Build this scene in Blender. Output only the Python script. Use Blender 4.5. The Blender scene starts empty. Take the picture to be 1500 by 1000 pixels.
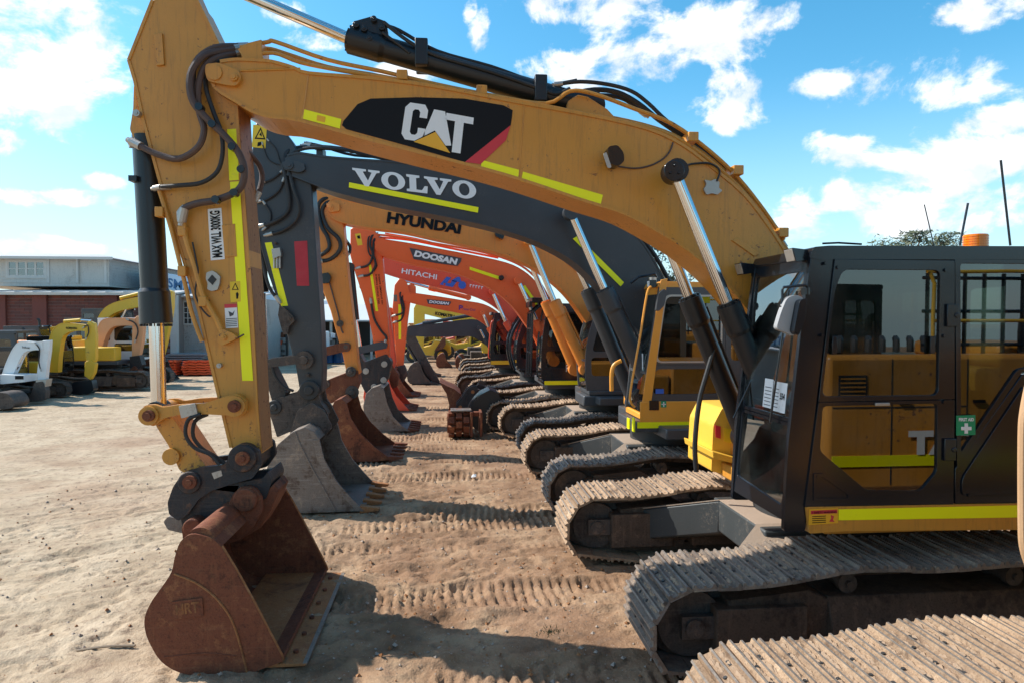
import bpy, bmesh, math, random
import numpy as np
from mathutils import Vector, Matrix
from mathutils.geometry import tessellate_polygon
random.seed(7)
R = math.radians
S = bpy.context.scene
COL = S.collection

# ------------------------------------------------------------------ camera, sky, sun, exposure
CAM_H = 2.8
YAW, PITCH = R(5.2), R(1.72)
cam_d = bpy.data.cameras.new('camera')
cam = bpy.data.objects.new('camera', cam_d); COL.objects.link(cam)
cam.location = (0, 0, CAM_H)
cam.rotation_euler = (R(90) - PITCH, 0, -YAW)
cam_d.sensor_width = 36; cam_d.lens = 24.0
cam_d.clip_start = 0.05; cam_d.clip_end = 3000
S.camera = cam

SUN_AZ = R(-70)      # measured from +Y towards +X: the sun stands left and a little beyond
SUN_EL = R(43)
sun_dir = Vector((math.sin(SUN_AZ) * math.cos(SUN_EL), math.cos(SUN_AZ) * math.cos(SUN_EL), math.sin(SUN_EL)))
sd = bpy.data.lights.new('sun', 'SUN'); sd.energy = 4.4; sd.angle = R(0.53); sd.color = (1, .955, .88)
so = bpy.data.objects.new('sun', sd); COL.objects.link(so)
so.rotation_euler = (-sun_dir).to_track_quat('-Z', 'Y').to_euler()
so.location = (-20, 10, 30)

S.view_settings.view_transform = 'Standard'
S.view_settings.look = 'None'
S.view_settings.exposure = 0.62
S.view_settings.gamma = 1
S.view_settings.use_curve_mapping = False

# the camera's rays, used to read real positions off the photograph at a known distance
_F = Vector((math.sin(YAW) * math.cos(PITCH), math.cos(YAW) * math.cos(PITCH), -math.sin(PITCH)))
_Rt = Vector((math.cos(YAW), -math.sin(YAW), 0))
_U = _Rt.cross(_F)
def ray(px, py):
    return _F + _Rt * ((px - 750) / 1000.0) - _U * ((py - 500) / 1000.0)
def W(px, py, Y):
    d = ray(px, py); t = Y / d.y
    return (d.x * t, CAM_H + d.z * t)
def P(Y, pts): return [W(a, b, Y) for a, b in pts]
def G(px, py):
    d = ray(px, py); t = -CAM_H / d.z
    return (d.x * t, d.y * t)

# ------------------------------------------------------------------ node helper
class NT:
    def __init__(s, tree): s.t = tree; s.n = tree.nodes; s.l = tree.links
    def new(s, typ, **kw):
        n = s.n.new(typ)
        for k, v in kw.items():
            if k == 'inp':
                for i, x in v.items():
                    if isinstance(x, bpy.types.NodeSocket): s.l.new(x, n.inputs[i])
                    else: n.inputs[i].default_value = x
            else: setattr(n, k, v)
        return n
    def math(s, op, a, b=None, c=None, clamp=False):
        d = {0: a}
        if b is not None: d[1] = b
        if c is not None: d[2] = c
        n = s.new('ShaderNodeMath', operation=op, use_clamp=clamp, inp=d); return n.outputs[0]
    def noise(s, vec, scale, detail=5, rough=.55, dist=0.0):
        n = s.new('ShaderNodeTexNoise', inp={'Vector': vec, 'Scale': scale, 'Detail': detail, 'Roughness': rough, 'Distortion': dist}); return n.outputs['Fac']
    def ramp(s, fac, stops, interp='LINEAR'):
        n = s.new('ShaderNodeValToRGB', inp={0: fac}); cr = n.color_ramp; cr.interpolation = interp
        while len(cr.elements) < len(stops): cr.elements.new(.5)
        for e, (p, c) in zip(cr.elements, stops):
            e.position = p; e.color = tuple(c) + (1,) if len(c) == 3 else c
        return n.outputs[0]
    def mix(s, fac, a, b, blend='MIX'):
        n = s.new('ShaderNodeMix', data_type='RGBA', blend_type=blend)
        for i, x in ((0, fac), (6, a), (7, b)):
            if isinstance(x, bpy.types.NodeSocket): s.l.new(x, n.inputs[i])
            else: n.inputs[i].default_value = (tuple(x) + (1,) if hasattr(x, '__len__') and len(x) == 3 else x)
        return n.outputs[2]
    def step(s, v, a, b):
        n = s.new('ShaderNodeMapRange', interpolation_type='SMOOTHSTEP', inp={0: v, 1: a, 2: b, 3: 0.0, 4: 1.0}); return n.outputs[0]

# ------------------------------------------------------------------ world
world = bpy.data.worlds.new('World'); S.world = world; world.use_nodes = True
w = NT(world.node_tree); w.n.clear()
sky = w.new('ShaderNodeTexSky', sky_type='NISHITA', sun_disc=False, sun_elevation=SUN_EL, sun_rotation=SUN_AZ,
            altitude=0, air_density=1.0, dust_density=.6, ozone_density=2.2)
tc = w.new('ShaderNodeTexCoord')
sep = w.new('ShaderNodeSeparateXYZ', inp={0: tc.outputs['Generated']})
az = w.math('ARCTAN2', sep.outputs[0], sep.outputs[1])
el = w.math('ARCSINE', sep.outputs[2])
azel = w.new('ShaderNodeCombineXYZ', inp={0: az, 1: w.math('MULTIPLY', el, 1.35), 2: 0.0}).outputs[0]
n1 = w.noise(azel, 9, 9, .62, .3)
azup = w.new('ShaderNodeVectorMath', operation='ADD', inp={0: azel, 1: (-.018, .034, 0)}).outputs[0]
n1b = w.noise(azup, 9, 6, .6, .3)
n2 = w.noise(azel, 30, 6, .6)
skycol = w.new('ShaderNodeHueSaturation', inp={'Hue': .480, 'Saturation': 1.34, 'Value': 1.0, 'Color': sky.outputs[0]}).outputs[0]
clouds = [(60, 40, 150, 75), (20, 125, 110, 62), (5, 208, 34, 20), (80, 291, 60, 13), (165, 268, 30, 11), (180, 299, 26, 12), (90, 362, 80, 15),
          (705, 45, 20, 40), (690, 12, 16, 22), (855, 12, 120, 38), (1050, 45, 105, 42), (1130, 28, 50, 26), (590, 95, 80, 30), (900, 105, 120, 48), (820, 98, 60, 26), (1070, 152, 78, 42),
          (1350, 115, 100, 46), (1440, 118, 62, 30), (1200, 125, 60, 18), (1300, 220, 110, 32), (1400, 240, 130, 52), (1230, 290, 110, 34),
          (1380, 305, 170, 40), (1450, 14, 80, 26), (1180, 335, 80, 26), (1460, 180, 60, 24), (470, 60, 50, 16), (420, 20, 40, 20)]
acc = None
for (px, py, rx, ry) in clouds:
    d = ray(px, py).normalized()
    ca, ce = math.atan2(d.x, d.y), math.asin(d.z)
    u = w.math('DIVIDE', w.math('SUBTRACT', az, ca), rx / 1000.0 * 1.04)
    v = w.math('DIVIDE', w.math('SUBTRACT', el, ce), ry / 1000.0 * 1.04)
    q = w.math('SUBTRACT', 1.0, w.math('SQRT', w.math('ADD', w.math('MULTIPLY', u, u), w.math('MULTIPLY', v, v))))
    acc = q if acc is None else w.math('MAXIMUM', acc, q)
# scattered clouds over the rest of the sky, away from the ones placed above
far = w.step(w.math('ABSOLUTE', w.math('SUBTRACT', az, YAW)), .75, 1.0)
far = w.math('MAXIMUM', far, w.step(el, .5, .75))
gen = w.math('SUBTRACT', w.math('MULTIPLY', w.step(w.noise(azel, 2.6, 3, .5), .42, .68), 1.3), .75)
gen = w.math('ADD', w.math('MULTIPLY', far, w.math('ADD', gen, 1.0)), -1.0)
acc = w.math('MINIMUM', w.math('MAXIMUM', w.math('MAXIMUM', acc, -1.0), gen), .55)
dens = w.math('ADD', acc, w.math('MULTIPLY', w.math('SUBTRACT', n1, .56), 3.5))
dens = w.math('ADD', dens, w.math('MULTIPLY', w.math('SUBTRACT', n2, .5), .8))
cm = w.step(dens, -.08, .50)
core = w.step(dens, .25, 1.15)
low = w.noise(azel, 14, 4, .5)
sh = w.step(w.math('SUBTRACT', n1b, n1), -.07, .10)
cc = w.mix(w.math('ADD', w.math('MULTIPLY', sh, .75), w.math('MULTIPLY', w.math('MULTIPLY', core, w.step(low, .38, .62)), .25)), (5.6, 5.65, 5.7), (3.7, 4.05, 4.5))
haze_b = w.step(el, .34, -.02)
sky2 = w.mix(w.math('MULTIPLY', haze_b, .75), skycol, (3.0, 4.5, 5.2))
skyf = w.mix(w.math('MULTIPLY', cm, .93), sky2, cc)
bg = w.new('ShaderNodeBackground', inp={0: skyf, 1: .148})
wo = w.new('ShaderNodeOutputWorld', inp={0: bg.outputs[0]})
world.cycles.sampling_method = 'MANUAL'; world.cycles.sample_map_resolution = 512

# ------------------------------------------------------------------ materials
MATS = {}
def lin(c): return tuple(((x / 255.0) / 12.92 if x / 255.0 <= .04045 else ((x / 255.0 + .055) / 1.055) ** 2.4) for x in c)
def paint(name, rgb, rough=.38, dirt=.35, dcol=(.33, .25, .18), metal=0.0, vary=.25, bump=.15, scale=3.0, chip=None, chipamt=.0, spec=.5, streak=0.0):
    m = bpy.data.materials.new(name); m.use_nodes = True; t = NT(m.node_tree)
    b = t.n['Principled BSDF']
    tcn = t.new('ShaderNodeTexCoord').outputs['Object']
    big = t.noise(tcn, scale * .6, 4, .6)
    fine = t.noise(tcn, scale * 14, 6, .65)
    c1 = tuple(x * (1 - vary) for x in rgb); c2 = tuple(min(1, x * (1 + vary * .6)) for x in rgb)
    base = t.mix(big, c1, c2)
    msk = t.step(t.math('ADD', t.math('MULTIPLY', big, .6), t.math('MULTIPLY', fine, .55)), .66 - .10 * dirt, .82 - .1 * dirt)
    col = t.mix(t.math('MULTIPLY', msk, dirt), base, dcol)
    if streak:
        mp = t.new('ShaderNodeMapping', inp={0: tcn, 3: (9, 9, .7)}).outputs[0]
        st = t.step(t.noise(mp, 3, 6, .72), .50, .66)
        col = t.mix(t.math('MULTIPLY', st, streak), col, tuple(x * .45 for x in dcol))
    rg = t.math('ADD', rough, t.math('MULTIPLY', msk, .35 * dirt), clamp=True)
    if chip:
        ch = t.step(t.math('ADD', t.math('MULTIPLY', t.noise(tcn, scale * 5, 8, .72), .7), t.math('MULTIPLY', big, .3)), .62 - chipamt * .25, .66 - chipamt * .22)
        col = t.mix(ch, col, chip); rg = t.math('MAXIMUM', rg, t.math('MULTIPLY', ch, .8))
    t.l.new(col, b.inputs['Base Color']); t.l.new(rg, b.inputs['Roughness'])
    b.inputs['Metallic'].default_value = metal
    b.inputs['Specular IOR Level'].default_value = spec
    if bump:
        bp = t.new('ShaderNodeBump', inp={'Strength': bump, 'Distance': .01, 'Height': t.math('ADD', fine, t.math('MULTIPLY', msk, .4))})
        t.l.new(bp.outputs[0], b.inputs['Normal'])
    MATS[name] = m; return m
RUST = (.16, .065, .035)
def rust(name, dark, mid, light, rough=.72, scale=2.2, bump=.6, scratch=None, metal=0.0, amt=.5, var=0):
    m = bpy.data.materials.new(name); m.use_nodes = True; t = NT(m.node_tree); b = t.n['Principled BSDF']
    c = t.new('ShaderNodeTexCoord').outputs['Object']
    rn = t.new('ShaderNodeObjectInfo').outputs['Random']
    c = t.new('ShaderNodeVectorMath', operation='ADD', inp={0: c, 1: t.new('ShaderNodeCombineXYZ', inp={0: t.math('MULTIPLY', rn, 37.0), 1: t.math('MULTIPLY', rn, 11.0), 2: 0.0}).outputs[0]}).outputs[0]
    n0 = t.noise(c, scale, 8, .68, .4); n1_ = t.noise(c, scale * 7, 7, .7); n2_ = t.noise(c, scale * 30, 5, .65)
    f = t.math('ADD', t.math('MULTIPLY', n0, .62), t.math('MULTIPLY', n1_, .38))
    col = t.ramp(f, [(.39, dark), (.475, mid), (.54, mid), (.63, light)])
    col = t.mix(t.math('MULTIPLY', t.step(n2_, .48, .66), .5), col, dark)
    if var: col = t.mix(t.math('MULTIPLY', rn, var), col, dark)
    mp = t.new('ShaderNodeMapping', inp={0: c, 3: (6, 6, .6)}).outputs[0]
    st = t.step(t.noise(mp, 2.4, 6, .7), .5, .72)
    col = t.mix(t.math('MULTIPLY', st, .35), col, light)
    if scratch:
        mp2 = t.new('ShaderNodeMapping', inp={0: c, 2: (0, R(35), 0), 3: (1.0, 1.0, 16)}).outputs[0]
        sc = t.math('MULTIPLY', t.step(t.noise(mp2, 2.2, 7, .72), .54, .66), amt)
        col = t.mix(sc, col, scratch)
    t.l.new(col, b.inputs['Base Color']); b.inputs['Metallic'].default_value = metal; b.inputs['Specular IOR Level'].default_value = .25
    t.l.new(t.math('ADD', rough - .15, t.math('MULTIPLY', n1_, .35), clamp=True), b.inputs['Roughness'])
    bp = t.new('ShaderNodeBump', inp={'Strength': bump, 'Distance': .012, 'Height': t.math('ADD', n1_, t.math('MULTIPLY', n2_, .5))})
    t.l.new(bp.outputs[0], b.inputs['Normal']); return m
cat_yellow = paint('ochre yellow paint', (.61, .262, .036), .36, .4, (.38, .19, .07), chip=(.19, .08, .04), chipamt=.13, vary=.18, streak=.26)
cat_worn = paint('worn ochre paint with rust', (.61, .268, .038), .42, .45, (.32, .16, .07), chip=(.17, .07, .035), chipamt=.20, vary=.2, streak=.25, scale=3.5)
cat_rust = paint('rust stained ochre edge', (.34, .15, .05), .55, .6, (.22, .10, .05), chip=(.14, .055, .03), chipamt=.3, vary=.3, streak=.4, scale=3.5)
volvo_grey = paint('dark grey paint', (.040, .044, .050), .42, .35, (.12, .11, .10), chip=(.11, .07, .045), chipamt=.02, vary=.3)
volvo_yel = paint('warm yellow orange paint', (.80, .33, .04), .4, .25, (.45, .28, .14), vary=.12)
hy_orange = paint('amber orange paint', (.80, .25, .035), .42, .4, (.40, .20, .10), chip=(.16, .07, .04), chipamt=.07, vary=.15, streak=.15)
doo_orange = paint('vermilion orange paint', (.86, .13, .025), .40, .25, (.36, .15, .09), chip=(.20, .07, .04), chipamt=.06, vary=.15)
hit_orange = paint('red orange paint', (.78, .085, .035), .40, .25, (.36, .15, .09), chip=(.20, .07, .04), chipamt=.06, vary=.15)
kom_yellow = paint('bright yellow paint', (.80, .46, .03), .42, .35, (.42, .28, .14), chip=(.20, .09, .05), chipamt=.06, vary=.15)
tool_yel = paint('clean yellow paint', (.80, .46, .05), .42, .35, (.45, .28, .12), vary=.12)
faded_or = paint('faded apricot paint', (.76, .35, .16), .5, .3, (.45, .3, .2), vary=.12)
white_p = paint('white paint', (.74, .75, .74), .4, .3, (.45, .38, .30), vary=.08)
black_p = paint('black cab paint', (.0075, .0105, .0155), .22, .08, (.08, .08, .08), vary=.3, bump=.05)
grey_p = paint('charcoal cab paint', (.06, .063, .068), .4, .4, (.17, .15, .13), vary=.2)
cyl_black = paint('black cylinder paint', (.009, .011, .014), .34, .15, (.10, .085, .07), vary=.3)
hitch_dark = rust('greasy dark steel', (.018, .018, .022), (.040, .037, .038), (.15, .075, .045), rough=.45, scratch=(.13, .10, .08), amt=.3)
rust_m = rust('rusty steel', (.070, .026, .016), (.19, .062, .032), (.32, .135, .06), scratch=(.28, .15, .09), amt=.18)
rust_floor = rust('orange rust', (.17, .065, .028), (.34, .145, .055), (.44, .24, .12), scratch=(.16, .07, .04), amt=.35)
steel_b = rust('scoured grey bucket steel', (.10, .068, .052), (.20, .168, .145), (.33, .26, .20), rough=.5, scratch=(.36, .33, .30), metal=.2, amt=.5)
steel_d = rust('dark weathered steel', (.035, .027, .024), (.085, .068, .058), (.19, .13, .095), rough=.55, scratch=(.15, .12, .10), amt=.3)
shoe_lit = rust('dirt caked track steel in sunlit tone', (.14, .088, .056), (.42, .285, .18), (.58, .42, .28), rough=.8, scale=2.6, bump=1.0, scratch=(.22, .15, .11), amt=.5, var=.55)  # paler for the sunlit tracks: light put into the dirt tone, shaded tracks darker
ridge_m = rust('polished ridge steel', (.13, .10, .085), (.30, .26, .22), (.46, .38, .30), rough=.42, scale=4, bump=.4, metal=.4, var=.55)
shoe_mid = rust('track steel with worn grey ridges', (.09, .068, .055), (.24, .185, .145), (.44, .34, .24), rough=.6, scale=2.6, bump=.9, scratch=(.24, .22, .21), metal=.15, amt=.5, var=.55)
shoe_dk = rust('dark track steel', (.05, .04, .034), (.12, .095, .078), (.28, .21, .15), rough=.6, scale=3.2, bump=.9, var=.55)  # darker copy; near-side tracks get the cabs' shade put into this tone
under = rust('undercarriage steel with dried mud', (.035, .024, .019), (.095, .065, .047), (.21, .14, .095), rough=.75)
carb_m = paint('grey green carbody paint with dust', (.042, .046, .046), .55, .5, (.30, .23, .17), vary=.25)
carb_top = paint('dust caked plate', (.36, .27, .20), .85, .7, (.44, .33, .24), vary=.2, bump=.5)
rubber = paint('black rubber hose', (.018, .017, .017), .55, .5, (.10, .075, .06), vary=.3, scale=8)
hose_br = paint('dusty brown sleeved hose', (.085, .05, .04), .6, .5, (.16, .10, .07), vary=.3, scale=8)
hi_yel = paint('fluorescent yellow tape', (.98, .93, .0), .45, .3, (.6, .55, .1), vary=.05, bump=0)
white_d = paint('white decal', (.80, .80, .79), .5, .4, (.5, .45, .4), vary=.04, bump=0)
black_d = paint('black decal', (.006, .006, .008), .5, .05, (.05, .05, .05), vary=.1, bump=0, spec=.2)
red_d = paint('red decal', (.62, .03, .045), .4, .2, (.35, .1, .1), vary=.1, bump=0)
gold_d = paint('golden decal', (.85, .42, .02), .4, .1, (.5, .3, .1), vary=.05, bump=0)
blue_d = paint('blue decal', (.02, .12, .5), .4, .1, (.1, .2, .4), vary=.05, bump=0)
navy_d = paint('slate blue sign paint', (.035, .13, .28), .5, .2, (.3, .35, .4), vary=.1, bump=0)
green_d = paint('green decal', (.0, .28, .12), .4, .05, (.1, .3, .2), vary=.05, bump=0)
warn_y = paint('warning label yellow', (.80, .52, .02), .5, .25, (.4, .3, .1), vary=.05, bump=0)
tagred = paint('scuffed red label', (.50, .02, .035), .5, .6, (.25, .08, .08), vary=.3, bump=0, scale=10)
grey_d = paint('grey plate decal', (.05, .055, .065), .5, .1, (.1, .1, .1), vary=.1, bump=0)
purple_d = paint('purple decal', (.10, .02, .20), .5, .1, (.2, .1, .2), vary=.1, bump=0)
chrome = paint('chromed rod', (.72, .70, .68), .12, .12, (.4, .33, .25), metal=1.0, vary=.05, bump=.02)
rail_m = paint('scuffed tan rail paint', (.50, .30, .16), .5, .4, (.35, .2, .12), vary=.2)
mirror_m = paint('grey mirror shell', (.34, .35, .36), .4, .4, (.3, .26, .22), vary=.15)
alu = paint('cast aluminium', (.45, .42, .38), .45, .5, (.30, .22, .15), metal=.7, vary=.2)
seat_m = paint('dark seat cloth', (.055, .055, .055), .85, .4, (.12, .1, .09), vary=.3)
lining = paint('beige grey cab lining', (.17, .15, .12), .8, .3, (.2, .17, .13), vary=.15)
amber_m = paint('amber lens', (.85, .22, .01), .2, .1, (.5, .2, .05), vary=.1, bump=0)
wood_m = paint('dry timber', (.30, .22, .15), .8, .4, (.2, .15, .1), vary=.3, bump=.4)
orange_b = paint('orange barrier plastic', (.80, .11, .03), .5, .35, (.5, .25, .15), vary=.15)
sheet_m = paint('grey galvanised sheets', (.34, .36, .38), .4, .3, (.3, .28, .25), metal=.4, vary=.2)
blue_m = paint('blue drum plastic', (.03, .16, .45), .45, .3, (.25, .25, .25), vary=.15)
roof_m = paint('pale sheet roofing', (.50, .48, .46), .55, .45, (.36, .31, .27), vary=.12, scale=1)
canopy_m = paint('white shade roof', (.52, .53, .52), .6, .4, (.4, .38, .34), vary=.12, scale=.6)
board_m = paint('weathered cream weatherboard', (.56, .53, .48), .75, .5, (.24, .21, .18), vary=.15, scale=1.2, streak=.25)
boardg_m = paint('peeling grey weatherboard', (.44, .41, .38), .8, .7, (.17, .15, .13), vary=.25, scale=1.2, streak=.35)
trim_m = paint('dirty white trim', (.55, .53, .49), .6, .4, (.35, .3, .26), vary=.1)
sign_m = paint('pale blue sign board', (.50, .60, .70), .55, .3, (.45, .45, .45), vary=.08, scale=1)
brick_a = paint('dark red brick', (.17, .055, .045), .85, .5, (.11, .05, .045), vary=.35, scale=1.5, bump=.3)
brick_b = paint('brown red brick', (.13, .05, .045), .85, .5, (.2, .08, .06), vary=.35, scale=1.5, bump=.3)
mortar_m = paint('grey mortar', (.24, .20, .18), .9, .4, (.15, .12, .1), vary=.2)
bark_m = paint('eucalypt bark', (.30, .24, .19), .9, .4, (.15, .11, .09), vary=.3)
clod_m = paint('dried mud clod', (.36, .25, .165), .95, .6, (.28, .18, .11), vary=.3, scale=6, bump=.4)
leaf_m = paint('grey green leaves', (.085, .10, .045), .6, .3, (.12, .12, .07), vary=.35, bump=0)
leaf_d = paint('dark olive leaves', (.05, .07, .03), .6, .3, (.08, .08, .04), vary=.35, bump=0)
dark_m = paint('near black metal', (.03, .03, .03), .6, .3, (.1, .08, .07), vary=.3)  # near-black, for metal parts, slots and dark backings
pebble_m = paint('pale pebble', (.38, .30, .24), .9, .4, (.28, .20, .15), vary=.3)

def glass(name, tint, refl=.06):
    m = bpy.data.materials.new(name); m.use_nodes = True; t = NT(m.node_tree); t.n.clear()
    tr = t.new('ShaderNodeBsdfTransparent', inp={0: tint + (1,)})
    gl = t.new('ShaderNodeBsdfGlossy', inp={0: (.95, .97, 1, 1), 1: .012})
    fr = t.new('ShaderNodeFresnel', inp={0: 1.52})
    f2 = t.math('ADD', t.math('MULTIPLY', fr.outputs[0], 1.35), refl, clamp=True)
    dn = t.new('ShaderNodeBsdfDiffuse', inp={0: (.35, .32, .27, 1)})
    tcn = t.new('ShaderNodeTexCoord').outputs['Object']
    dust = t.math('MULTIPLY', t.step(t.noise(tcn, 2.5, 6, .6), .35, .8), .07)
    mx = t.new('ShaderNodeMixShader', inp={0: f2, 1: tr.outputs[0], 2: gl.outputs[0]})
    m2 = t.new('ShaderNodeMixShader', inp={0: dust, 1: mx.outputs[0], 2: dn.outputs[0]})
    t.new('ShaderNodeOutputMaterial', inp={0: m2.outputs[0]})
    return m
glass_cab = glass('tinted cab glass', (.22, .27, .23), .035)
glass_dk = glass('dark cab glass', (.13, .16, .14), .05)
glass_front = glass('windscreen glass', (.84, .95, .88), .12)
glass_low = glass('dark lower door glass', (.16, .18, .13), .10)
glass_win = glass('old window glass', (.25, .28, .28), .15)

# ------------------------------------------------------------------ mesh builder
ORG = Vector((0, 0, 0)); FLIP = False; SC = 1.0
def setorg(v):
    global ORG, FLIP, SC
    ORG = Vector(v); FLIP = False; SC = 1.0
def flip(on):
    global FLIP
    FLIP = on
def setscale(k):
    global SC
    SC = k
def loc_of(x, y, z): return ((x - ORG.x) * SC, (y - ORG.y) * SC, (z - ORG.z) * SC)
class MB:
    def __init__(s): s.v = []; s.f = []; s.mi = []; s.cur = 0; s.marks = []
    def mark(s): s.marks.append((len(s.v), len(s.f))); return s
    def add(s, vs, fs):
        o = len(s.v); s.v += [tuple(q) for q in vs]
        for f in fs: s.f.append([i + o for i in f]); s.mi.append(s.cur)
        return s
    def prism(s, poly, y0, y1, mp=None):
        """poly of (x,z) extruded from y0 to y1 (or via mp(a,b,c))"""
        if mp is None: mp = lambda a, b, c: (a, c, b)
        n = len(poly)
        area = sum(poly[i][0] * poly[(i + 1) % n][1] - poly[(i + 1) % n][0] * poly[i][1] for i in range(n))
        if area < 0: poly = poly[::-1]
        vs = [mp(a, b, y0) for a, b in poly] + [mp(a, b, y1) for a, b in poly]
        fs = [[i, (i + 1) % n, (i + 1) % n + n, i + n][::-1] for i in range(n)]
        tri = tessellate_polygon([[Vector((a, b, 0)) for a, b in poly]])
        for t in tri:
            a, b, c = t
            A = Vector(poly[a]); B = Vector(poly[b]); Cc = Vector(poly[c])
            if (B - A).cross(Cc - A) < 0: a, c = c, a
            fs.append([a, b, c]); fs.append([c + n, b + n, a + n])
        return s.add(vs, fs)
    def box(s, x0, x1, y0, y1, z0, z1):
        vs = [(x, y, z) for z in (z0, z1) for y in (y0, y1) for x in (x0, x1)]
        return s.add(vs, [[0, 2, 3, 1], [4, 5, 7, 6], [0, 1, 5, 4], [2, 6, 7, 3], [0, 4, 6, 2], [1, 3, 7, 5]])
    def hexa(s, b4, t4):
        return s.add(list(b4) + list(t4), [[3, 2, 1, 0], [4, 5, 6, 7], [0, 1, 5, 4], [1, 2, 6, 5], [2, 3, 7, 6], [3, 0, 4, 7]])
    def cyl(s, p0, p1, r, r1=None, n=18, caps=True):
        p0 = Vector(p0); p1 = Vector(p1); r1 = r if r1 is None else r1
        d = (p1 - p0).normalized(); a = d.orthogonal().normalized(); b = d.cross(a)
        vs = []
        for (p, rr) in ((p0, r), (p1, r1)):
            for i in range(n):
                t = 2 * math.pi * i / n; vs.append(p + (a * math.cos(t) + b * math.sin(t)) * rr)
        fs = [[i, (i + 1) % n, (i + 1) % n + n, i + n] for i in range(n)]
        if caps: fs += [list(range(n))[::-1], list(range(n, 2 * n))]
        return s.add(vs, fs)
    def ycyl(s, x, z, y0, y1, r, r1=None, n=20): return s.cyl((x, y0, z), (x, y1, z), r, r1, n)
    def tube(s, pts, r, n=8, smooth=4):
        pts = [Vector(p) for p in pts]
        if smooth > 1 and len(pts) > 2: pts = cat3(pts, smooth)
        vs = []; m = len(pts); a = None
        for i, p in enumerate(pts):
            d = (pts[min(i + 1, m - 1)] - pts[max(i - 1, 0)]).normalized()
            a = d.orthogonal().normalized() if a is None else (a - d * a.dot(d)).normalized()
            b = d.cross(a)
            for k in range(n):
                t = 2 * math.pi * k / n; vs.append(p + (a * math.cos(t) + b * math.sin(t)) * r)
        fs = [[i * n + k, i * n + (k + 1) % n, (i + 1) * n + (k + 1) % n, (i + 1) * n + k] for i in range(m - 1) for k in range(n)]
        fs += [list(range(n))[::-1], list(range((m - 1) * n, m * n))]
        return s.add(vs, fs)
    def ring(s, outer, inner, y0, y1, mp=None):
        """flat frame between an outer and an inner star-shaped outline"""
        if mp is None: mp = lambda a, b, c: (a, c, b)
        cx = sum(p[0] for p in inner) / len(inner); cy = sum(p[1] for p in inner) / len(inner)
        angs = sorted(set([round(math.atan2(p[1] - cy, p[0] - cx), 5) for p in list(outer) + list(inner)]))
        def hit(poly, t):
            dx, dy = math.cos(t), math.sin(t); best = None
            for i in range(len(poly)):
                x1, y1_ = poly[i]; x2, y2 = poly[(i + 1) % len(poly)]
                ex, ey = x2 - x1, y2 - y1_; den = dx * ey - dy * ex
                if abs(den) < 1e-9: continue
                k = ((x1 - cx) * ey - (y1_ - cy) * ex) / den
                u = ((x1 - cx) * dy - (y1_ - cy) * dx) / den
                if k > 0 and -1e-4 <= u <= 1.0001 and (best is None or k > best): best = k
            best = best or .01
            return (cx + dx * best, cy + dy * best)
        o = [hit(outer, t) for t in angs]; i_ = [hit(inner, t) for t in angs]; n = len(angs)
        vs = [mp(a, b, y0) for a, b in o] + [mp(a, b, y0) for a, b in i_] + [mp(a, b, y1) for a, b in o] + [mp(a, b, y1) for a, b in i_]
        fs = []
        for k in range(n):
            j = (k + 1) % n
            fs += [[k, j, n + j, n + k], [2 * n + k, 3 * n + k, 3 * n + j, 2 * n + j], [k, 2 * n + k, 2 * n + j, j], [n + k, n + j, 3 * n + j, 3 * n + k]]
        return s.add(vs, fs)
    def mesh(s, name, mats, local=True):
        me = bpy.data.meshes.new(name)
        o = ORG if local else Vector((0, 0, 0))
        if not local: q = s.v
        elif FLIP: q = [(o.x - a, o.y - b, c - o.z) for a, b, c in s.v]
        else: q = [((a - o.x) * SC, (b - o.y) * SC, (c - o.z) * SC) for a, b, c in s.v]
        me.from_pydata(q, [], s.f)
        for m in (mats if isinstance(mats, (list, tuple)) else [mats]): me.materials.append(m)
        me.polygons.foreach_set('material_index', s.mi)
        me.polygons.foreach_set('use_smooth', [True] * len(me.polygons))
        me.update()
        bm = bmesh.new(); bm.from_mesh(me); bmesh.ops.recalc_face_normals(bm, faces=bm.faces); bm.to_mesh(me); bm.free()
        try: me.set_sharp_from_angle(angle=R(35))
        except Exception: pass
        return me
    def build(s, name, mats, parent=None, bevel=0, label=None, kind=None):
        if len(s.marks) > 1:
            ob = None; mk = [(0, 0)] + s.marks + [(len(s.v), len(s.f))]
            for (v0, f0), (v1, f1) in zip(mk[:-1], mk[1:]):
                if v1 == v0: continue
                q = MB(); q.v = s.v[v0:v1]; q.f = [[i - v0 for i in f] for f in s.f[f0:f1]]; q.mi = s.mi[f0:f1]
                ob = q.build(name, mats, parent, bevel, label, kind)
            return ob
        ob = bpy.data.objects.new(name, s.mesh(name, mats)); COL.objects.link(ob)
        if parent is not None: ob.parent = parent
        else: ob.location = ORG
        if bevel:
            b = ob.modifiers.new('bevel', 'BEVEL'); b.width = bevel; b.segments = 2; b.limit_method = 'ANGLE'; b.angle_limit = R(40); b.harden_normals = False
        if label: ob['label'] = label
        if kind: ob['kind'] = kind
        return ob
def cat3(pts, k):
    out = []
    n = len(pts)
    for i in range(n - 1):
        p0 = pts[max(i - 1, 0)]; p1 = pts[i]; p2 = pts[i + 1]; p3 = pts[min(i + 2, n - 1)]
        for j in range(k):
            t = j / k
            out.append(.5 * ((2 * p1) + (p2 - p0) * t + (2 * p0 - 5 * p1 + 4 * p2 - p3) * t * t + (3 * p1 - p0 - 3 * p2 + p3) * t ** 3))
    out.append(pts[-1]); return out
def sm(pts, k=3):
    return [(v.x, v.y) for v in cat3([Vector((a, b)) for a, b in pts], k)]
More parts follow.
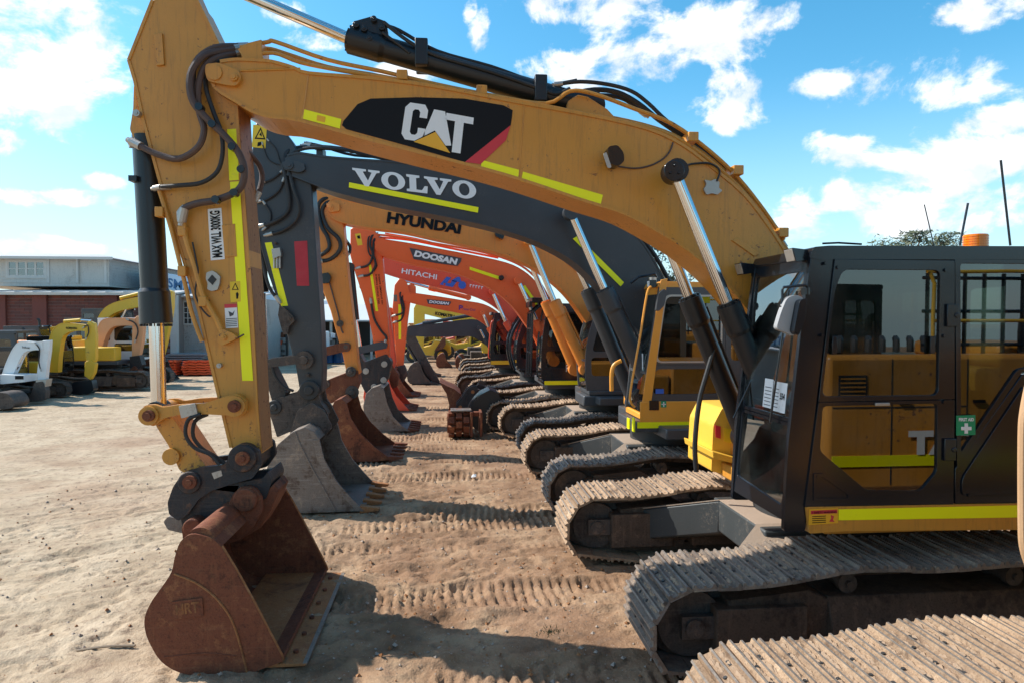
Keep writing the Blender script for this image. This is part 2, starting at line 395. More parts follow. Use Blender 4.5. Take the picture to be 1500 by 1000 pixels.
def rnd(poly, r, k=4):
    """round the corners of a polygon"""
    out = []; n = len(poly)
    for i in range(n):
        p = Vector(poly[i]); a = Vector(poly[i - 1]); b = Vector(poly[(i + 1) % n])
        rr = min(r, (a - p).length * .45, (b - p).length * .45)
        s0 = p + (a - p).normalized() * rr; s1 = p + (b - p).normalized() * rr
        for j in range(k + 1):
            t = j / k; q = s0 * (1 - t) ** 2 + p * 2 * t * (1 - t) + s1 * t * t
            out.append((q.x, q.y))
    return out
def shrink(poly, d):
    cx = sum(p[0] for p in poly) / len(poly); cy = sum(p[1] for p in poly) / len(poly)
    return [(x + (cx - x) * d / max(math.hypot(x - cx, y - cy), 1e-6), y + (cy - y) * d / max(math.hypot(x - cx, y - cy), 1e-6)) for x, y in poly]
def thing(name, label, cat, loc=(0, 0, 0), group=None):
    setorg(loc)
    o = bpy.data.objects.new(name, None); o.empty_display_size = .3; COL.objects.link(o); o.location = loc
    o['label'] = label; o['category'] = cat
    if group: o['group'] = group
    return o
def tag(o, label, cat, group=None, kind=None):
    if label: o['label'] = label
    if cat: o['category'] = cat
    if group: o['group'] = group
    if kind: o['kind'] = kind
    return o

# ---- lettering
_TX = {}
def text_shape(s, bold=.03):
    key = (s, bold)
    if key in _TX: return _TX[key]
    c = bpy.data.curves.new('lettering', 'FONT'); c.body = s; c.offset = bold; c.resolution_u = 3
    o = bpy.data.objects.new('lettering', c); COL.objects.link(o)
    dg = bpy.context.evaluated_depsgraph_get()
    me = bpy.data.meshes.new_from_object(o.evaluated_get(dg))
    vs = [(v.co.x, v.co.y) for v in me.vertices]; fs = [list(p.vertices) for p in me.polygons]
    bpy.data.objects.remove(o); bpy.data.meshes.remove(me)
    x0 = min(a for a, b in vs); x1 = max(a for a, b in vs); y0 = min(b for a, b in vs); y1 = max(b for a, b in vs)
    vs = [((a - x0) / (x1 - x0), (b - y0) / (y1 - y0)) for a, b in vs]
    _TX[key] = (vs, fs); return _TX[key]
for _s, _b in (('MAX WLL 3000KG', .035), ('HRT', .03), ('FIRST AID', .04), ('! SAFETY WARNING', .02), ('554', .03), ('C', .06), ('CAT', .06), ('HYUNDAI', .05), ('DOOSAN', .06), ('DOOSAN', .05), ('WLL STATIC 5160KG', .02), ('HX DYNAMIC 2200KG', .02), ('Prime', .0), ('HITACHI', .02), ('P', .03), ('rime Civil', .0), ('KOMATSU', .05), ('SMITH', .05), ('bobcat', .02), ('KOMATSU', .03)): text_shape(_s, _b)
def flat(mb, Yf, shape, bl, br, tl, mirror=False, px=True):
    """place unit lettering on the upright plane y=Yf between three corners"""
    vs, fs = shape
    A, B, C_ = (W(*bl, Yf), W(*br, Yf), W(*tl, Yf)) if px else (bl, br, tl)
    out = []
    for a, b in vs:
        out.append((A[0] + (B[0] - A[0]) * a + (C_[0] - A[0]) * b, Yf, A[1] + (B[1] - A[1]) * a + (C_[1] - A[1]) * b))
    mb.add(out, fs)
def text(parent, s, Yf, bl, br, tl, mat, name='lettering', bold=.03, px=True, off=.006):
    mb = MB(); flat(mb, Yf, text_shape(s, bold), bl, br, tl, px=px)
    # slight thickness so the print sits just proud of the paint
    mb.v = [(a, b - off, c) for a, b, c in mb.v]
    return mb.build(name, mat, parent)
def poly_shape(poly):
    tri = tessellate_polygon([[Vector((a, b, 0)) for a, b in poly]])
    return (list(poly), [list(t) for t in tri])
def patch(parent, name, Yf, pts, mat, off=.004, px=True, th=.002):
    q = P(Yf, pts) if px else pts
    return MB().prism(q, Yf - off, Yf - off + th).build(name, mat, parent)

def ppoly(parent, name, pts, y0, y1, mat, bevel=.0, rr=0, px=True, label=None, yref=None):
    q = P(yref if yref is not None else y0, pts) if px else pts
    if rr: q = rnd(q, rr)
    return MB().prism(q, y0, y1).build(name, mat, parent, bevel, label=label)
def W3(px, py, Y):
    a, b = W(px, py, Y); return (a, Y, b)
def hose(parent, pts, Y, r, mat, name='hose', n=8, smooth=4):
    q = []
    for p in pts:
        yy = Y + (p[2] if len(p) > 2 else 0); q.append(W3(p[0], p[1], yy))
    m_ = MB().tube(q, r, n, smooth)
    if name == 'hydraulic_hose':
        m_.cur = 1
        for a, b in ((q[0], q[1]), (q[-1], q[-2])):
            a = Vector(a); d = (Vector(b) - a).normalized(); m_.cyl(a - d * r, a + d * r * 3, r * 1.28, n=10); m_.cyl(a - d * r * 2.2, a - d * r, r * .85, n=8)
        return m_.build(name, [mat, alu], parent)
    return m_.build(name, mat, parent)
def pin(mb, px, py, Y, r, y0, y1, bolt=.5):
    x, z = W(px, py, Y); mb.mark()
    mb.ycyl(x, z, y0, y1, r); mb.ycyl(x, z, y0 - r * .25, y0, r * bolt * .9, r * bolt)
# ------------------------------------------------------------------ ground: one sheet, finely modelled near the camera
def axis(segs):
    out = [segs[0][0]]
    for a, b, st in segs:
        n = max(1, int(round((b - a) / st))); out += [a + (b - a) * (i + 1) / n for i in range(n)]
    return np.array(out)
def vnoise(x, y, seed=0):
    xi = np.floor(x).astype(np.int64); yi = np.floor(y).astype(np.int64); fx = x - xi; fy = y - yi
    def h(a, b):
        n = (a * 374761393 + b * 668265263 + seed * 2246822519) & 0xffffffff
        n = ((n ^ (n >> 13)) * 1274126177) & 0xffffffff
        return ((n ^ (n >> 16)) & 0xffff) / 65535.0
    u = fx * fx * (3 - 2 * fx); v = fy * fy * (3 - 2 * fy)
    return (h(xi, yi) * (1 - u) + h(xi + 1, yi) * u) * (1 - v) + (h(xi, yi + 1) * (1 - u) + h(xi + 1, yi + 1) * u) * v
def fbm(x, y, o=4, seed=0, g=.5):
    s = 0; a = 1; t = 0
    for i in range(o):
        s = s + a * vnoise(x * 2 ** i + 17 * i, y * 2 ** i - 9 * i, seed + i); t += a; a *= g
    return s / t
def sstep(v, a, b):
    t = np.clip((v - a) / (b - a), 0, 1); return t * t * (3 - 2 * t)
def ground_h(X, Y):
    near = 1 - sstep(np.hypot(X, Y - 8), 24, 45)
    h = (fbm(X * .5, Y * .5, 4, 3) - .5) * .07
    left = sstep(-X, 1.5, 4.5)
    rough = fbm(X * .6 + 5, Y * .6, 3, 11)
    rg = sstep(rough, .40, .62) * (1 - .65 * left * sstep(Y, 5, 9))
    h = h + rg * (fbm(X * 4.2, Y * 6.5, 5, 21, .64) - .5) * .125
    h = h + (fbm(X * 13, Y * 15, 3, 5, .65) - .5) * .034 * (.35 + .65 * rg)
    # long wheel and blade scrapes on the open side
    wx = X + .9 * Y * .35
    h = h + left * (fbm((X * .45 + Y * .12), (Y * 3.2 - X * 1.9), 4, 31) - .5) * .085 + sstep(.06 - np.abs(fbm(X * 1.3 + Y * .4, Y * 2.6 - X * .9, 4, 77, .6) - .5), 0, .05) * -.028 * (1 - sstep(Y, 9, 15))
    # grouser prints ahead of every track
    k = 0
    for yc in (5.2, 8.3, 9.4, 9.9, 12.3, 13.7, 16.4, 17.2, 19.6, 6.9, 15.2, 22.):
        k += 1
        xb = .9 + .8 * math.sin(k * 2.3); xa = -1.9 + .9 * math.sin(k * 1.7)
        band = sstep(.36 - np.abs(Y - yc + .06 * np.sin(X * 1.3 + k)), 0, .09) * sstep(X, xa - .4, xa + .3) * (1 - sstep(X, xb + 1.2, xb + 2.0))
        worn = sstep(fbm(X * 1.1 + k, Y * 2.2, 3, 40 + k), .34, .56)
        ph = (X + .02 * np.sin(Y * 5 + k) + .02 * (fbm(X * 4, Y * 4, 2, 60) - .5)) / .105
        tri = np.abs((ph % 1) - .5) * 2
        h = h + band * worn * (sstep(tri, .42, .66) * .046 - .046) + (sstep(.52 - np.abs(Y - yc), 0, .1) - sstep(.36 - np.abs(Y - yc), 0, .06)) * sstep(X, xa, xa + .5) * (1 - sstep(X, xb + 1., xb + 2)) * .05 * fbm(X * 6, Y * 9, 3, 71)
    return h * near - .012
gx = axis([(-400, -120, 40), (-120, -40, 8), (-40, -14, 1.0), (-14, -6, .10), (-6, 4.6, .034), (4.6, 9, .16), (9, 40, 2), (40, 400, 40)])
gy = axis([(-60, -4, 4), (-4, 3.6, .25), (3.6, 13, .034), (13, 20, .07), (20, 34, .16), (34, 60, 1), (60, 600, 30)])
XX, YY = np.meshgrid(gx, gy)
ZZ = ground_h(XX, YY)
nx, ny = len(gx), len(gy)
co = np.stack([XX, YY, ZZ], -1).reshape(-1, 3).astype(np.float32)
ii = (np.arange(ny - 1)[:, None] * nx + np.arange(nx - 1)[None, :]).reshape(-1)
quads = np.stack([ii, ii + 1, ii + nx + 1, ii + nx], -1).astype(np.int32)
gm = bpy.data.meshes.new('dirt_ground')
gm.vertices.add(len(co)); gm.vertices.foreach_set('co', co.ravel())
gm.loops.add(quads.size); gm.loops.foreach_set('vertex_index', quads.ravel())
gm.polygons.add(len(quads)); gm.polygons.foreach_set('loop_start', np.arange(0, quads.size, 4, dtype=np.int32))
gm.polygons.foreach_set('use_smooth', np.ones(len(quads), dtype=bool))
gm.update(calc_edges=True)
def dirt_material():
    m = bpy.data.materials.new('dry dirt'); m.use_nodes = True; t = NT(m.node_tree); b = t.n['Principled BSDF']
    c = t.new('ShaderNodeTexCoord').outputs['Object']
    n0 = t.noise(c, .22, 5, .6); n1_ = t.noise(c, 1.3, 6, .62); n2_ = t.noise(c, 9, 6, .65); n3 = t.noise(c, 55, 4, .6)
    sx = t.new('ShaderNodeSeparateXYZ', inp={0: c})
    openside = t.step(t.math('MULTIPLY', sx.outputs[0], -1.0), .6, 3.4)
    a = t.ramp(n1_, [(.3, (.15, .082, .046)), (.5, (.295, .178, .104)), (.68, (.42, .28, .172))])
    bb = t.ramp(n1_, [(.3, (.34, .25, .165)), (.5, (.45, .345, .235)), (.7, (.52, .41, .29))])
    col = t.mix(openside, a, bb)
    col = t.mix(t.math('MULTIPLY', t.step(n0, .5, .66), .45), col, (.30, .17, .105))
    col = t.mix(t.math('MULTIPLY', t.step(n2_, .50, .68), .6), col, (.17, .112, .078))
    mp = t.new('ShaderNodeMapping', inp={0: c, 2: (0, 0, R(-28)), 3: (.35, 4.5, 1)}).outputs[0]
    scr = t.noise(mp, 2.2, 6, .65)
    col = t.mix(t.math('MULTIPLY', t.math('MULTIPLY', t.step(scr, .5, .7), openside), .35), col, (.30, .225, .16))
    col = t.mix(t.math('MULTIPLY', t.step(n3, .60, .72), .35), col, (.56, .47, .38))
    geo = t.new('ShaderNodeNewGeometry')
    t.l.new(col, b.inputs['Base Color']); b.inputs['Roughness'].default_value = .93; b.inputs['Specular IOR Level'].default_value = .15
    vor = t.new('ShaderNodeTexVoronoi', inp={'Vector': c, 'Scale': 26.0}).outputs[0]
    hh = t.math('ADD', t.math('ADD', t.math('MULTIPLY', n2_, .8), t.math('MULTIPLY', n3, .35)), t.math('MULTIPLY', vor, -.15))
    hh = t.math('ADD', hh, t.math('MULTIPLY', scr, .25))
    bp = t.new('ShaderNodeBump', inp={'Strength': .75, 'Distance': .035, 'Height': hh})
    t.l.new(bp.outputs[0], b.inputs['Normal']); return m
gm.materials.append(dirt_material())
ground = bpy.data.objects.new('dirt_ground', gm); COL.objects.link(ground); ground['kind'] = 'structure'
def gz(x, y): return float(ground_h(np.array([x]), np.array([y]))[0])

# clods and pebbles lying on the dirt
setorg((0, 0, 0))
mb = MB(); rg_ = random.Random(5); spots = []
for i in range(7600):
    y = 3.9 + 14 * rg_.random() ** 1.6; x = -6.5 + 9.5 * rg_.random()
    if x < -2.2 and rg_.random() < .6: continue
    spots.append((x, y))
spot_z = ground_h(np.array([p[0] for p in spots]), np.array([p[1] for p in spots]))
for (x, y), z in zip(spots, spot_z):
    z = float(z); s_ = .006 + .02 * rg_.random() ** 3.2
    q = [Vector((rg_.uniform(-1, 1), rg_.uniform(-1, 1), rg_.uniform(-.2, .4))) * .35 for _ in range(6)]
    base = [(1, 0, 0), (0, 1, 0), (-1, 0, 0), (0, -1, 0), (0, 0, .8), (0, 0, -.5)]
    vs = [(x + (b_[0] + k_.x) * s_, y + (b_[1] + k_.y) * s_, z + (b_[2] + k_.z) * s_ + s_ * .3) for b_, k_ in zip(base, q)]
    mb.cur = 0 if rg_.random() < .6 else 1
    mb.add(vs, [[0, 1, 4], [1, 2, 4], [2, 3, 4], [3, 0, 4], [1, 0, 5], [2, 1, 5], [3, 2, 5], [0, 3, 5]])
tag(mb.build('pebble_scatter', [pebble_m, rust_floor]), 'small stones and crumbs of earth strewn over the dirt yard', 'stones', kind='stuff')

# ------------------------------------------------------------------ excavator pieces
def shoe_mesh(wd, pitch, mat, hole=True, name='track_shoe'):
    p = pitch / 2
    prof = [(-p * .98, 0), (-p * .98, .014), (-p * .86, .040), (-p * .70, .040), (-p * .58, .014), (-p * .14, .012), (-p * .06, .032), (p * .08, .032), (p * .16, .012),
            (p * .58, .014), (p * .70, .040), (p * .86, .040), (p * .98, .014), (p * 1.06, .0), (p * .98, -.012), (-p * .9, -.012)]
    m_ = MB().prism(prof, -wd / 2, wd / 2)
    for i in range(len(prof)):
        if min(m_.v[k][2] for k in m_.f[i]) > .031: m_.mi[i] = 2
    m_.cur = 1
    if hole:
        for yy in (-.09, .09):
            for xx in (-p * .36,):
                m_.cyl((xx, yy, .010), (xx, yy, .022), .014, n=6)
        for yy in (-.2, .2): m_.box(p * .28, p * .48, yy - .03, yy + .03, .010, .0155)
    return m_.mesh(name, [mat, dark_m, ridge_m], local=False)
def loop_pts(xi, L, n, zi=.40, ri=.365, zs=.44, rs=.40, sag=.03):
    xs = xi + L; pts = []
    def arc(cx, cz, r, a0, a1, k):
        for i in range(k + 1):
            a = R(a0 + (a1 - a0) * i / k); pts.append((cx + r * math.cos(a), cz + r * math.sin(a)))
    arc(xi, zi, ri, 225, 95, 16)
    top = [(xi + .55, zi + ri + .012), (xi + 1.25, .865), (xi + 1.95, .855 - sag * .4), (xi + 2.75, .875), (xi + 3.35, .86), (xs - .1, zs + rs)]
    top = [(v.x, v.y) for v in cat3([Vector(pts[-1])] + [Vector(q) for q in top], 6)]
    pts += top[1:]
    arc(xs, zs, rs, 85, -45, 16)
    pts += [(xs - .45, .045), (xi + .42, .045)]
    pts.append(pts[0])
    seg = [math.dist(pts[i], pts[i + 1]) for i in range(len(pts) - 1)]; tot = sum(seg)
    out = []; step_ = tot / n
    for k in range(n):
        d = (k + .5) * step_; i = 0
        while d > seg[i]: d -= seg[i]; i += 1
        a, b = pts[i], pts[i + 1]; f = d / seg[i]
        t = (b[0] - a[0], b[1] - a[1]); out.append((a[0] + t[0] * f, a[1] + t[1] * f, math.atan2(t[1], t[0])))
    return out, step_
def track(root, xi, Yc, wd, mat, L=4.1, n=54, single=True, zi=.40, ri=.365, detail=True, sc=1.0, mud=0):
    out, pitch = loop_pts(xi, L, n, zi, ri)
    # the chain of links under the shoes is the part itself
    c = MB()
    for s_ in (0,):
        for k in range(n):
            x, z, a = out[k]; x2, z2, a2 = out[(k + 1) % n]
            nx_, nz_ = -math.sin(a), math.cos(a); mx, mz = -math.sin(a2), math.cos(a2)
            y0, y1 = Yc - .115, Yc + .115
            c.add([(x - nx_ * .02, y0, z - nz_ * .02), (x2 - mx * .02, y0, z2 - mz * .02), (x2 - mx * .11, y0, z2 - mz * .11), (x - nx_ * .11, y0, z - nz_ * .11),
                   (x - nx_ * .02, y1, z - nz_ * .02), (x2 - mx * .02, y1, z2 - mz * .02), (x2 - mx * .11, y1, z2 - mz * .11), (x - nx_ * .11, y1, z - nz_ * .11)],
                  [[0, 1, 2, 3], [7, 6, 5, 4], [0, 4, 5, 1], [3, 2, 6, 7]])
    tr = c.build('track', under, root)
    sm_ = shoe_mesh(wd, pitch, mat, detail)
    if single:
        rr = random.Random(int(Yc * 10))
        for x, z, a in out:
            o = bpy.data.objects.new('track_shoe', sm_); COL.objects.link(o); o.parent = tr
            o.location = loc_of(x, Yc, z + rr.uniform(-.003, .003)); o.scale = (SC, SC, SC); o.rotation_euler = (0, -a + rr.uniform(-.02, .02), 0)
    else:
        allm = MB(); vs = [v.co.copy() for v in sm_.vertices]; fs = [list(p.vertices) for p in sm_.polygons]
        for x, z, a in out:
            ca, sa = math.cos(a), math.sin(a)
            allm.add([(x + v.x * ca - v.z * sa, Yc + v.y, z + v.x * sa + v.z * ca) for v in vs], fs)
        allm.build('track_shoes', mat, tr, kind='stuff')
    if mud:
        c = MB(); rr = random.Random(int(Yc * 7)); gaps = [-pitch * .20, pitch * .20, -pitch * .15, pitch * .24]
        for x, z, a in out:
            if math.cos(a) < .1: continue
            ca, sa = math.cos(a), math.sin(a)
            for k in range(mud):
                lx_ = rr.choice(gaps) + rr.uniform(-.008, .008); ly = rr.uniform(-wd / 2 + .04, wd / 2 - .04); r = .007 + .017 * rr.random() ** 2; lz = .013
                q = [(1.4, 0, 0), (0, 1.8, 0), (-1.3, 0, 0), (0, -1.7, 0), (.2, .1, .7), (-.3, .5, .5)]
                vs = []
                for (u, v, w_) in q:
                    u, v, w_ = lx_ + (u + rr.uniform(-.3, .3)) * r * .8, ly + (v + rr.uniform(-.4, .4)) * r, lz + (w_ + rr.uniform(-.1, .1)) * r
                    vs.append((x + u * ca - w_ * sa, Yc + v, z + u * sa + w_ * ca))
                c.add(vs, [[0, 1, 4], [1, 5, 4], [1, 2, 5], [2, 3, 5], [3, 4, 5], [3, 0, 4]])
        c.build('caked_dirt', clod_m, tr, kind='stuff')
    # frame, recoil cover, idler, sprocket, rollers
    f = MB(); h = wd * .5
    y0, y1 = Yc - .17, Yc + .17
    f.prism([(xi + .28, .22), (xi + .28, .60), (xi + .95, .66), (xi + 1.15, .56), (xi + 3.2, .56), (xi + 3.55, .64), (xi + L - .35, .60), (xi + L - .4, .22)], y0 - .05, y1 + .05)
    f.prism([(xi + .16, .17), (xi + .16, .56), (xi + .9, .56), (xi + .9, .17)], y0 - .12, y1 + .12)
    f.hexa([(xi + 1.1, y0 - .2, .2), (xi + L - .6, y0 - .2, .2), (xi + L - .6, y1 + .2, .2), (xi + 1.1, y1 + .2, .2)],
           [(xi + 1.1, y0 - .04, .60), (xi + L - .6, y0 - .04, .60), (xi + L - .6, y1 + .04, .60), (xi + 1.1, y1 + .04, .60)])
    f.build('track_frame', under, tr, .01)
    i_ = MB(); i_.ycyl(xi, zi, Yc - .15, Yc + .15, ri - .10, n=28); i_.ycyl(xi, zi, Yc - .05, Yc + .05, ri - .03, n=28)
    i_.ycyl(xi, zi, Yc - .262, Yc + .262, .075); i_.box(xi - .10, xi + .35, Yc - .24, Yc - .18, zi - .09, zi + .09); i_.box(xi - .10, xi + .35, Yc + .18, Yc + .24, zi - .09, zi + .09)
    i_.build('idler', steel_d, tr)
    s2 = MB(); xs = xi + L
    s2.ycyl(xs, .44, Yc - .16, Yc + .16, .27, n=24); s2.ycyl(xs, .44, Yc - .27, Yc + .1, .2, n=24)
    for k in range(21):
        a = 2 * math.pi * k / 21
        x, z = xs + .33 * math.cos(a), .44 + .33 * math.sin(a); s2.ycyl(x, z, Yc - .05, Yc + .05, .035, n=6)
    s2.ycyl(xs, .44, Yc - .05, Yc + .05, .33, n=24); s2.build('sprocket', steel_d, tr)
    rm = None
    def roller(x, z, r):
        o = bpy.data.objects.new('roller', rm); COL.objects.link(o); o.parent = tr; o.location = loc_of(x, Yc, z); k_ = r / .085 * SC; o.scale = (k_, SC, k_)
    rm = MB().cyl((0, -.17, 0), (0, -.10, 0), .085, n=14).cyl((0, .10, 0), (0, .17, 0), .085, n=14).cyl((0, -.13, 0), (0, .13, 0), .068, n=14).cyl((0, -.2, 0), (0, .2, 0), .03, n=8).mesh('roller', steel_d, local=False)
    for k in range(8): roller(xi + .55 + k * (L - 1.0) / 7, .215, .085)
    roller(xi + 1.3, .68, .08); roller(xi + 2.75, .69, .08)
    return tr
def carbody(root, xc, Yc, tn, tf, hw, mat=None):
    m_ = MB(); mat = mat or carb_m
    m_.box(xc - .85, xc + .85, Yc - .62, Yc + .62, .52, .86)
    for (yt, s_) in ((tn, -1), (tf, 1)):
        ye = yt - s_ * .22; yi = Yc + s_ * .45
        for (xa, xb, xo) in ((xc - .85, xc - .25, xc - 1.5), (xc + .25, xc + .85, xc + .95)):
            b4 = [(xa, yi, .50), (xb, yi, .50), (xo + .75, ye, .24), (xo, ye, .24)]
            t4 = [(xa, yi, .862), (xb, yi, .862), (xo + .75, ye, .60), (xo, ye, .60)]
            m_.hexa(b4, t4)
    o = m_.build('carbody', mat, root, .02)
    p = MB()
    for (yt, s_) in ((tn, -1), (tf, 1)):
        ye = yt - s_ * .22; yi = Yc + s_ * .45
        for (xa, xb, xo) in ((xc - .85, xc - .25, xc - 1.5), (xc + .25, xc + .85, xc + .95)):
            b4 = [(xa, yi, .864), (xb, yi, .864), (xo + .75, ye, .602), (xo, ye, .602)]
            p.hexa([(a, b, c) for a, b, c in b4], [(a, b, c + .012) for a, b, c in b4])
    p.box(xc - .85, xc + .85, Yc - .45, Yc + .45, .864, .872)
    p.build('dust_cover', carb_top, o, .0)
    MB().cyl((xc, Yc, .86), (xc, Yc, 1.08), .62, n=36).build('swing_bearing', dark_m, root)
    return o
def house(root, x0, Yc, body, frame, hw=1.46, ztop=2.25, xr=None, cwmat=None, rail=None, z0=1.08):
    """engine house, side panels and counterweight of the upper structure"""
    xr = xr or x0 + 4.7
    MB().box(x0 + .05, xr - .6, Yc - hw + .02, Yc + hw - .02, z0, z0 + .16).build('deck', frame, root, .02)
    b = MB(); xe = x0 + 2.1
    b.box(xe, xr - .75, Yc - hw + .01, Yc + hw - .01, z0 + .165, ztop)
    eng = b.build('engine_house', body, root, .05)
    MB().box(x0 + 1.0, xe - .01, Yc + .42, Yc + hw - .01, z0 + .165, ztop - .25).build('fuel_tank', body, root, .05)
    MB().box(x0 + .15, x0 + .98, Yc + .62, Yc + hw - .01, z0 + .165, z0 + .75).build('toolbox', body, root, .04)
    for s_ in (-1, 1):
        yy = Yc + s_ * (hw - .005)
        for k in range(2):
            xa = xe + .08 + k * .92
            pn = MB().prism(rnd([(xa, z0 + .24), (xa + .82, z0 + .24), (xa + .82, ztop - .12), (xa, ztop - .12)], .05), yy - .012, yy + .012).build('side_door', body, eng, .006)
            if k == 1:
                g_ = MB()
                for j in range(9): g_.box(xa + .12, xa + .7, yy + s_ * .012 - .004, yy + s_ * .012 + .008, z0 + .5 + j * .06, z0 + .53 + j * .06)
                g_.build('louvre', dark_m, eng)
            MB().box(xa + .05, xa + .15, yy + s_ * .012 - .012, yy + s_ * .012 + .012, z0 + .42, z0 + .47).build('latch', black_p, eng)
    hd = MB(); hd.box(xe + .25, xr - 1.0, Yc - .55, Yc + .9, ztop + .002, ztop + .20); hd.build('hood', body, eng, .05)
    MB().tube([(xe + .5, Yc + .95, ztop), (xe + .5, Yc + .95, ztop + .42), (xe + .58, Yc + .95, ztop + .52)], .055, 12).build('exhaust', dark_m, eng)
    cw = []
    for i in range(13):
        t = i / 12; y = Yc - hw + 2 * hw * t; cw.append((xr - .28 + .42 * math.sin(math.pi * t) ** .7, y))
    poly = [(xr - .745, Yc - hw)] + cw + [(xr - .745, Yc + hw)]
    MB().prism(poly, z0 - .02, ztop - .05, mp=lambda a, b_, c: (a, b_, c)).build('counterweight', cwmat or body, root, .05)
    if rail:
        h_ = MB(); zt = ztop + .95
        yy = Yc + hw - .1
        h_.tube([(xe - .9, yy, ztop - .25), (xe - .9, yy, zt - .12), (xe - .78, yy, zt), (xe + 1.5, yy, zt), (xe + 1.62, yy, zt - .12), (xe + 1.62, yy, ztop)], .019, 8, 3)
        h_.tube([(xe - .9, yy, ztop + .45), (xe + 1.62, yy, ztop + .45)], .017, 8, 1)
        h_.tube([(xe + .3, yy, ztop - .1), (xe + .3, yy, zt)], .017, 8, 1)
        h_.build('handrail', rail, root)
    return eng
def seat(parent, x, y, z):
    s_ = MB(); s_.box(x - .02, x + .46, y - .25, y + .25, z + .38, z + .52); s_.build('seat_cushion', seat_m, parent, .04)
    b = MB(); b.hexa([(x + .40, y - .24, z + .50), (x + .54, y - .24, z + .50), (x + .54, y + .24, z + .50), (x + .40, y + .24, z + .50)],
                     [(x + .56, y - .2, z + 1.10), (x + .68, y - .2, z + 1.10), (x + .68, y + .2, z + 1.10), (x + .56, y + .2, z + 1.10)])
    b.box(x + .56, x + .66, y - .13, y + .13, z + 1.12, z + 1.32)
    b.build('seat_back', seat_m, parent, .03)
    c = MB(); c.box(x + .0, x + .42, y - .40, y - .29, z + .45, z + .64); c.box(x + .0, x + .42, y + .29, y + .40, z + .45, z + .64); c.box(x - .06, x + .5, y - .38, y + .38, z + .03, z + .36)
    c.cyl((x + .05, y - .345, z + .64), (x - .02, y - .345, z + .86), .014, .022, 8); c.cyl((x + .05, y + .345, z + .64), (x - .02, y + .345, z + .86), .014, .022, 8)
    for yy in (-.12, .12): c.cyl((x - .42, y + yy, z + .03), (x - .55, y + yy * 1.2, z + .62), .012, .02, 8)
    c.build('seat_console', seat_m, parent, .01)
def cab(root, Yn, wd, xf0, xf1, xr, z0, z1, bulge, mat, low=None, roof=None, zs=None, xm=None, stripe=None, near_rim=None, gl=None, lamp=True, rails=None, split=True):
    """operator's cab: pillars and panels with real openings, glazed all round, seat and levers inside"""
    low = low or mat; roof = roof or mat; zs = zs or z0 + .95; xm = xm or xf0 + (xr - xf0) * .66
    gl = gl or glass_dk
    K = 9
    fr = []
    for i in range(K):
        t = i / (K - 1); fr.append((xf0 + (xf1 - xf0) * t - bulge * math.sin(math.pi * min(1, t * .92 + .04)), z0 + (z1 - z0) * t))
    zl = z0 + .18
    def fx(z):
        t = (z - z0) / (z1 - z0); return xf0 + (xf1 - xf0) * t - bulge * math.sin(math.pi * min(1, t * .92 + .04))
    base = MB().box(xf0 + .02, xr, Yn + .0, Yn + wd, z0 - .0, z0 + .10)
    cb = base.build('cab', low, root, .02)
    Yf = Yn + wd
    for (ya, yb, nm) in ((Yn, Yn + .06, 'cab_side'), (Yf - .06, Yf, 'cab_side')):
        m_ = MB()
        zt = z1 - .14
        up_o = [(fx(z), z) for z in [zs + (z1 - zs) * i / 6 for i in range(7)]] + [(xm, z1), (xm, zs)]
        up_i = rnd([(fx(zs + .06) + .13, zs + .06), (fx(zt) + .13, zt), (xm - .08, zt), (xm - .08, zs + .06)][::-1], .09)
        m_.ring(up_o, up_i, ya, yb)
        m2 = MB()
        lo_o = [(fx(z), z) for z in [z0 + .10 + (zs - z0 - .10) * i / 4 for i in range(5)]] + [(xm, zs), (xm, z0 + .10)]
        lo_i = rnd([(fx(zl + .22) + .13, zl + .22), (fx(zs - .06) + .12, zs - .06), (xm - .08, zs - .06), (xm - .08, zl + .22)][::-1], .09)
        if split: m2.ring(lo_o, lo_i, ya + .004, yb)
        else: m2.prism(lo_o, ya + .004, yb)
        re_o = [(xm + .004, z0 + .10), (xm + .004, z1), (xr, z1), (xr, z0 + .10)]
        re_i = rnd([(xm + .09, zs + .06), (xm + .09, zt), (xr - .08, zt), (xr - .08, zs + .06)], .08)
        m_.ring(re_o, re_i, ya, yb)
        m_.build(nm, mat, cb, .006); m2.build('lower_door', low if low is mat else mat, cb, .006)
        g_ = MB(); yg = ya + .03
        g_.prism(shrink(up_i, -.015), yg, yg + .006)
        if split: g_.prism(shrink(lo_i, -.015), yg, yg + .006)
        g_.prism(shrink(re_i, -.015), yg, yg + .006)
        g_.build('side_window', gl, cb)
        if near_rim and ya == Yn:
            MB().ring(shrink(up_i, -.035), up_i, ya - .012, ya - .001).build('window_rim', near_rim, cb)
    r_ = MB(); r_.prism(rnd([(fx(z1) - .02, z1 + .0), (xr + .02, z1 + .0), (xr + .02, z1 + .07), (fx(z1) + .02, z1 + .09)], .03), Yn + .02, Yf - .02)
    r_.box(fx(z1) + .01, fx(z1) + .10, Yn + .07, Yf - .07, z1 - .10, z1 - .002)
    r_.build('cab_roof', roof, cb, .015)
    # front: two corner posts come with the sides; a cross bar and curved glass between
    g_ = MB(); N = 8
    for i in range(N):
        za, zb = z0 + .13 + (z1 - .1 - z0 - .13) * i / N, z0 + .13 + (z1 - .1 - z0 - .13) * (i + 1) / N
        a, b = fx(za) + .02, fx(zb) + .02
        g_.hexa([(a, Yn + .06, za), (a + .006, Yn + .06, za), (a + .006, Yf - .06, za), (a, Yf - .06, za)],
                [(b, Yn + .06, zb), (b + .006, Yn + .06, zb), (b + .006, Yf - .06, zb), (b, Yf - .06, zb)])
    g_.build('windscreen', glass_front, cb)
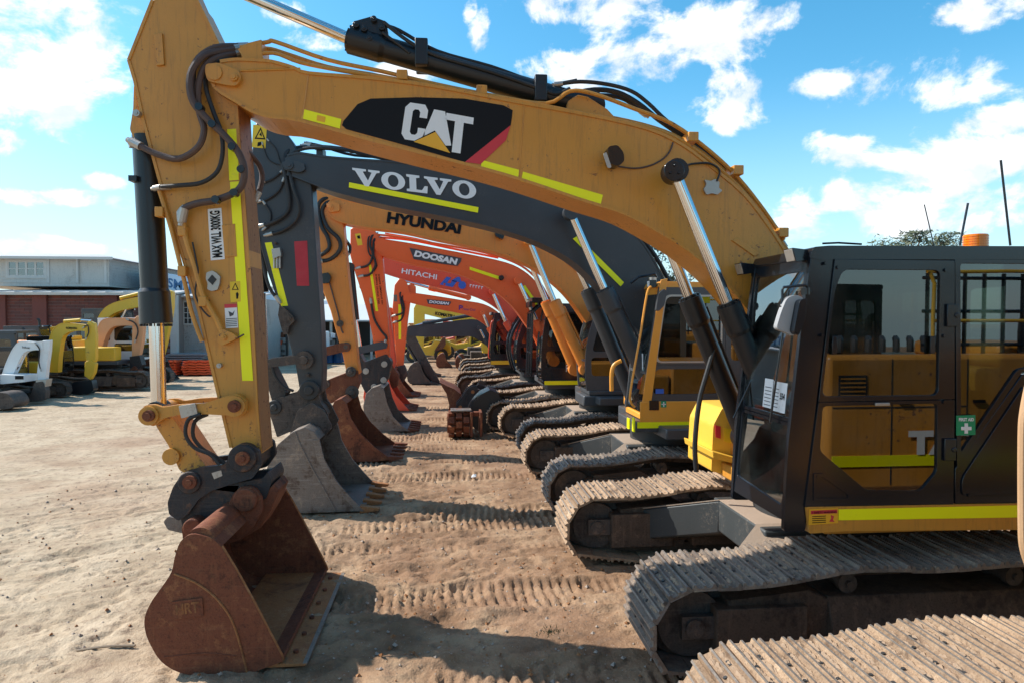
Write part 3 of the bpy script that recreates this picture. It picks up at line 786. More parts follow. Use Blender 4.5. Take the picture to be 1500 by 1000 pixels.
    zc = z0 + .72; MB().box(fx(zc) + .0, fx(zc) + .035, Yn + .062, Yf - .062, zc - .02, zc + .02).build('windscreen_bar', mat, cb)
    bk = MB(); bk.ring([(Yn + .06, z0 + .1), (Yf - .06, z0 + .1), (Yf - .06, z1), (Yn + .06, z1)], rnd([(Yn + .16, zs), (Yf - .16, zs), (Yf - .16, z1 - .16), (Yn + .16, z1 - .16)], .08), xr - .05, xr, mp=lambda a, b_, c: (c, a, b_))
    bk.build('cab_back', mat, cb)
    seat(cb, (xf0 + xr) / 2 - .02, (Yn + Yf) / 2, z0 + .08)
    if lamp:
        for yy in (Yn + .12, Yf - .12):
            l_ = MB(); l_.box(fx(z1) - .13, fx(z1) - .03, yy - .07, yy + .07, z1 + .0, z1 + .11); l_.cur = 1; l_.box(fx(z1) - .136, fx(z1) - .13, yy - .058, yy + .058, z1 + .012, z1 + .098)
            l_.build('work_lamp', [black_p, white_p], cb, .01)
    if rails:
        t_ = MB(); t_.tube([(fx(z0 + .2) - .02, Yn - .03, z0 + .25), (fx(z0 + .25) - .07, Yn - .05, z0 + .35), (fx((z0 + z1) / 2) - .05, Yn - .05, (z0 + z1) / 2), (fx(z1 - .3) - .07, Yn - .05, z1 - .3), (fx(z1 - .2), Yn - .02, z1 - .18)], .02, 8, 5)
        t_.build('grab_rail', rails, cb)
    if stripe:
        MB().box(xf0 + .06, xr, Yn - .008, Yn - .001, z0 - .02, z0 + .08).build('warning_strip', stripe, cb)
    return cb
def hyd(root, rod_end, mid, foot, Y, rb, rr, mat, name='boom_cylinder', collar=True, pipe=True, eye=True, Yb=None, ball=None):
    """hydraulic cylinder; rod from rod_end to mid, barrel from mid to foot (pixels read on the plane Y)"""
    a, m_, f = (Vector(W3(*rod_end, Y)), Vector(W3(*mid, Y)), Vector(W3(*foot, Y)))
    d = (f - m_).normalized()
    b = MB(); b.cyl(m_ + d * .02, f, rb, n=28)
    if collar: b.cyl(m_, m_ + d * rb * 2.6, rb * 1.16, n=28); b.cyl(m_ - d * .03, m_, rb * .8, n=24); b.cyl(m_ + d * rb * 2.6, m_ + d * rb * 3.0, rb * 1.16, rb, n=28)
    if eye: b.ycyl(f.x, f.z, Y - rb * .95, Y + rb * .95, rb * 1.25, n=24)
    if collar:
        for k in range(10):
            an = 2 * math.pi * k / 10; o_ = d.orthogonal().normalized(); p2 = d.cross(o_)
            c = m_ + (o_ * math.cos(an) + p2 * math.sin(an)) * rb * .98
            b.cyl(c - d * .02, c, rb * .1, n=6)
    ob = b.build(name, mat, root)
    MB().cyl(a, m_, rr, n=24).build('rod', chrome, ob)
    ek = 1.9 if collar else 1.15; e = MB(); e.ycyl(a.x, a.z, Y - rr * 1.6, Y + rr * 1.6, rr * ek, n=24)
    if ball: e.ycyl(a.x, a.z, Y - ball, Y - rr * 1.6, rr * 1.7, n=24)
    e.build('rod_eye', ball and black_p or mat, ob)
    if pipe:
        o_ = Vector((-d.z, 0, d.x)); 
        if o_.z < 0: o_ = -o_
        s_ = m_ + d * rb * 1.5 + o_ * rb * 1.25; e_ = f - d * rb * 2 + o_ * rb * 1.25
        MB().tube([s_ - o_ * rb * .4, s_, e_, e_ - o_ * rb * .4], rb * .16, 6, 1).build('feed_pipe', mat, ob)
    return ob
def boomer(root, top, bot, Yn, wd, mat, name='boom', weld=True, k=3, bevel=.012):
    """box section boom: outline read on the near plate, real width"""
    T = sm(P(Yn, top), k); B = sm(P(Yn, bot), k)
    m_ = MB(); m_.prism(T + B[::-1], Yn + .012, Yn + wd - .012)
    o = m_.build(name, mat, root, bevel)
    if weld:
        # top and bottom plates stand slightly proud of the side plates
        s_ = MB()
        for L_ in (T, B):
            for (a, b) in zip(L_[:-1], L_[1:]):
                dx, dz = b[0] - a[0], b[1] - a[1]; l = math.hypot(dx, dz) or 1e-6; n_ = (-dz / l * .014, dx / l * .014)
                s_.hexa([(a[0] - n_[0], Yn, a[1] - n_[1]), (b[0] - n_[0], Yn, b[1] - n_[1]), (b[0] - n_[0], Yn + wd, b[1] - n_[1]), (a[0] - n_[0], Yn + wd, a[1] - n_[1])],
                        [(a[0] + n_[0], Yn, a[1] + n_[1]), (b[0] + n_[0], Yn, b[1] + n_[1]), (b[0] + n_[0], Yn + wd, b[1] + n_[1]), (a[0] + n_[0], Yn + wd, a[1] + n_[1])])
        s_.build('flange_plate', mat, o)
    return o
def bucket_real(root, shell, front, y0, y1, m_out, m_in, teeth=0, lip=None, toothmat=None, name='bucket', ribs=True, th=.03):
    """shell: open outline from top front round the back to the lip; front: the side plate's open edge, top to lip"""
    side = shell + front[::-1][1:-1]
    sh = [Vector(p) for p in shell]; inn = []
    for i, p in enumerate(sh):
        d = (sh[min(i + 1, len(sh) - 1)] - sh[max(i - 1, 0)]).normalized(); inn.append(p + Vector((-d.y, d.x)) * th)
    cen = Vector((sum(p[0] for p in side) / len(side), sum(p[1] for p in side) / len(side)))
    if (inn[len(inn) // 2] - cen).length > (sh[len(sh) // 2] - cen).length: inn = [p * 2 - q for p, q in zip(sh, inn)]
    m_ = MB(); m_.prism([(p.x, p.y) for p in sh] + [(p.x, p.y) for p in inn[::-1]], y0 + .032, y1 - .032)
    ob = m_.build(name, m_in, root)
    for (a, b) in ((y0, y0 + .03), (y1 - .03, y1)):
        MB().prism(side, a, b).build('side_plate', m_out, ob, .006)
    if ribs:
        n = len(front)
        e = MB()
        for (yy) in (y0 - .012, y1 - .03 + .012):
            pl = front + [(p[0] - .10, p[1]) for p in front[::-1]]
            e.mark(); e.prism(pl, yy, yy + .03)
        e.build('side_cutter', m_out, ob, .004)
    if teeth:
        lx, lz = shell[-1]; px_, pz_ = shell[-2]
        d = Vector((lx - px_, lz - pz_)).normalized()
        for k in range(teeth):
            yc = y0 + .07 + (y1 - y0 - .14) * k / (teeth - 1)
            t_ = MB(); b0 = Vector((lx, lz)) - d * .06; tip = Vector((lx, lz)) + d * .22 + Vector((0, -.0))
            w0, w1, h0, h1 = .072, .046, .055, .018
            n_ = Vector((-d.y, d.x)); zc = n_ * .02
            q = []
            for (c, ww, hh) in ((b0 + zc, w0, h0), (tip + zc * .4, w1, h1)):
                for (sy, sn) in ((-1, -1), (1, -1), (1, 1), (-1, 1)):
                    v = c + n_ * hh * sn; q.append((v.x, yc + sy * ww, v.y))
            t_.hexa(q[:4], q[4:]); t_.build('tooth', toothmat or m_in, ob, .006)
    return ob
TPL_SHELL = [(.22, 1.07), (.10, 1.22), (0, 1.25), (-.18, 1.18), (-.39, 1.0), (-.5, .78), (-.55, .45), (-.5, .17), (-.36, .02), (.87, .0)]
TPL_FRONT = [(.22, 1.07), (.29, .78), (.47, .46), (.68, .22), (.87, .0)]
# ================================================================== the row of excavators on the right
# ------------------------------------------------------------------ 1: ochre excavator
YC = 6.65
ex = thing('excavator', 'large ochre yellow excavator with black cab and wide rusty bucket, nearest whole machine', 'excavator', (3.75, YC, 0), 'excavators parked in a row')
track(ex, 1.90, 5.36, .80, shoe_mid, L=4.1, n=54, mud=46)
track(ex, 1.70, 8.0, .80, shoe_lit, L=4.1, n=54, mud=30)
carbody(ex, 3.75, YC, 5.36, 8.0, 0)
YB = 6.36; BW = .58; YS = 6.45; SW = .40
top = [(322, 90), (345, 87), (372, 88), (398, 90), (430, 99), (452, 107), (540, 114), (640, 127), (760, 150), (860, 168), (947, 188), (1000, 212), (1045, 246), (1090, 284), (1124, 327), (1152, 369), (1190, 430), (1228, 520), (1240, 585)]
bot = [(312, 106), (314, 128), (348, 150), (369, 163), (395, 171), (441, 177), (550, 207), (681, 240), (760, 262), (853, 293), (905, 309), (940, 325), (988, 353), (1015, 371), (1050, 400), (1082, 434), (1125, 490), (1170, 550), (1205, 600), (1240, 605)]
boom = boomer(ex, top, bot, YB, BW, cat_yellow, k=3)
lx = P(YB - .008, [(452, 107), (441, 177)])
def seam(p0, p1, Y, parent, mat, r=.006):
    MB().tube([W3(*p0, Y), W3(*p1, Y)], r, 6, 1).build('weld_seam', mat, parent)
seam((452, 108), (443, 176), YB + .010, boom, cat_yellow); seam((768, 152), (760, 261), YB + .010, boom, cat_yellow)
seam((352, 104), (440, 101), YB + .008, boom, cat_yellow, .010)
# logo
patch(boom, 'logo_plate', YB + .012, [(501, 184), (503, 178), (524, 153), (543, 145), (610, 143), (680, 145), (738, 155), (751, 162), (750, 172), (748, 185), (704, 240), (681, 238), (600, 215), (508, 190)], black_d, .004)
patch(boom, 'red_flash', YB + .012, [(748, 184), (741, 206), (704, 241), (681, 238)], red_d, .008)
C_ = [(.98, .64), (.98, .86), (.82, 1), (.18, 1), (0, .86), (0, .14), (.18, 0), (.82, 0), (.98, .14), (.98, .36), (.66, .36), (.66, .22), (.58, .16), (.42, .16), (.34, .22), (.34, .78), (.42, .84), (.58, .84), (.66, .78), (.66, .64)]
A_ = [(0, 0), (.27, 1), (.71, 1), (1, 0), (.70, 0), (.64, .20), (.33, .20), (.28, 0)]
A2 = [(.385, .38), (.49, .80), (.60, .38)]
T_ = [(0, .82), (0, 1), (1, 1), (1, .82), (.66, .82), (.66, 0), (.34, 0), (.34, .82)]
def letter(parent, polyu, Yf, bl, br, tl, mat, off=.008):
    m_ = MB(); flat(m_, Yf, poly_shape(polyu), bl, br, tl); m_.v = [(a, b - off, c) for a, b, c in m_.v]; return m_.build('letter', mat, parent)
letter(boom, C_, YB + .012, (587, 204), (621, 209), (595, 150), white_d)
patch(boom, 'letter', YB + .012, [(619, 201), (636, 161), (652, 164), (661, 214), (640, 214)], white_d, .008)
letter(boom, T_, YB + .012, (648, 221), (688, 228), (654, 166), white_d)
patch(boom, 'triangle', YB + .012, [(603, 209), (637, 192), (662, 227)], black_d, .0095); patch(boom, 'triangle', YB + .012, [(606, 208.5), (638, 194), (659.5, 225)], gold_d, .0115)
for q in ([(445, 160.5), (500, 175), (498, 189), (442, 174)], [(706, 235), (761, 249.5), (758, 264), (704, 247.5)], [(766, 252), (883, 286), (880, 299), (763, 266)]):
    patch(boom, 'warning_strip', YB + .012, q, hi_yel, .005)
patch(boom, 'small_label', YB + .012, [(465, 169), (477, 172), (476, 180), (464, 177)], gold_d, .008)
# round boom tip plate with pins
tp = MB(); a, z = W(316, 109, YB); b2, z2 = W(345, 116, YB); r_ = .075
tp.prism(rnd(P(YB, [(303, 96), (322, 94), (352, 106), (355, 118), (348, 128), (335, 127), (306, 121), (302, 108)]), .03), YB - .035, YB + .02)
tp.ycyl(a, z, YB - .05, YB - .035, .068, n=24); tp.ycyl(b2, z2, YB - .06, YB - .035, .035, n=16); tp.ycyl(b2, z2, YB - .07, YB - .06, .022, n=6)
tp.build('boom_tip_pin_plate', cat_yellow, boom, .006)
# boom lamps, bracket and side fixtures
lm = MB(); x, z = W(895, 236, YB)
lm.prism(rnd(P(YB, [(884, 222), (898, 219), (907, 230), (908, 243), (899, 250), (887, 246)]), .03), YB - .17, YB - .02)
lm.cur = 1; lm.prism(rnd(P(YB - .17, [(883, 226), (888, 223), (896, 246), (890, 247)]), .02), YB - .176, YB - .168)
lm.build('work_lamp', [black_p, alu], boom, .012)
hose(boom, [(905, 244, -.03), (930, 247), (952, 243), (970, 234), (981, 222), (986, 209)], YB - .0, .008, hose_br, 'lamp_cable')
cast = MB(); cast.prism(rnd(P(YB, [(1031, 264), (1040, 266), (1047, 263), (1053, 268), (1052, 276), (1057, 280), (1050, 286), (1042, 284), (1034, 286), (1030, 278), (1034, 271)]), .01), YB - .02, YB + .01)
cast.build('cast_bracket', alu, boom, .004)
hose(boom, [(1004, 243, -.04), (1018, 240), (1040, 240), (1054, 250), (1050, 266)], YB - .02, .010, rubber, 'lamp_cable')
ppoly(boom, 'rib', [(1072, 352), (1080, 349), (1113, 372), (1106, 376)], YB - .004, YB + .03, cat_yellow, .004)
# pipes along the top of the boom and their clamps
pipes = [([(352, 70), (392, 62), (405, 62), (480, 88), (560, 105), (640, 124), (720, 140), (800, 152), (835, 134), (870, 138), (930, 160), (985, 182), (1040, 222), (1082, 262), (1120, 310), (1148, 352)], 6.46, .020),
         ([(352, 76), (390, 72), (420, 80), (480, 99), (560, 113), (700, 140), (840, 163), (940, 183), (1000, 206), (1060, 250), (1110, 305), (1152, 366)], 6.62, .024),
         ([(360, 84), (400, 78), (440, 92), (500, 104), (600, 120), (760, 148), (880, 172), (960, 190), (1010, 214), (1070, 262), (1118, 318), (1150, 372)], 6.42, .018)]
for pts, Y, r in pipes: hose(boom, pts, Y, r, cat_yellow, 'hydraulic_pipe')
for (px, py) in ((590, 115), (705, 137), (1010, 204), (1075, 252), (1140, 342)):
    c = MB(); x, z = W(px, py, 6.5); c.box(x - .05, x + .05, 6.38, 6.66, z - .05, z + .04); c.build('pipe_clamp', cat_yellow, boom, .008)
ppoly(boom, 'pipe_bracket', [(363, 63), (383, 58), (384, 78), (386, 88), (355, 90), (353, 80), (348, 72)], 6.40, 6.66, cat_yellow, .006)
for i, (pts, r) in enumerate([([(815, 124), (850, 120), (890, 124), (925, 134), (950, 152), (980, 180), (1040, 224), (1090, 272), (1145, 345)], .020), ([(830, 140), (870, 132), (905, 136), (935, 152), (965, 176), (1010, 208), (1070, 258), (1120, 316), (1148, 360)], .026),
                              ([(835, 146), (880, 140), (915, 146), (945, 168)], .022)]):
    hose(boom, pts, 6.60 + .07 * i, r, rubber, 'hydraulic_hose')
# stick cylinder foot bracket
ppoly(boom, 'cylinder_bracket', [(828, 165), (832, 148), (846, 139), (862, 142), (890, 160), (905, 176)], 6.52, 6.80, cat_yellow, .01)
# stick
SO = [(223, 0), (188, 88), (197, 118), (208, 170), (225, 234), (243, 300), (256, 340), (291, 455), (306, 520), (321, 584), (338, 655), (352, 674), (372, 676), (381, 664), (376, 600), (368, 440), (357, 300), (349, 205), (346, 152), (331, 88), (288, 0), (268, -45), (236, -40)]
st = MB(); st.prism(P(YS, SO), YS + .01, YS + SW - .01); stick = st.build('stick', cat_worn, ex, .012)
RE = [(288, 0), (331, 88), (346, 152), (349, 205), (357, 300), (368, 440), (376, 600), (381, 664)]; LE = [(223, 0), (188, 88), (197, 118), (208, 170), (225, 234), (243, 300), (256, 340), (291, 455), (321, 584), (338, 655)]
fl = MB()
for Lx in (RE, LE):
    q = P(YS, Lx)
    for (a, b) in zip(q[:-1], q[1:]):
        dx, dz = b[0] - a[0], b[1] - a[1]; l = math.hypot(dx, dz); n_ = (-dz / l * .013, dx / l * .013)
        fl.hexa([(a[0] - n_[0], YS, a[1] - n_[1]), (b[0] - n_[0], YS, b[1] - n_[1]), (b[0] - n_[0], YS + SW, b[1] - n_[1]), (a[0] - n_[0], YS + SW, a[1] - n_[1])],
                [(a[0] + n_[0], YS, a[1] + n_[1]), (b[0] + n_[0], YS, b[1] + n_[1]), (b[0] + n_[0], YS + SW, b[1] + n_[1]), (a[0] + n_[0], YS + SW, a[1] + n_[1])])
fl.build('flange_plate', cat_worn, stick)
fr_ = MB(); q = P(YS, [(345.5, 152), (348.5, 205), (356.5, 300), (362, 380), (367.5, 440), (375.5, 600), (380.5, 662)])
fr_.prism([(a + .008, b) for a, b in q] + [(a + .020, b) for a, b in q[::-1]], YS + .015, YS + SW - .015); fr_.build('edge_plate', cat_rust, stick)
def spatch(name, pts, mat, off=.005): return patch(stick, name, YS + .01, pts, mat, off)
spatch('warning_strip', [(333, 190), (348, 189), (350, 264), (336, 265)], hi_yel); spatch('warning_strip', [(337, 267), (351, 266), (371, 557), (355, 557)], hi_yel)
spatch('load_label', [(304.5, 307), (324.5, 305), (329.5, 380), (309, 382)], white_d)
text(stick, 'MAX WLL 3000KG', YS + .01, (326.5, 377), (322.5, 309), (311.5, 378), black_d, bold=.035, off=.009)
spatch('caution_label', [(337, 413), (352, 412), (353, 442), (338, 443)], warn_y, .0065)
for q in ([(340, 425), (345, 414.5), (350, 425)],): spatch('caution_triangle', q, black_d, .009); spatch('caution_triangle', [(342, 424), (345, 417), (348.2, 424)], warn_y, .011)
spatch('caution_symbol', [(346, 430), (348, 428), (350, 431), (349, 438), (346.5, 438)], black_d, .008)
spatch('instruction_label', [(329, 446), (347, 445), (349, 480), (331, 481)], white_d); spatch('instruction_header', [(329, 446), (347, 445), (347.3, 450.5), (329.3, 451.5)], red_d, .008)
for k in range(5): spatch('instruction_line', [(331.5, 467 + k * 2.6), (347.5, 466 + k * 2.6), (347.6, 467 + k * 2.6), (331.6, 468 + k * 2.6)], grey_d, .008)
spatch('instruction_figure', [(335, 456), (341, 459), (344, 455), (342, 462), (337, 464)], grey_d, .008)
spatch('cover_plate', [(225.5, 50), (238, 48), (240.5, 96), (230, 97)], cat_worn, .025) if False else MB().prism(P(YS, [(226, 50), (238, 49), (241, 96), (230, 97)]), YS - .012, YS + .01).build('rib', cat_yellow, stick, .004)
MB().prism(P(YS, [(325, 330), (344, 328), (347, 376), (329, 377)]), YS + .0, YS + .012).build('cover_plate', cat_worn, stick, .003)
MB().prism(rnd(P(YS, [(304, 400), (312, 397), (318, 400), (324, 406), (323, 416), (320, 425), (311, 427), (305, 424), (306, 416), (303, 409)]), .01), YS - .03, YS + .01).build('cast_bracket', alu, stick, .004)
MB().prism(P(YS, [(306, 411), (312.5, 403), (319, 410), (313, 418)]), YS - .036, YS - .03).build('cast_pad', dark_m, stick)
sb = MB(); sb.prism(rnd(P(YS, [(322, 488), (330, 482), (344, 488), (352, 494), (341, 500), (329, 506), (322, 500)]), .01), YS - .07, YS + .01); pin(sb, 328, 494, YS - .07, .025, YS - .09, YS - .06); sb.build('valve_bracket', cat_worn, stick, .006)
hose(stick, [(342, 497, -.03), (350, 494, -.06), (357, 490, -.08)], YS, .008, hose_br, 'lever', smooth=1)
sb = MB(); pin(sb, 322, 535, YS, .022, YS - .03, YS + .01); pin(sb, 203, 168, YS, .03, YS - .05, YS + .01); sb.build('bolt', alu, stick)
# pipes on the left edge of the stick
hose(stick, [(232, 275), (240, 300), (252, 340), (262, 380), (272, 420), (280, 455), (290, 485), (296, 500)], YS - .02, .020, cat_worn, 'hydraulic_pipe')
hose(stick, [(268, 325), (272, 350), (285, 390), (296, 430), (304, 445), (318, 470), (326, 490)], YS - .045, .024, cat_worn, 'hydraulic_pipe')
hose(stick, [(282, 355), (288, 385), (290, 400), (286, 430), (294, 450), (304, 462), (308, 464)], YS - .055, .008, rubber, 'cable')
for (px, py) in ((270, 340), (300, 442), (270, 398), (237, 312)):
    c = MB(); x, z = W(px, py, YS); c.box(x - .035, x + .035, YS - .07, YS + .02, z - .045, z + .045); c.build('pipe_clamp', cat_worn, stick, .006)
# hoses across the joint
hs = [([(358, 71, .12), (318, 76), (295, 84, -.1), (279, 110, -.12), (281, 145, -.12), (299, 170, -.12), (330, 200, -.12), (350, 225, -.12), (358, 252, -.12), (350, 278, -.1), (318, 293, -.08), (290, 298, -.06), (270, 306, -.04), (267, 320, -.03)], .031, hose_br),
      ([(358, 77, .12), (320, 84), (300, 98, -.06), (290, 130, -.08), (292, 165, -.06), (299, 190, -.08), (290, 216, -.08), (262, 233, -.06), (230, 226, -.04), (205, 214, -.02), (195, 209, 0)], .029, hose_br),
      ([(360, 82, .14), (322, 88), (304, 105, -.02), (302, 130, -.03), (313, 165, -.05), (324, 195, -.06), (326, 225, -.06), (318, 252, -.06), (295, 268, -.05), (262, 272, -.05), (238, 274, -.03), (228, 276, 0)], .020, rubber),
      ([(360, 68, .16), (315, 70), (286, 92, .0), (284, 130, -.02), (296, 168, -.02), (340, 205, .1), (372, 232, .42), (384, 255, .46), (380, 280, .44), (374, 292, .42)], .026, hose_br)]
for pts, r, m_ in hs: hose(stick, pts, YS - .03, r, m_, 'hydraulic_hose', 10)
for (px, py) in ((293, 158), (312, 183), (341, 216), (354, 249), (344, 283), (317, 293)):
    x, z = W(px, py, YS - .15); MB().ycyl(x, z, YS - .19, YS - .11, .034, n=10).build('hose_tie', black_p, stick)
f_ = MB(); f_.tube([W3(200, 207, YS), W3(192, 209, YS), W3(194, 216, YS)], .03, 8, 1); f_.mark(); f_.tube([W3(250, 274, YS - .05), W3(236, 275, YS - .05)], .026, 8, 1); f_.mark(); f_.tube([W3(272, 304, YS - .06), W3(264, 312, YS - .06), W3(266, 326, YS - .06)], .034, 8, 2); f_.build('hose_fitting', alu, stick)
# top bracket for the bucket cylinder
MB().prism(rnd(P(YS + .05, [(196, 125), (204, 168), (212, 180), (210, 200), (196, 203), (190, 190), (195, 160)]), .02), YS + .05, YS + .09).build('cylinder_lug', cat_worn, stick, .005)
# stick cylinder: chromed rod from the stick's top to the black barrel on the boom
YK = 6.66
hyd(ex, (285, -40), (513, 58), (862, 158), YK, .115, .056, cyl_black, 'stick_cylinder', True, False)
vb = MB(); vb.prism(P(YK - .08, [(512, 45), (520, 32), (545, 25), (566, 33), (569, 52), (560, 66), (520, 60)]), YK - .1, YK + .1)
for (px, py, r) in ((522, 38, .03), (534, 44, .03), (548, 30, .028), (560, 42, .03), (542, 58, .028)): pin(vb, px, py, YK - .1, r, YK - .14, YK - .08)
vb.build('valve_block', cyl_black, ex, .008)
for pts, Y, r in (([(565, 38), (585, 45), (640, 75), (720, 98), (780, 120), (800, 128), (825, 122), (845, 118)], YK - .05, .018), ([(562, 33), (600, 62), (640, 82), (720, 106), (790, 130), (815, 138), (835, 130)], YK - .12, .018), ([(560, 48), (590, 70), (600, 78)], YK - .12, .014)):
    hose(ex, pts, Y, r, rubber, 'feed_pipe')
for (px, py) in ((618, 84), (790, 136)):
    a = W3(px, py, YK); MB().box(a[0] - .06, a[0] + .06, YK - .14, YK + .14, a[2] - .12, a[2] + .13).build('pipe_clamp', cyl_black, ex, .01)
# boom cylinders
hyd(ex, (988, 252), (1067, 447), (1166, 690), 6.12, .098, .055, cyl_black, 'boom_cylinder', ball=.10)
hyd(ex, (952, 285), (1010, 437), (1092, 640), 7.08, .105, .060, cyl_black, 'boom_cylinder')
hb = MB(); x, z = W(988, 250, 6.0); hb.ycyl(x, z, 6.0, 6.05, .095, n=24)
for k in range(3):
    a = R(90 + 120 * k); hb.ycyl(x + .045 * math.cos(a), z + .045 * math.sin(a), 5.985, 6.0, .012, n=6)
hb.build('boom_pin_cap', black_p, boom, .006)
# bucket cylinder
hyd(ex, (233, 598), (229, 470), (214, 200), 6.60, .118, .066, cyl_black, 'bucket_cylinder', False, False, False)
cc_ = MB(); A0 = Vector(W3(229, 474, 6.6)); A1 = Vector(W3(226, 428, 6.6)); cc_.cyl(A0, A1, .142, .135, n=28); cc_.cyl(A1, A1 + (A1 - A0) * .12, .135, .118, n=28)
for k in range(12):
    an = 2 * math.pi * k / 12; c = A0 + Vector((math.cos(an) * .125, math.sin(an) * .125, 0)); cc_.cyl(c, c - Vector((0, 0, .025)), .014, n=6)
x, z = W(200, 262, 6.5); cc_.marks.append((len(cc_.v), len(cc_.f))); cc_.marks.append((len(cc_.v), len(cc_.f))); cc_.box(x - .05, x + .02, 6.45, 6.56, z - .03, z + .02)
cc_.build('cylinder_gland', cyl_black, ex)
# tipping link (yellow), guide arm, coupler
YL = 6.36
lk = MB(); q = rnd(P(YL, [(207, 600), (212, 593), (226, 592), (238, 596), (262, 592), (300, 590), (330, 580), (348, 576), (360, 586), (361, 602), (350, 611), (334, 608), (300, 606), (262, 607), (240, 612), (226, 624), (212, 620), (205, 610)]), .02)
lk.prism(q, YL, YL + .05); lk.prism(q, YL + .50, YL + .55)
for (px, py, r) in ((219, 608, .085), (344, 594, .095)):
    x, z = W(px, py, YL); lk.ycyl(x, z, YL - .03, YL + .58, r, n=24)
lk.build('tipping_link', cat_worn, ex, .008)
pn = MB()
for (px, py, r) in ((219, 608, .05), (344, 594, .055)): pin(pn, px, py, YL - .03, r, YL - .065, YL - .02, .6)
pn.build('link_pin', rust_m, ex)
MB().prism(rnd(P(YL - .02, [(262, 594), (286, 590), (290, 606), (266, 612)]), .01), YL - .03, YL).build('cast_bracket', alu, ex, .005)
g_ = MB(); g_.prism(rnd(P(YL + .08, [(228, 624), (222, 600), (250, 608), (290, 668), (306, 690), (282, 700), (262, 688), (246, 652)]), .02), YL + .09, YL + .47); g_.ycyl(*W(253, 667, YL + .1), YL + .05, YL + .12, .075)
g_.build('guide_link', cat_worn, ex, .012)
hose(ex, [(294, 606), (276, 614), (272, 636), (285, 655), (308, 665), (322, 680)], YL - .02, .018, rubber, 'coupler_hose'); hose(ex, [(304, 606), (286, 616), (283, 638), (296, 656), (316, 668), (334, 682)], YL + .03, .018, rubber, 'coupler_hose')
cp = rnd(P(YL, [(345, 659), (361, 649), (380, 659), (384, 680), (370, 700), (340, 708), (310, 718), (292, 730), (276, 752), (262, 762), (248, 752), (246, 735), (254, 712), (268, 692), (292, 684), (328, 680)]), .02)
c = MB(); c.prism(cp, YL - .01, YL + .045); c.prism(cp, YL + .50, YL + .555); c.prism(shrink(cp, .05), YL + .045, YL + .5)
coup = c.build('coupler', hitch_dark, ex, .01)
c = MB()
for (px, py, r) in ((279, 705, .10), (356, 670, .125)): x, z = W(px, py, YL); c.mark(); c.ycyl(x, z, YL - .04, YL + .59, r, n=28)
c.build('coupler_boss', hitch_dark, coup, .01)
c = MB()
for (px, py, r) in ((279, 705, .06), (356, 670, .062)): pin(c, px, py, YL - .04, r, YL - .075, YL - .03, .5)
c.build('coupler_pin', rust_m, coup)
patch(coup, 'serial_plate', YL - .01, [(310, 692), (324, 688), (326, 696), (314, 701)], alu, .004)
MB().prism(rnd(P(YL + .03, [(262, 745), (300, 715), (350, 706), (385, 700), (392, 690), (398, 705), (390, 730), (330, 745), (290, 770), (268, 775)]), .02), YL + .03, YL + .52).build('coupler_body', hitch_dark, coup, .012)
MB().prism(rnd(P(YL + .01, [(233, 768), (240, 760), (262, 765), (275, 780), (270, 787), (240, 780)]), .02), YL + .1, YL + .3).build('coupler_hook', steel_b, coup, .01)
# bucket with lugs
BY0, BY1 = 5.56, 7.60
shell = P(BY0, [(324, 800), (312, 789), (298, 784), (279, 782), (264, 793), (256, 815), (251, 837), (237, 859), (222, 880), (212, 903), (213, 925), (221, 945), (236, 968), (262, 984), (300, 990), (356, 990), (392, 991), (446, 984)])
frontE = P(BY0, [(324, 800), (345, 834), (373, 885), (413, 962), (446, 984)])
shell[-1] = (shell[-1][0], .012); frontE[-1] = shell[-1]
sh_s = sm(shell[:-2], 3) + [P(BY0, [(414, 968)])[0]]
fr_s = frontE[:3] + [P(BY0, [(412, 960)])[0], P(BY0, [(414, 968)])[0]]
bk = bucket_real(ex, sh_s, fr_s, BY0, BY1, rust_m, rust_m, name='bucket', ribs=False)
x0_, z0_ = P(BY0, [(385, 988)])[0]; lxx = shell[-1][0]
m_ = MB(); hq = [(x0_ - .5, .02), (x0_, .012), (lxx, .012), (lxx + .015, .03), (x0_, .05), (x0_ - .5, .055)]
m_.prism(hq, BY0 + .01, BY1 - .01); m_.build('cutting_lip', rust_floor, bk, .004)
m_ = MB(); m_.box(lxx - .02, lxx + .018, BY0 + .02, BY1 - .02, .012, .034); m_.build('worn_lip_edge', ridge_m, bk, .004)
for yy in (BY0 + .015, BY1 - .015): MB().tube([(a, yy, b) for a, b in fr_s], .013, 6, 1).build('worn_side_edge', rust_floor, bk)
for k in range(6):
    yy = BY0 + .2 + k * (BY1 - BY0 - .4) / 5; MB().cyl((lxx - .11, yy, .035), (lxx - .11, yy, .06), .022, n=10).build('lip_bolt', rust_m, bk)
m_ = MB(); m_.tube([W3(a, b, BY0 - .004) for a, b in [(255, 840), (285, 852), (315, 874), (338, 905), (352, 945), (362, 985)]], .009, 6, 4); m_.build('weld_seam', rust_floor, bk)
m_ = MB(); m_.tube([W3(a, b, BY0 - .002) for a, b in [(240, 962), (300, 956), (345, 960)]], .006, 6, 3); m_.build('weld_seam', rust_m, bk)
patch(bk, 'maker_plate', BY0, [(252, 880), (297, 874), (299, 900), (255, 906)], rust_m, .014, th=.012)
text(bk, 'HRT', BY0 - .014, (258, 900), (292, 896), (257, 884), rust_floor, off=.003)
m_ = MB(); p0 = Vector(W3(293, 793, BY0 + .03)); m_.cyl((p0.x, BY0 + .03, p0.z), (p0.x, BY1 - .03, p0.z), .115, n=24); m_.build('torque_tube', rust_m, bk)
YE = 6.28
lug = rnd(P(YE, [(342, 722), (352, 713), (370, 714), (383, 728), (384, 748), (370, 772), (352, 790), (322, 800), (290, 800), (268, 790), (266, 772), (278, 760), (300, 764), (330, 748), (336, 735)]), .02)
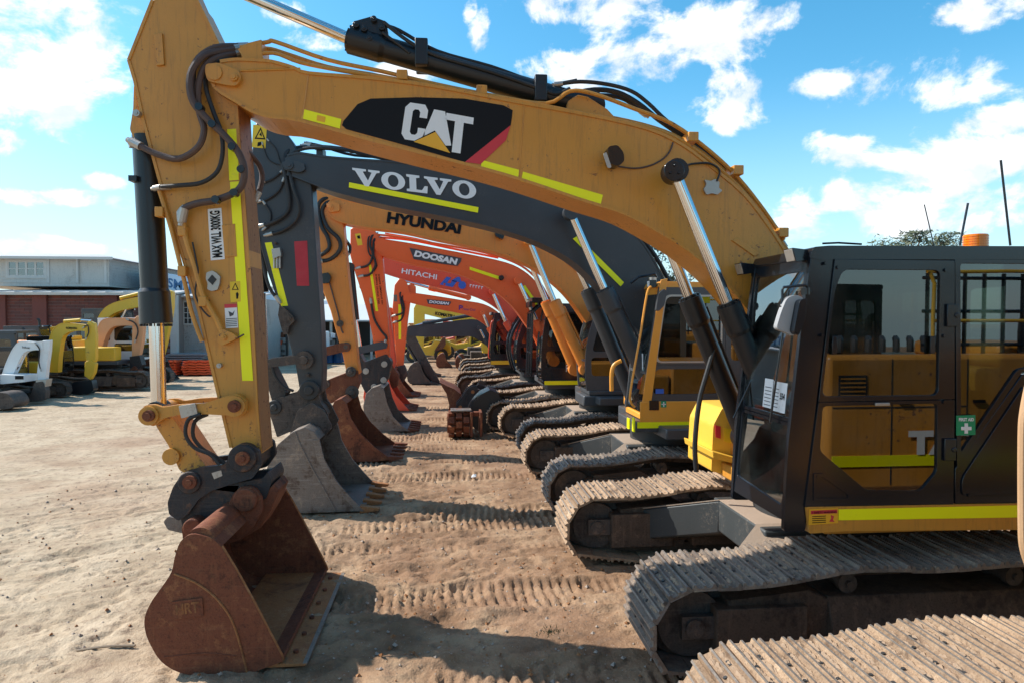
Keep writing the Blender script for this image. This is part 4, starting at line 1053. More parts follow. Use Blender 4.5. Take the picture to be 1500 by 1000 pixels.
for yy in (YE, YE + .62):
    m_ = MB(); m_.prism(lug, yy, yy + .05); m_.build('lug', rust_m, bk, .01)
m_ = MB()
for (px, py, r) in ((360, 731, .105), (283, 771, .08)): x, z = W(px, py, YE); m_.mark(); m_.ycyl(x, z, YE - .04, YE + .71, r, n=24)
m_.build('bucket_pin', rust_m, bk, .01)
MB().prism(P(YE, [(330, 776), (362, 760), (380, 730), (396, 712), (404, 722), (392, 752), (376, 778), (345, 798)]), YE + .12, YE + .5).build('coupler_saddle', rust_m, bk, .01)
m_ = MB(); a = P(BY1, [(402, 702), (422, 714), (416, 724), (400, 716)]); m_.prism(a, BY1 - .5, BY1 - .03); m_.build('stiffener', rust_m, bk, .005)

# ---- cab of the ochre machine
YN = 5.16; CW = 1.04; YF = YN + CW
fb = P(YN, [(1179, 772), (1206, 366)]); xB, xT = fb[0][0], fb[1][0]
zB, zT = 1.2, P(YN, [(1300, 365)])[0][1]
XR = P(YN, [(1540, 500)])[0][0]
xa0 = P(YN, [(1150, 774)])[0][0]
cb = MB(); cb.prism(rnd([(xa0 + .06, 1.20), (xa0 + .03, 1.24), (xa0 + .04, 1.36), (XR, 1.36), (XR, 1.20)], .03), YN + .01, YF); cb = cb.build('cab', black_p, ex, .02)
def cring(name, outer, inner, mat=black_p, y0=YN, th=.055, glz=True, rr=.05, g=None):
    o = P(YN, outer); i_ = rnd(P(YN, inner), rr, 5)
    MB().ring(o, i_, y0, y0 + th).build(name, mat, cb, .005)
    if glz: MB().prism(shrink(i_, -.012), y0 + .018, y0 + .024).build('side_window', g or glass_cab, cb)
cring('door', [(1222, 380), (1397, 382), (1397, 584), (1198, 588), (1177, 738), (1177, 738), (1190, 590)][:4], [(1234, 395), (1376, 396), (1373, 578), (1199 + 4, 580), (1222, 425)], y0=YN - .012, rr=.06)
cring('lower_door', [(1198, 588.5), (1397, 585), (1395, 737), (1178, 741)], [(1204, 594), (1372, 590), (1371, 690), (1347, 718), (1268, 717), (1200, 660)], y0=YN - .012, rr=.04, g=glass_low)
cring('rear_side', [(1399, 380), (1545, 380), (1545, 540), (1497, 545), (1402, 684)], [(1407, 386), (1535, 387), (1533, 530), (1490, 541), (1408, 662)], y0=YN, rr=.03)
MB().prism(P(YN, [(1399, 686), (1497, 548), (1545, 543), (1545, 736), (1399, 737)]), YN + .0, YN + .05).build('rear_lower_panel', black_p, cb, .006)
MB().prism(rnd(P(YN - .004, [(1408, 700), (1500, 562), (1500, 722), (1408, 726)]), .05), YN - .014, YN + .0).build('pressed_panel', black_p, cb, .006)
m_ = MB(); m_.ring(P(YN, [(1190, 692), (1204, 692), (1247, 722), (1247, 732), (1190, 732)]), rnd(P(YN, [(1195, 697), (1203, 697), (1240, 723), (1240, 728), (1195, 728)]), .01), YN - .022, YN - .012); m_.build('door_recess', black_p, cb, .003)
# corner post and windscreen frame (front faces the bucket)
post = P(YN, [(1148, 779), (1180, 779), (1197, 588), (1222, 380), (1222, 362), (1190, 364), (1172, 500), (1155, 650)])
MB().prism(rnd(post, .04), YN + .005, YN + .05).build('corner_post', black_p, cb, .02)
MB().prism(rnd(post, .04), YF - .05, YF).build('corner_post', black_p, cb, .02)
xa, xb = P(YN, [(1150, 774)])[0][0], P(YN, [(1190, 366)])[0][0]
def fmap(a, b, c):   # a across (y), b height 0..1, c thickness
    return (xa + (xb - xa) * b + c, a, 1.21 + (zT - 1.21) * b)
def fring(outer, inner, name, mat=black_p, c0=.0, c1=.05):
    m_ = MB(); m_.ring(outer, inner, c0, c1, mp=fmap); m_.build(name, mat, cb, .005)
    MB().prism(inner, c0 + .015, c0 + .021, mp=fmap).build('windscreen', glass_front, cb)
up_i = rnd([(YN + .075, .375), (YF - .07, .375), (YF - .09, .92), (YN + .09, .92)], .03); fring([(YN + .02, .36), (YF - .01, .36), (YF - .01, .985), (YN + .02, .985)], up_i, 'windscreen_frame')
lo_i = rnd([(YN + .085, .05), (YF - .09, .07), (YF - .07, .345), (YN + .075, .345)], .03); fring([(YN + .02, .0), (YF - .01, .0), (YF - .01, .358), (YN + .02, .358)], lo_i, 'windscreen_frame')
r_ = MB(); r_.prism(rnd(P(YN, [(1186, 378), (1192, 362), (1215, 360), (1545, 361), (1545, 381), (1222, 380), (1205, 382)]), .02), YN + .0, YF); r_.build('cab_roof', black_p, cb, .02)
fl_ = MB(); fl_.box(xB, XR, YN + .06, YF - .06, 1.385, 1.40); fl_.build('cab_floor', carb_top, cb)  # pale plate colour used so the floor looks sunlit
m_ = MB(); m_.ring([(XR, 1.38), (XR - .0, zT)] and [(YN + .06, 1.38), (YF - .06, 1.38), (YF - .06, zT), (YN + .06, zT)], rnd([(YN + .16, 2.15), (YF - .16, 2.15), (YF - .16, 3.1), (YN + .16, 3.1)], .06), XR - .05, XR, mp=lambda a, b, c: (c, a, b)); m_.build('cab_back', lining, cb)
fx_ = MB(); fx_.ring([(xB + .05, 1.38), (XR, 1.38), (XR, zT), (xT, zT)], rnd([(xB + .2, 1.75), (XR - .12, 1.75), (XR - .12, 3.15), (xT + .15, 3.15)], .08), YF - .05, YF); fx_.build('far_side', lining, cb)
MB().prism(rnd([(xB + .2, 1.75), (XR - .12, 1.75), (XR - .12, 3.15), (xT + .15, 3.15)], .08), YF - .03, YF - .024).build('side_window', glass_dk, cb)
seat(cb, xB + .78, YN + .56, 1.38)
m_ = MB(); m_.box(xB + .06, xB + .16, YF - .32, YF - .12, 1.4, 2.2); m_.box(xB + .10, xB + .14, YF - .36, YF - .12, 2.15, 2.36); m_.build('monitor_console', seat_m, cb, .02)
m_ = MB(); m_.box(xB + .18, xB + .5, YN + .12, YN + .3, 1.4, 1.95); m_.cyl((xB + .3, YN + .2, 1.95), (xB + .24, YN + .2, 2.2), .015, .025, 8); m_.build('side_console', lining, cb, .03)
m_ = MB(); m_.tube([(xB + .3 + .12 * math.cos(a), YN + .5 + .12 * math.sin(a), 1.46) for a in (0, 1, 2, 3, 4, 5, 6)], .02, 6, 2); m_.build('loose_hose', rubber, cb)
# door hinges, latch, screws, label
for (px, py) in ((1392, 462), (1388, 657)):
    x, z = W(px, py, YN); m_ = MB(); m_.box(x - .05, x + .05, YN - .035, YN - .012, z - .09, z + .09); m_.ycyl(x + .03, z, YN - .045, YN - .02, .02); m_.build('hinge', black_p, cb, .005)
sc_ = MB()
for (px, py) in ((1226, 392), (1383, 396), (1381, 492), (1381, 588), (1203, 491), (1196, 697), (1417, 724), (1208, 386)): x, z = W(px, py, YN); sc_.mark(); sc_.ycyl(x, z, YN - .026, YN - .01, .014, n=10)
sc_.build('panel_screw', black_p, cb)
for (px, py) in ((1220, 505), (1363, 505)): x, z = W(px, py, YN); MB().box(x - .02, x + .02, YN - .03, YN - .012, z - .07, z + .07).build('window_latch', black_p, cb, .004)
m_ = MB(); x, z = W(1290, 591, YN); m_.box(x - .06, x + .06, YN - .03, YN - .013, z - .012, z + .012); m_.build('door_handle', alu, cb, .004)
patch(cb, 'first_aid_sign', YN - .0, [(1400, 608), (1428, 607), (1428, 636), (1400, 637)], green_d, .006)
text(cb, 'FIRST AID', YN - .0, (1403, 616), (1425, 616), (1403, 611), white_d, off=.012, bold=.04)
patch(cb, 'first_aid_cross', YN, [(1411.5, 619), (1416.5, 619), (1416.5, 634), (1411.5, 634)], white_d, .011); patch(cb, 'first_aid_cross', YN, [(1406.5, 624), (1421.5, 624), (1421.5, 629), (1406.5, 629)], white_d, .0125)
# yellow skirt under the cab with strip and safety label
sk = MB(); sk.prism(rnd(P(YN - .02, [(1181, 742), (1540, 736), (1540, 775), (1240, 777), (1186, 781)]), .015), YN - .02, YN + .1); sk = sk.build('deck_skirt', cat_yellow, ex, .012)
patch(sk, 'warning_strip', YN - .02, [(1228, 745), (1540, 738), (1540, 756), (1228, 761)], hi_yel, .005)
patch(sk, 'safety_label', YN - .02, [(1185, 745), (1227, 743), (1227, 765), (1184, 768)], gold_d, .006); patch(sk, 'safety_header', YN - .02, [(1187, 747), (1225.5, 745), (1225.5, 750.5), (1187, 752)], red_d, .009)
text(sk, '! SAFETY WARNING', YN - .02, (1189, 751), (1224, 750), (1189, 748), black_d, off=.013, bold=.02)
for k in range(4): patch(sk, 'safety_line', YN - .02, [(1189, 755 + k * 3), (1209, 754 + k * 3), (1209, 755 + k * 3), (1189, 756 + k * 3)], black_d, .009)
patch(sk, 'safety_figure', YN - .02, [(1216, 753), (1221, 755), (1219, 760), (1222, 763), (1214, 763), (1217, 758)], red_d, .009)
# paper sheets behind the windscreen, price tag
def inscreen(pts, c=.028):   # points given as (across 0..1, up 0..1) on the windscreen
    return pts
m_ = MB(); m_.prism([(YN + .20, .385), (YN + .43, .385), (YN + .43, .50), (YN + .20, .50)], .010, .012, mp=fmap); m_.build('sale_sheet', white_d, cb)
m_ = MB(); m_.prism([(YN + .445, .39), (YN + .60, .39), (YN + .60, .505), (YN + .445, .505)], .010, .012, mp=fmap); m_.build('sale_sheet', white_d, cb)
def ftext(s, y0, y1, b0, b1, mat, c=.007):
    vs, fs = text_shape(s, .03); m_ = MB(); m_.add([fmap(y1 + (y0 - y1) * u, b0 + (b1 - b0) * v, c) for u, v in vs], fs); m_.build('lettering', mat, cb)
ftext('554', YN + .22, YN + .30, .435, .46, black_d)
for k in range(6):
    m_ = MB(); m_.prism([(YN + .33, .40 + .014 * k), (YN + .41, .40 + .014 * k), (YN + .41, .403 + .014 * k), (YN + .33, .403 + .014 * k)], .0085, .0095, mp=fmap); m_.build('sheet_print', grey_d, cb)
    m_ = MB(); m_.prism([(YN + .46, .40 + .014 * k), (YN + .58, .40 + .014 * k), (YN + .58, .403 + .014 * k), (YN + .46, .403 + .014 * k)], .0085, .0095, mp=fmap); m_.build('sheet_print', grey_d, cb)
# roof lamps, wiper, mirror with bracket, beacon, aerial
for (px, py, Y, s_) in ((1287 - 5, 0, 0, 0),): pass
def lampbox(c, w_, h_, d_, tilt=0):
    x, y, z = c; m_ = MB(); m_.hexa([(x, y - w_, z - h_), (x + d_, y - w_ * .7, z - h_ * .7), (x + d_, y + w_ * .7, z - h_ * .7), (x, y + w_, z - h_)], [(x - .03, y - w_, z + h_), (x + d_, y - w_ * .7, z + h_ * .8), (x + d_, y + w_ * .7, z + h_ * .8), (x - .03, y + w_, z + h_)])
    m_.cur = 1; m_.hexa([(x - .006, y - w_ * .88, z - h_ * .85), (x, y - w_ * .88, z - h_ * .85), (x, y + w_ * .88, z - h_ * .85), (x - .006, y + w_ * .88, z - h_ * .85)], [(x - .034, y - w_ * .88, z + h_ * .85), (x - .028, y - w_ * .88, z + h_ * .85), (x - .028, y + w_ * .88, z + h_ * .85), (x - .034, y + w_ * .88, z + h_ * .85)])
    m_.cur = 0; m_.box(x + d_, x + d_ + .05, y - .02, y + .02, z - h_ * 1.2, z + h_ * .3); return m_.build('work_lamp', [black_p, alu], cb, .008)
a = W3(1170, 373, YN + .1); lampbox((a[0] - .06, a[1], a[2] - .01), .075, .055, .11)
a = W3(1094, 393, YF + .02); lampbox((a[0] - .06, a[1], a[2] - .01), .075, .055, .11)
MB().tube([W3(1196, 372, YN + .06), W3(1150, 378, YN + .5), W3(1120, 388, YF - .1)], .014, 6, 1).build('lamp_bar', black_p, cb)
MB().tube([W3(1205, 357, YN + .1), W3(1228, 356, YN + .1), W3(1262, 358, YN + .1)], .008, 6, 1).build('roof_rail', black_p, cb)
m_ = MB(); m_.tube([(xb - .05 - .12 * t, YN + .27 + .06 * t, zT - .32 - 1.1 * t) for t in (0, .25, .5, .75, 1)], .010, 6, 1); m_.tube([(xa + .35 * t - .02, YF - .08 - .16 * t, 1.9 + .9 * t) for t in (0, .5, 1)], .008, 6, 1); m_.build('wiper', black_p, cb)
mi = MB(); a = Vector(W3(1178, 428, YN - .02)); q = [Vector(W3(1187, 428, YN - .0)), Vector(W3(1180, 418, YN - .04)), Vector(W3(1148, 421, YN + .02)), Vector(W3(1146, 425, YN + .02)), Vector(W3(1146, 470, YN + .02))]
mi.tube(q, .011, 8, 1); mi.cyl(Vector(W3(1180, 422, YN - .02)), Vector(W3(1180, 432, YN - .02)), .035); mi.cyl(Vector(W3(1150, 452, YN + .02)), Vector(W3(1143, 453, YN + .02)), .028); mi.cyl(Vector(W3(1150, 462, YN + .02)), Vector(W3(1143, 463, YN + .02)), .028)
mi.build('mirror_bracket', black_p, cb)
m_ = MB(); q = rnd(P(YN - .02, [(1152, 436), (1166, 432), (1176, 436), (1172, 470), (1162, 494), (1149, 486), (1136, 482), (1143, 458)]), .04); m_.prism(q, YN - .03, YN + .03); m_.build('mirror', mirror_m, cb, .012)
m_ = MB(); m_.prism(rnd(P(YN - .03, [(1165, 440), (1176, 437), (1173, 470), (1163, 492), (1156, 486), (1161, 460)]), .03), YN - .10, YN - .02); m_.build('mirror_housing', black_p, cb, .012)
ez = zT + .035
m_ = MB(); x, _ = W(1429, 360, YN + .45); m_.cyl((x, YN + .45, ez - .02), (x, YN + .45, ez + .02), .125, n=28); m_.build('beacon_base', black_p, cb)
m_ = MB()
for k in range(6): m_.cyl((x, YN + .45, ez + .02 + k * .021), (x, YN + .45, ez + .033 + k * .021), .098, n=28); m_.cyl((x, YN + .45, ez + .033 + k * .021), (x, YN + .45, ez + .041 + k * .021), .092, n=28)
m_.build('beacon', amber_m, cb)
# lettered sign put inside the cab in place of one mirrored in the rear window
m_ = MB(); m_.prism(P(YF - .12, [(1450, 386), (1496, 386), (1496, 414), (1450, 412)]), YF - .12, YF - .115); m_.build('mirrored_sign', hi_yel, cb)
text(cb, 'C', YF - .12, (1462, 404), (1486, 404), (1462, 380), black_d, off=.006, bold=.06)
# house of this machine and the yellow toolbox seen beyond the cab
house(ex, 2.95, YC, cat_yellow, cat_yellow, 1.47, 2.35, rail=None, cwmat=cat_yellow)
tb = MB(); q = rnd(P(7.3, [(1042, 690), (1043, 660), (1045, 622), (1058, 597), (1102, 596), (1102, 700)]), .03)
xq = [p[0] for p in q]; dx = 0
tb.prism(q, 7.3, 8.05); tb = tb.build('front_toolbox', tool_yel, ex, .03)
m_ = MB(); m_.prism(P(7.2, [(1038, 658), (1102, 676), (1102, 684), (1040, 668)]), 7.1, 8.0); m_.build('step_plate', tool_yel, tb, .008)
m_ = MB(); m_.prism(rnd(P(7.29, [(1061, 626), (1076, 629), (1076, 650), (1061, 646)]), .01), 7.285, 7.3); m_.build('hazard_plate', warn_y, tb)
for k in range(4): m_ = MB(); m_.prism(P(7.28, [(1082, 632 + k * 5), (1092, 634 + k * 5), (1092, 636.5 + k * 5), (1082, 634.5 + k * 5)]), 7.28, 7.3); m_.build('vent_slot', dark_m, tb)
m_ = MB(); m_.prism(P(7.28, [(1048, 622), (1056, 624), (1056, 642), (1049, 640)]), 7.285, 7.3); m_.build('red_label', red_d, tb)
hose(ex, [(1046, 512), (1036, 545), (1024, 590), (1018, 650), (1020, 690)], 7.0, .028, rubber, 'guard_hose')
# aerials on the roofs and beyond
for (px, y0_, y1_, Y, r, nm) in ((1368, 360, 300, 6.9, .006, 0), (1480, 360, 235, 6.3, .012, 0), (1406, 360, 298, 6.4, .012, 1)):
    a, b = W3(px, y0_, Y), W3(px + (12 if nm else -14), y1_, Y)
    MB().tube([a, b], r, 6, 1).build('aerial', black_p, cb)

# ------------------------------------------------------------------ 0: near ochre excavator, mostly out of the picture
YC0 = 2.37
e0 = thing('excavator', 'ochre yellow excavator nearest the camera, only its dirt caked track shows at the bottom right', 'excavator', (3.75, YC0, 0), 'excavators parked in a row')
track(e0, 1.80, 3.70, .78, shoe_lit, L=4.1, n=54, mud=70)
track(e0, 1.80, 1.05, .78, shoe_mid, L=4.1, n=54)
carbody(e0, 3.85, YC0, 1.05, 3.70, 0)
h0 = house(e0, 3.75, YC0, cat_yellow, cat_yellow, 1.47, 2.35, rail=kom_yellow, xr=8.2)
bodyY = YC0 + 1.47 + .012
def bt(s, x0, x1, za, zb, mat, nm='lettering', shp=None, off=.012):
    vs, fs = shp or text_shape(s, .06); m_ = MB(); m_.add([(x1 + (x0 - x1) * u, bodyY + off, za + (zb - za) * v) for u, v in vs], fs); return m_.build(nm, mat, h0)
bt('CAT', 4.6, 5.4, 1.45, 1.70, white_d, off=.02)
MB().box(3.75, 7.5, bodyY - .24, bodyY + .005, 1.09, 2.46).build('side_fairing', cat_yellow, h0, .05)
MB().box(3.80, 7.4, bodyY + .008, bodyY + .014, 1.34, 1.45).build('warning_strip', hi_yel, h0)
gd = MB()  # dark bars added out of view for the cab glass to mirror
for k in range(7): x = 5.0 + k * .22; gd.tube([(x, YC0 + 1.2, 2.3), (x, YC0 + 1.2, 3.3)], .02, 6, 1)
for z in (2.55, 2.9, 3.25): gd.tube([(4.95, YC0 + 1.2, z), (6.4, YC0 + 1.2, z)], .02, 6, 1)
gd.build('mirrored_bars', black_p, e0)
fv = MB(); fv.box(3.86, 4.16, bodyY + .006, bodyY + .012, 2.02, 2.26); fv.build('vent_opening', dark_m, h0)
for k in range(5): MB().box(3.88, 4.14, bodyY + .013, bodyY + .02, 2.05 + k * .042, 2.065 + k * .042).build('vent_slat', cat_yellow, h0)
for x in (4.42, 5.25, 6.1): MB().box(x, x + .012, bodyY + .006, bodyY + .009, 1.15, 2.42).build('panel_seam', dark_m, h0)
MB().box(3.8, 5.25, bodyY + .006, bodyY + .009, 1.93, 1.942).build('panel_seam', dark_m, h0)
for x in (4.5, 5.32): MB().box(x, x + .12, bodyY + .006, bodyY + .03, 1.97, 2.0).build('latch', black_p, h0)
for k in range(9): MB().tube([(4.0 + k * .16, YC0 + 1.0, 2.47), (4.0 + k * .16, YC0 + 1.0, 2.58), (4.06 + k * .16, YC0 + .9, 2.61)], .035, 6, 2).build('cooling_rib', volvo_grey, e0)
cab(e0, YC0 - 1.47, 1.02, 3.75, 3.90, 5.6, 1.2, 3.2, .05, black_p)
foot = Vector((4.5, 2.0))
tp_ = [(v - 0, w_) for v, w_ in P(YB, top)]; bt_ = P(YB, bot)
f0 = Vector(P(YB, [(1240, 590)])[0])
def big(p): return (foot.x + (p[0] - f0.x) * 1.16, foot.y + (p[1] - f0.y) * 1.55)
m_ = MB(); T = [big(p) for p in tp_]; B = [big(p) for p in bt_]; m_.prism(sm(T, 2) + sm(B, 2)[::-1], YC0 - .29, YC0 + .29); m_.build('boom', cat_yellow, e0, .012)
tipx, tipz = big(P(YB, [(318, 108)])[0])
m_ = MB(); m_.prism([(tipx - .55, tipz + .3), (tipx - .3, tipz + 1.0), (tipx + .1, tipz + .3), (tipx + .15, tipz - .8), (tipx + .1, .95), (tipx - .12, .95)], YC0 - .2, YC0 + .2); m_.build('stick', cat_worn, e0, .012)
bucket_real(e0, [(tipx - .1 + a, b * .78 + .012) for a, b in TPL_SHELL], [(tipx - .1 + a, b * .78 + .012) for a, b in TPL_FRONT], YC0 - .75, YC0 + .75, rust_m, rust_m, 5)
for s_ in (-1, 1):
    m_ = MB(); a = Vector((3.2, YC0 + s_ * .42, 4.4)); f_ = Vector((4.3, YC0 + s_ * .42, 1.55)); m_.cyl(f_, a.lerp(f_, .45), .10, n=20); o = m_.build('boom_cylinder', cyl_black, e0); MB().cyl(a, a.lerp(f_, .5), .055, n=16).build('rod', chrome, o)
m_ = MB(); x, z = W(1502, 640, 3.6); m_.tube([W3(1510, 560, 3.62), W3(1502, 600, 3.62), W3(1499, 640, 3.62), W3(1499, 760, 3.62), W3(1501, 800, 3.62), W3(1510, 830, 3.62)], .028, 10, 4); m_.build('grab_rail', rail_m, e0)
# ------------------------------------------------------------------ 2: dark grey boom, yellow orange cab
YC = 11.0
ex = thing('excavator', 'excavator with dark grey boom and yellow orange cab, second whole machine of the row', 'excavator', (3.75, YC, 0), 'excavators parked in a row')
track(ex, 1.75, 9.75, .70, shoe_mid, L=4.0, n=52)
track(ex, 1.70, 12.25, .70, shoe_lit, L=4.0, n=52)
carbody(ex, 3.6, YC, 9.75, 12.25, 0)
YB = 10.73; BW = .54; YS = 10.8
top = [(420, 228), (436, 224), (452, 226), (480, 230), (530, 234), (597, 239), (690, 253), (780, 272), (850, 292), (905, 322), (935, 348), (955, 376), (972, 408), (990, 445), (1012, 495), (1022, 530)]
bot = [(412, 240), (416, 254), (430, 258), (466, 272), (500, 283), (573, 301), (640, 314), (702, 327), (760, 343), (807, 362), (846, 386), (880, 420), (912, 456), (950, 500), (985, 535), (1015, 550)]
boom = boomer(ex, top, bot, YB, BW, volvo_grey)
V_ = [(0, 1), (0, .88), (.10, .84), (.43, 0), (.58, 0), (.88, .84), (1, .88), (1, 1), (.58, 1), (.58, .88), (.70, .84), (.56, .34), (.38, .84), (.50, .88), (.50, 1)]
L_ = [(0, 0), (0, .13), (.14, .17), (.14, .83), (0, .87), (0, 1), (.62, 1), (.62, .87), (.46, .83), (.46, .16), (.72, .16), (.86, .42), (1, .42), (.97, 0)]
def ell(a0, b0, n=28): return [(.5 + a0 * math.cos(2 * math.pi * k / n), .5 + b0 * math.sin(2 * math.pi * k / n)) for k in range(n)]
def oshape():
    o, i_ = ell(.5, .53), ell(.22, .36); n = len(o); return (o + i_, [[k, (k + 1) % n, n + (k + 1) % n, n + k] for k in range(n)])
def put(parent, shp, Yf, bl, br, tl, mat, off=.006):
    m_ = MB(); flat(m_, Yf, shp, bl, br, tl); m_.v = [(a, b - off, c) for a, b, c in m_.v]; return m_.build('letter', mat, parent)
def bl_(x): return (x, 271 + (x - 519) * .121)
def tl_(x): return (x, 246.5 + (x - 519) * .118)
for shp, xa, xb in ((poly_shape(V_), 517, 557), (oshape(), 559, 594), (poly_shape(L_), 596, 627), (poly_shape(V_), 622, 662), (oshape(), 663, 698)):
    put(boom, shp, YB, bl_(xa), bl_(xb), tl_(xa - 1), white_d)
patch(boom, 'warning_strip', YB, [(511.5, 267.5), (701, 304), (700, 312), (511, 275)], hi_yel, .005)
patch(boom, 'warning_strip', YB, [(839, 350), (846, 346), (914, 414), (909, 420)], hi_yel, .005)
tp = MB(); tp.prism(rnd(P(YB, [(414, 240), (424, 234), (446, 240), (448, 250), (440, 254), (418, 250)]), .03), YB - .05, YB + .02); pin(tp, 424, 243, YB - .05, .06, YB - .08, YB - .04); tp.build('boom_tip_pin_plate', volvo_grey, boom, .006)
SO = [(372, 200), (374, 180), (392, 176), (412, 186), (430, 210), (440, 232), (456, 262), (460, 320), (464, 380), (470, 470), (473, 540), (472, 572), (462, 584), (446, 580), (438, 566), (432, 530), (420, 490), (410, 452), (392, 400), (376, 340), (368, 300), (366, 240)]
st = MB(); st.prism(P(YS, SO), YS, YS + .40); stick = st.build('stick', volvo_grey, ex, .02)
spatch = lambda name, pts, mat, off=.005: patch(stick, name, YS, pts, mat, off)
spatch('warning_strip', [(388, 356), (398, 355), (422, 448), (412, 449)], hi_yel); spatch('red_label', [(431, 354), (450, 353), (453, 419), (435, 419)], tagred)
spatch('hazard_label', [(371, 183), (391, 186), (389, 218), (369, 216)], warn_y); spatch('hazard_triangle', [(373, 204), (382, 187), (389, 205)], black_d, .008); spatch('hazard_triangle', [(376, 202), (382, 191), (386.5, 203)], warn_y, .0095)
spatch('hazard_figure', [(378, 209), (384, 208), (382, 214), (377, 215)], black_d, .008); spatch('hazard_figure', [(380, 198), (383, 194), (384, 201)], black_d, .011)
for pts, Y, r in (([(470, 217, .2), (440, 216, .1), (420, 224), (417, 250, -.05), (424, 290, -.05), (420, 312, -.05), (400, 326, -.05), (380, 332)], YS, .03), ([(520, 222, .2), (480, 218), (446, 218, .0), (424, 232), (428, 270, -.08), (438, 300, -.08), (434, 322, -.06), (414, 338, -.04), (392, 344)], YS, .028),
                  ([(416, 262), (408, 280), (392, 292), (378, 296)], YS - .03, .018), ([(414, 250), (400, 262), (384, 268)], YS - .03, .016), ([(392, 205), (404, 218), (410, 236), (416, 244)], YS - .02, .010), ([(384, 210), (392, 232), (404, 240), (414, 242)], YS - .02, .009),
                  ([(376, 345), (384, 380), (394, 420), (408, 440)], YS - .03, .026), ([(386, 296), (396, 312), (394, 330), (386, 336)], YS - .03, .016)):
    hose(stick, pts, Y, r, rubber, 'hydraulic_hose')
for pts, Y, r in (([(446, 214), (500, 218), (560, 232), (640, 238), (740, 255)], 10.95, .03), ([(450, 210), (470, 214), (520, 228), (600, 232)], 11.1, .022), ([(930, 340), (955, 368), (975, 402), (1000, 450)], 10.9, .035)): hose(boom, pts, Y, r, rubber, 'hydraulic_hose')
m_ = MB(); x, z = W(466, 222, YB); m_.box(x - .05, x + .05, YB + .1, YB + .4, z - .12, z + .1); m_.build('pipe_clamp', volvo_grey, boom, .01)
sb = MB(); sb.prism(rnd(P(YS, [(412, 448), (420, 452), (432, 464), (434, 470), (426, 478), (424, 488), (418, 490), (414, 478), (410, 462)]), .01), YS - .12, YS); pin(sb, 424, 466, YS - .12, .035, YS - .15, YS - .1); sb.build('valve_bracket', steel_d, stick, .008)
sb = MB(); sb.prism(rnd(P(YS, [(400, 366), (412, 364), (414, 376), (402, 380)]), .01), YS - .1, YS)
for k in range(3): x, z = W(403 + 4 * k, 384, YS); sb.cyl((x, YS - .05, z - .1), (x, YS - .05, z + .1), .018, n=8)
sb.build('quick_coupling', alu, stick, .005)
sb = MB()
for (px, py, r) in ((445, 527, .14), (450, 549, .03), (403, 356, .02)): pin(sb, px, py, YS - .08, r, YS - .095, YS + .02)
sb.build('stick_pin', steel_d, stick)
# bucket cylinder behind, links, coupler
hyd(ex, (388, 533), (384, 430), (372, 250), 11.0, .10, .055, cyl_black, 'bucket_cylinder', False, False)
lk = MB(); lk.prism(rnd(P(YS - .06, [(384, 527), (434, 520), (442, 522), (442, 532), (434, 533), (386, 539)]), .02), YS - .07, YS - .02); lk.mark(); lk.mark(); lk.prism(rnd(P(YS - .06, [(384, 527), (434, 520), (442, 522), (442, 532), (434, 533), (386, 539)]), .02), YS + .42, YS + .47); lk.build('tipping_link', steel_d, ex, .008)
g_ = MB(); g_.prism(rnd(P(YS, [(382, 535), (396, 533), (418, 576), (410, 592), (398, 588)]), .02), YS + .03, YS + .37); g_.build('guide_link', steel_d, ex, .01)
hose(ex, [(398, 536), (404, 552), (416, 566), (430, 572)], YS - .05, .022, rubber, 'coupler_hose')
cp = rnd(P(YS - .08, [(396, 588), (410, 582), (432, 576), (444, 564), (456, 562), (466, 572), (470, 590), (478, 600), (482, 612), (470, 622), (444, 628), (424, 632), (406, 640), (400, 620), (394, 602)]), .03)
c = MB(); c.prism(cp, YS - .09, YS - .03); c.prism(cp, YS + .43, YS + .49); c.prism(shrink(cp, .06), YS - .03, YS + .43); coup = c.build('coupler', steel_d, ex, .015)
c = MB()
for (px, py, r) in ((402, 596, .11), (453, 571, .15), (456, 606, .13)): pin(c, px, py, YS - .1, r, YS - .13, YS - .06)
c.build('coupler_pin', dark_m, coup, .01)
by0, by1 = 10.12, 11.75
shell = P(by0, [(468, 643), (460, 632), (446, 625), (428, 632), (407, 650), (394, 674), (386, 704), (388, 730), (400, 748), (440, 750), (533, 749)]); shell[-1] = (shell[-1][0], .01); shell[-2] = (shell[-2][0], .0)
front = P(by0, [(468, 643), (475, 672), (493, 704), (514, 728), (533, 749)]); front[-1] = shell[-1]
bkt = bucket_real(ex, shell, front, by0, by1, steel_b, steel_b, 5, toothmat=rust_floor)
m_ = MB(); m_.tube([W3(a, b, by0 - .004) for a, b in [(432, 632), (442, 655), (460, 690), (478, 722), (492, 748)]], .014, 6, 4); m_.build('weld_seam', steel_b, bkt)
for yy in (10.55, 11.2):
    m_ = MB(); m_.prism(rnd(P(10.55, [(418, 655), (436, 600), (456, 590), (474, 600), (486, 624), (470, 648)]), .03), yy, yy + .06); m_.build('lug', steel_d, bkt, .01)
hyd(ex, (836, 312), (886, 425), (963, 590), 10.45, .125, .062, volvo_grey, 'boom_cylinder')
hyd(ex, (820, 330), (862, 425), (930, 590), 11.55, .125, .062, volvo_grey, 'boom_cylinder')
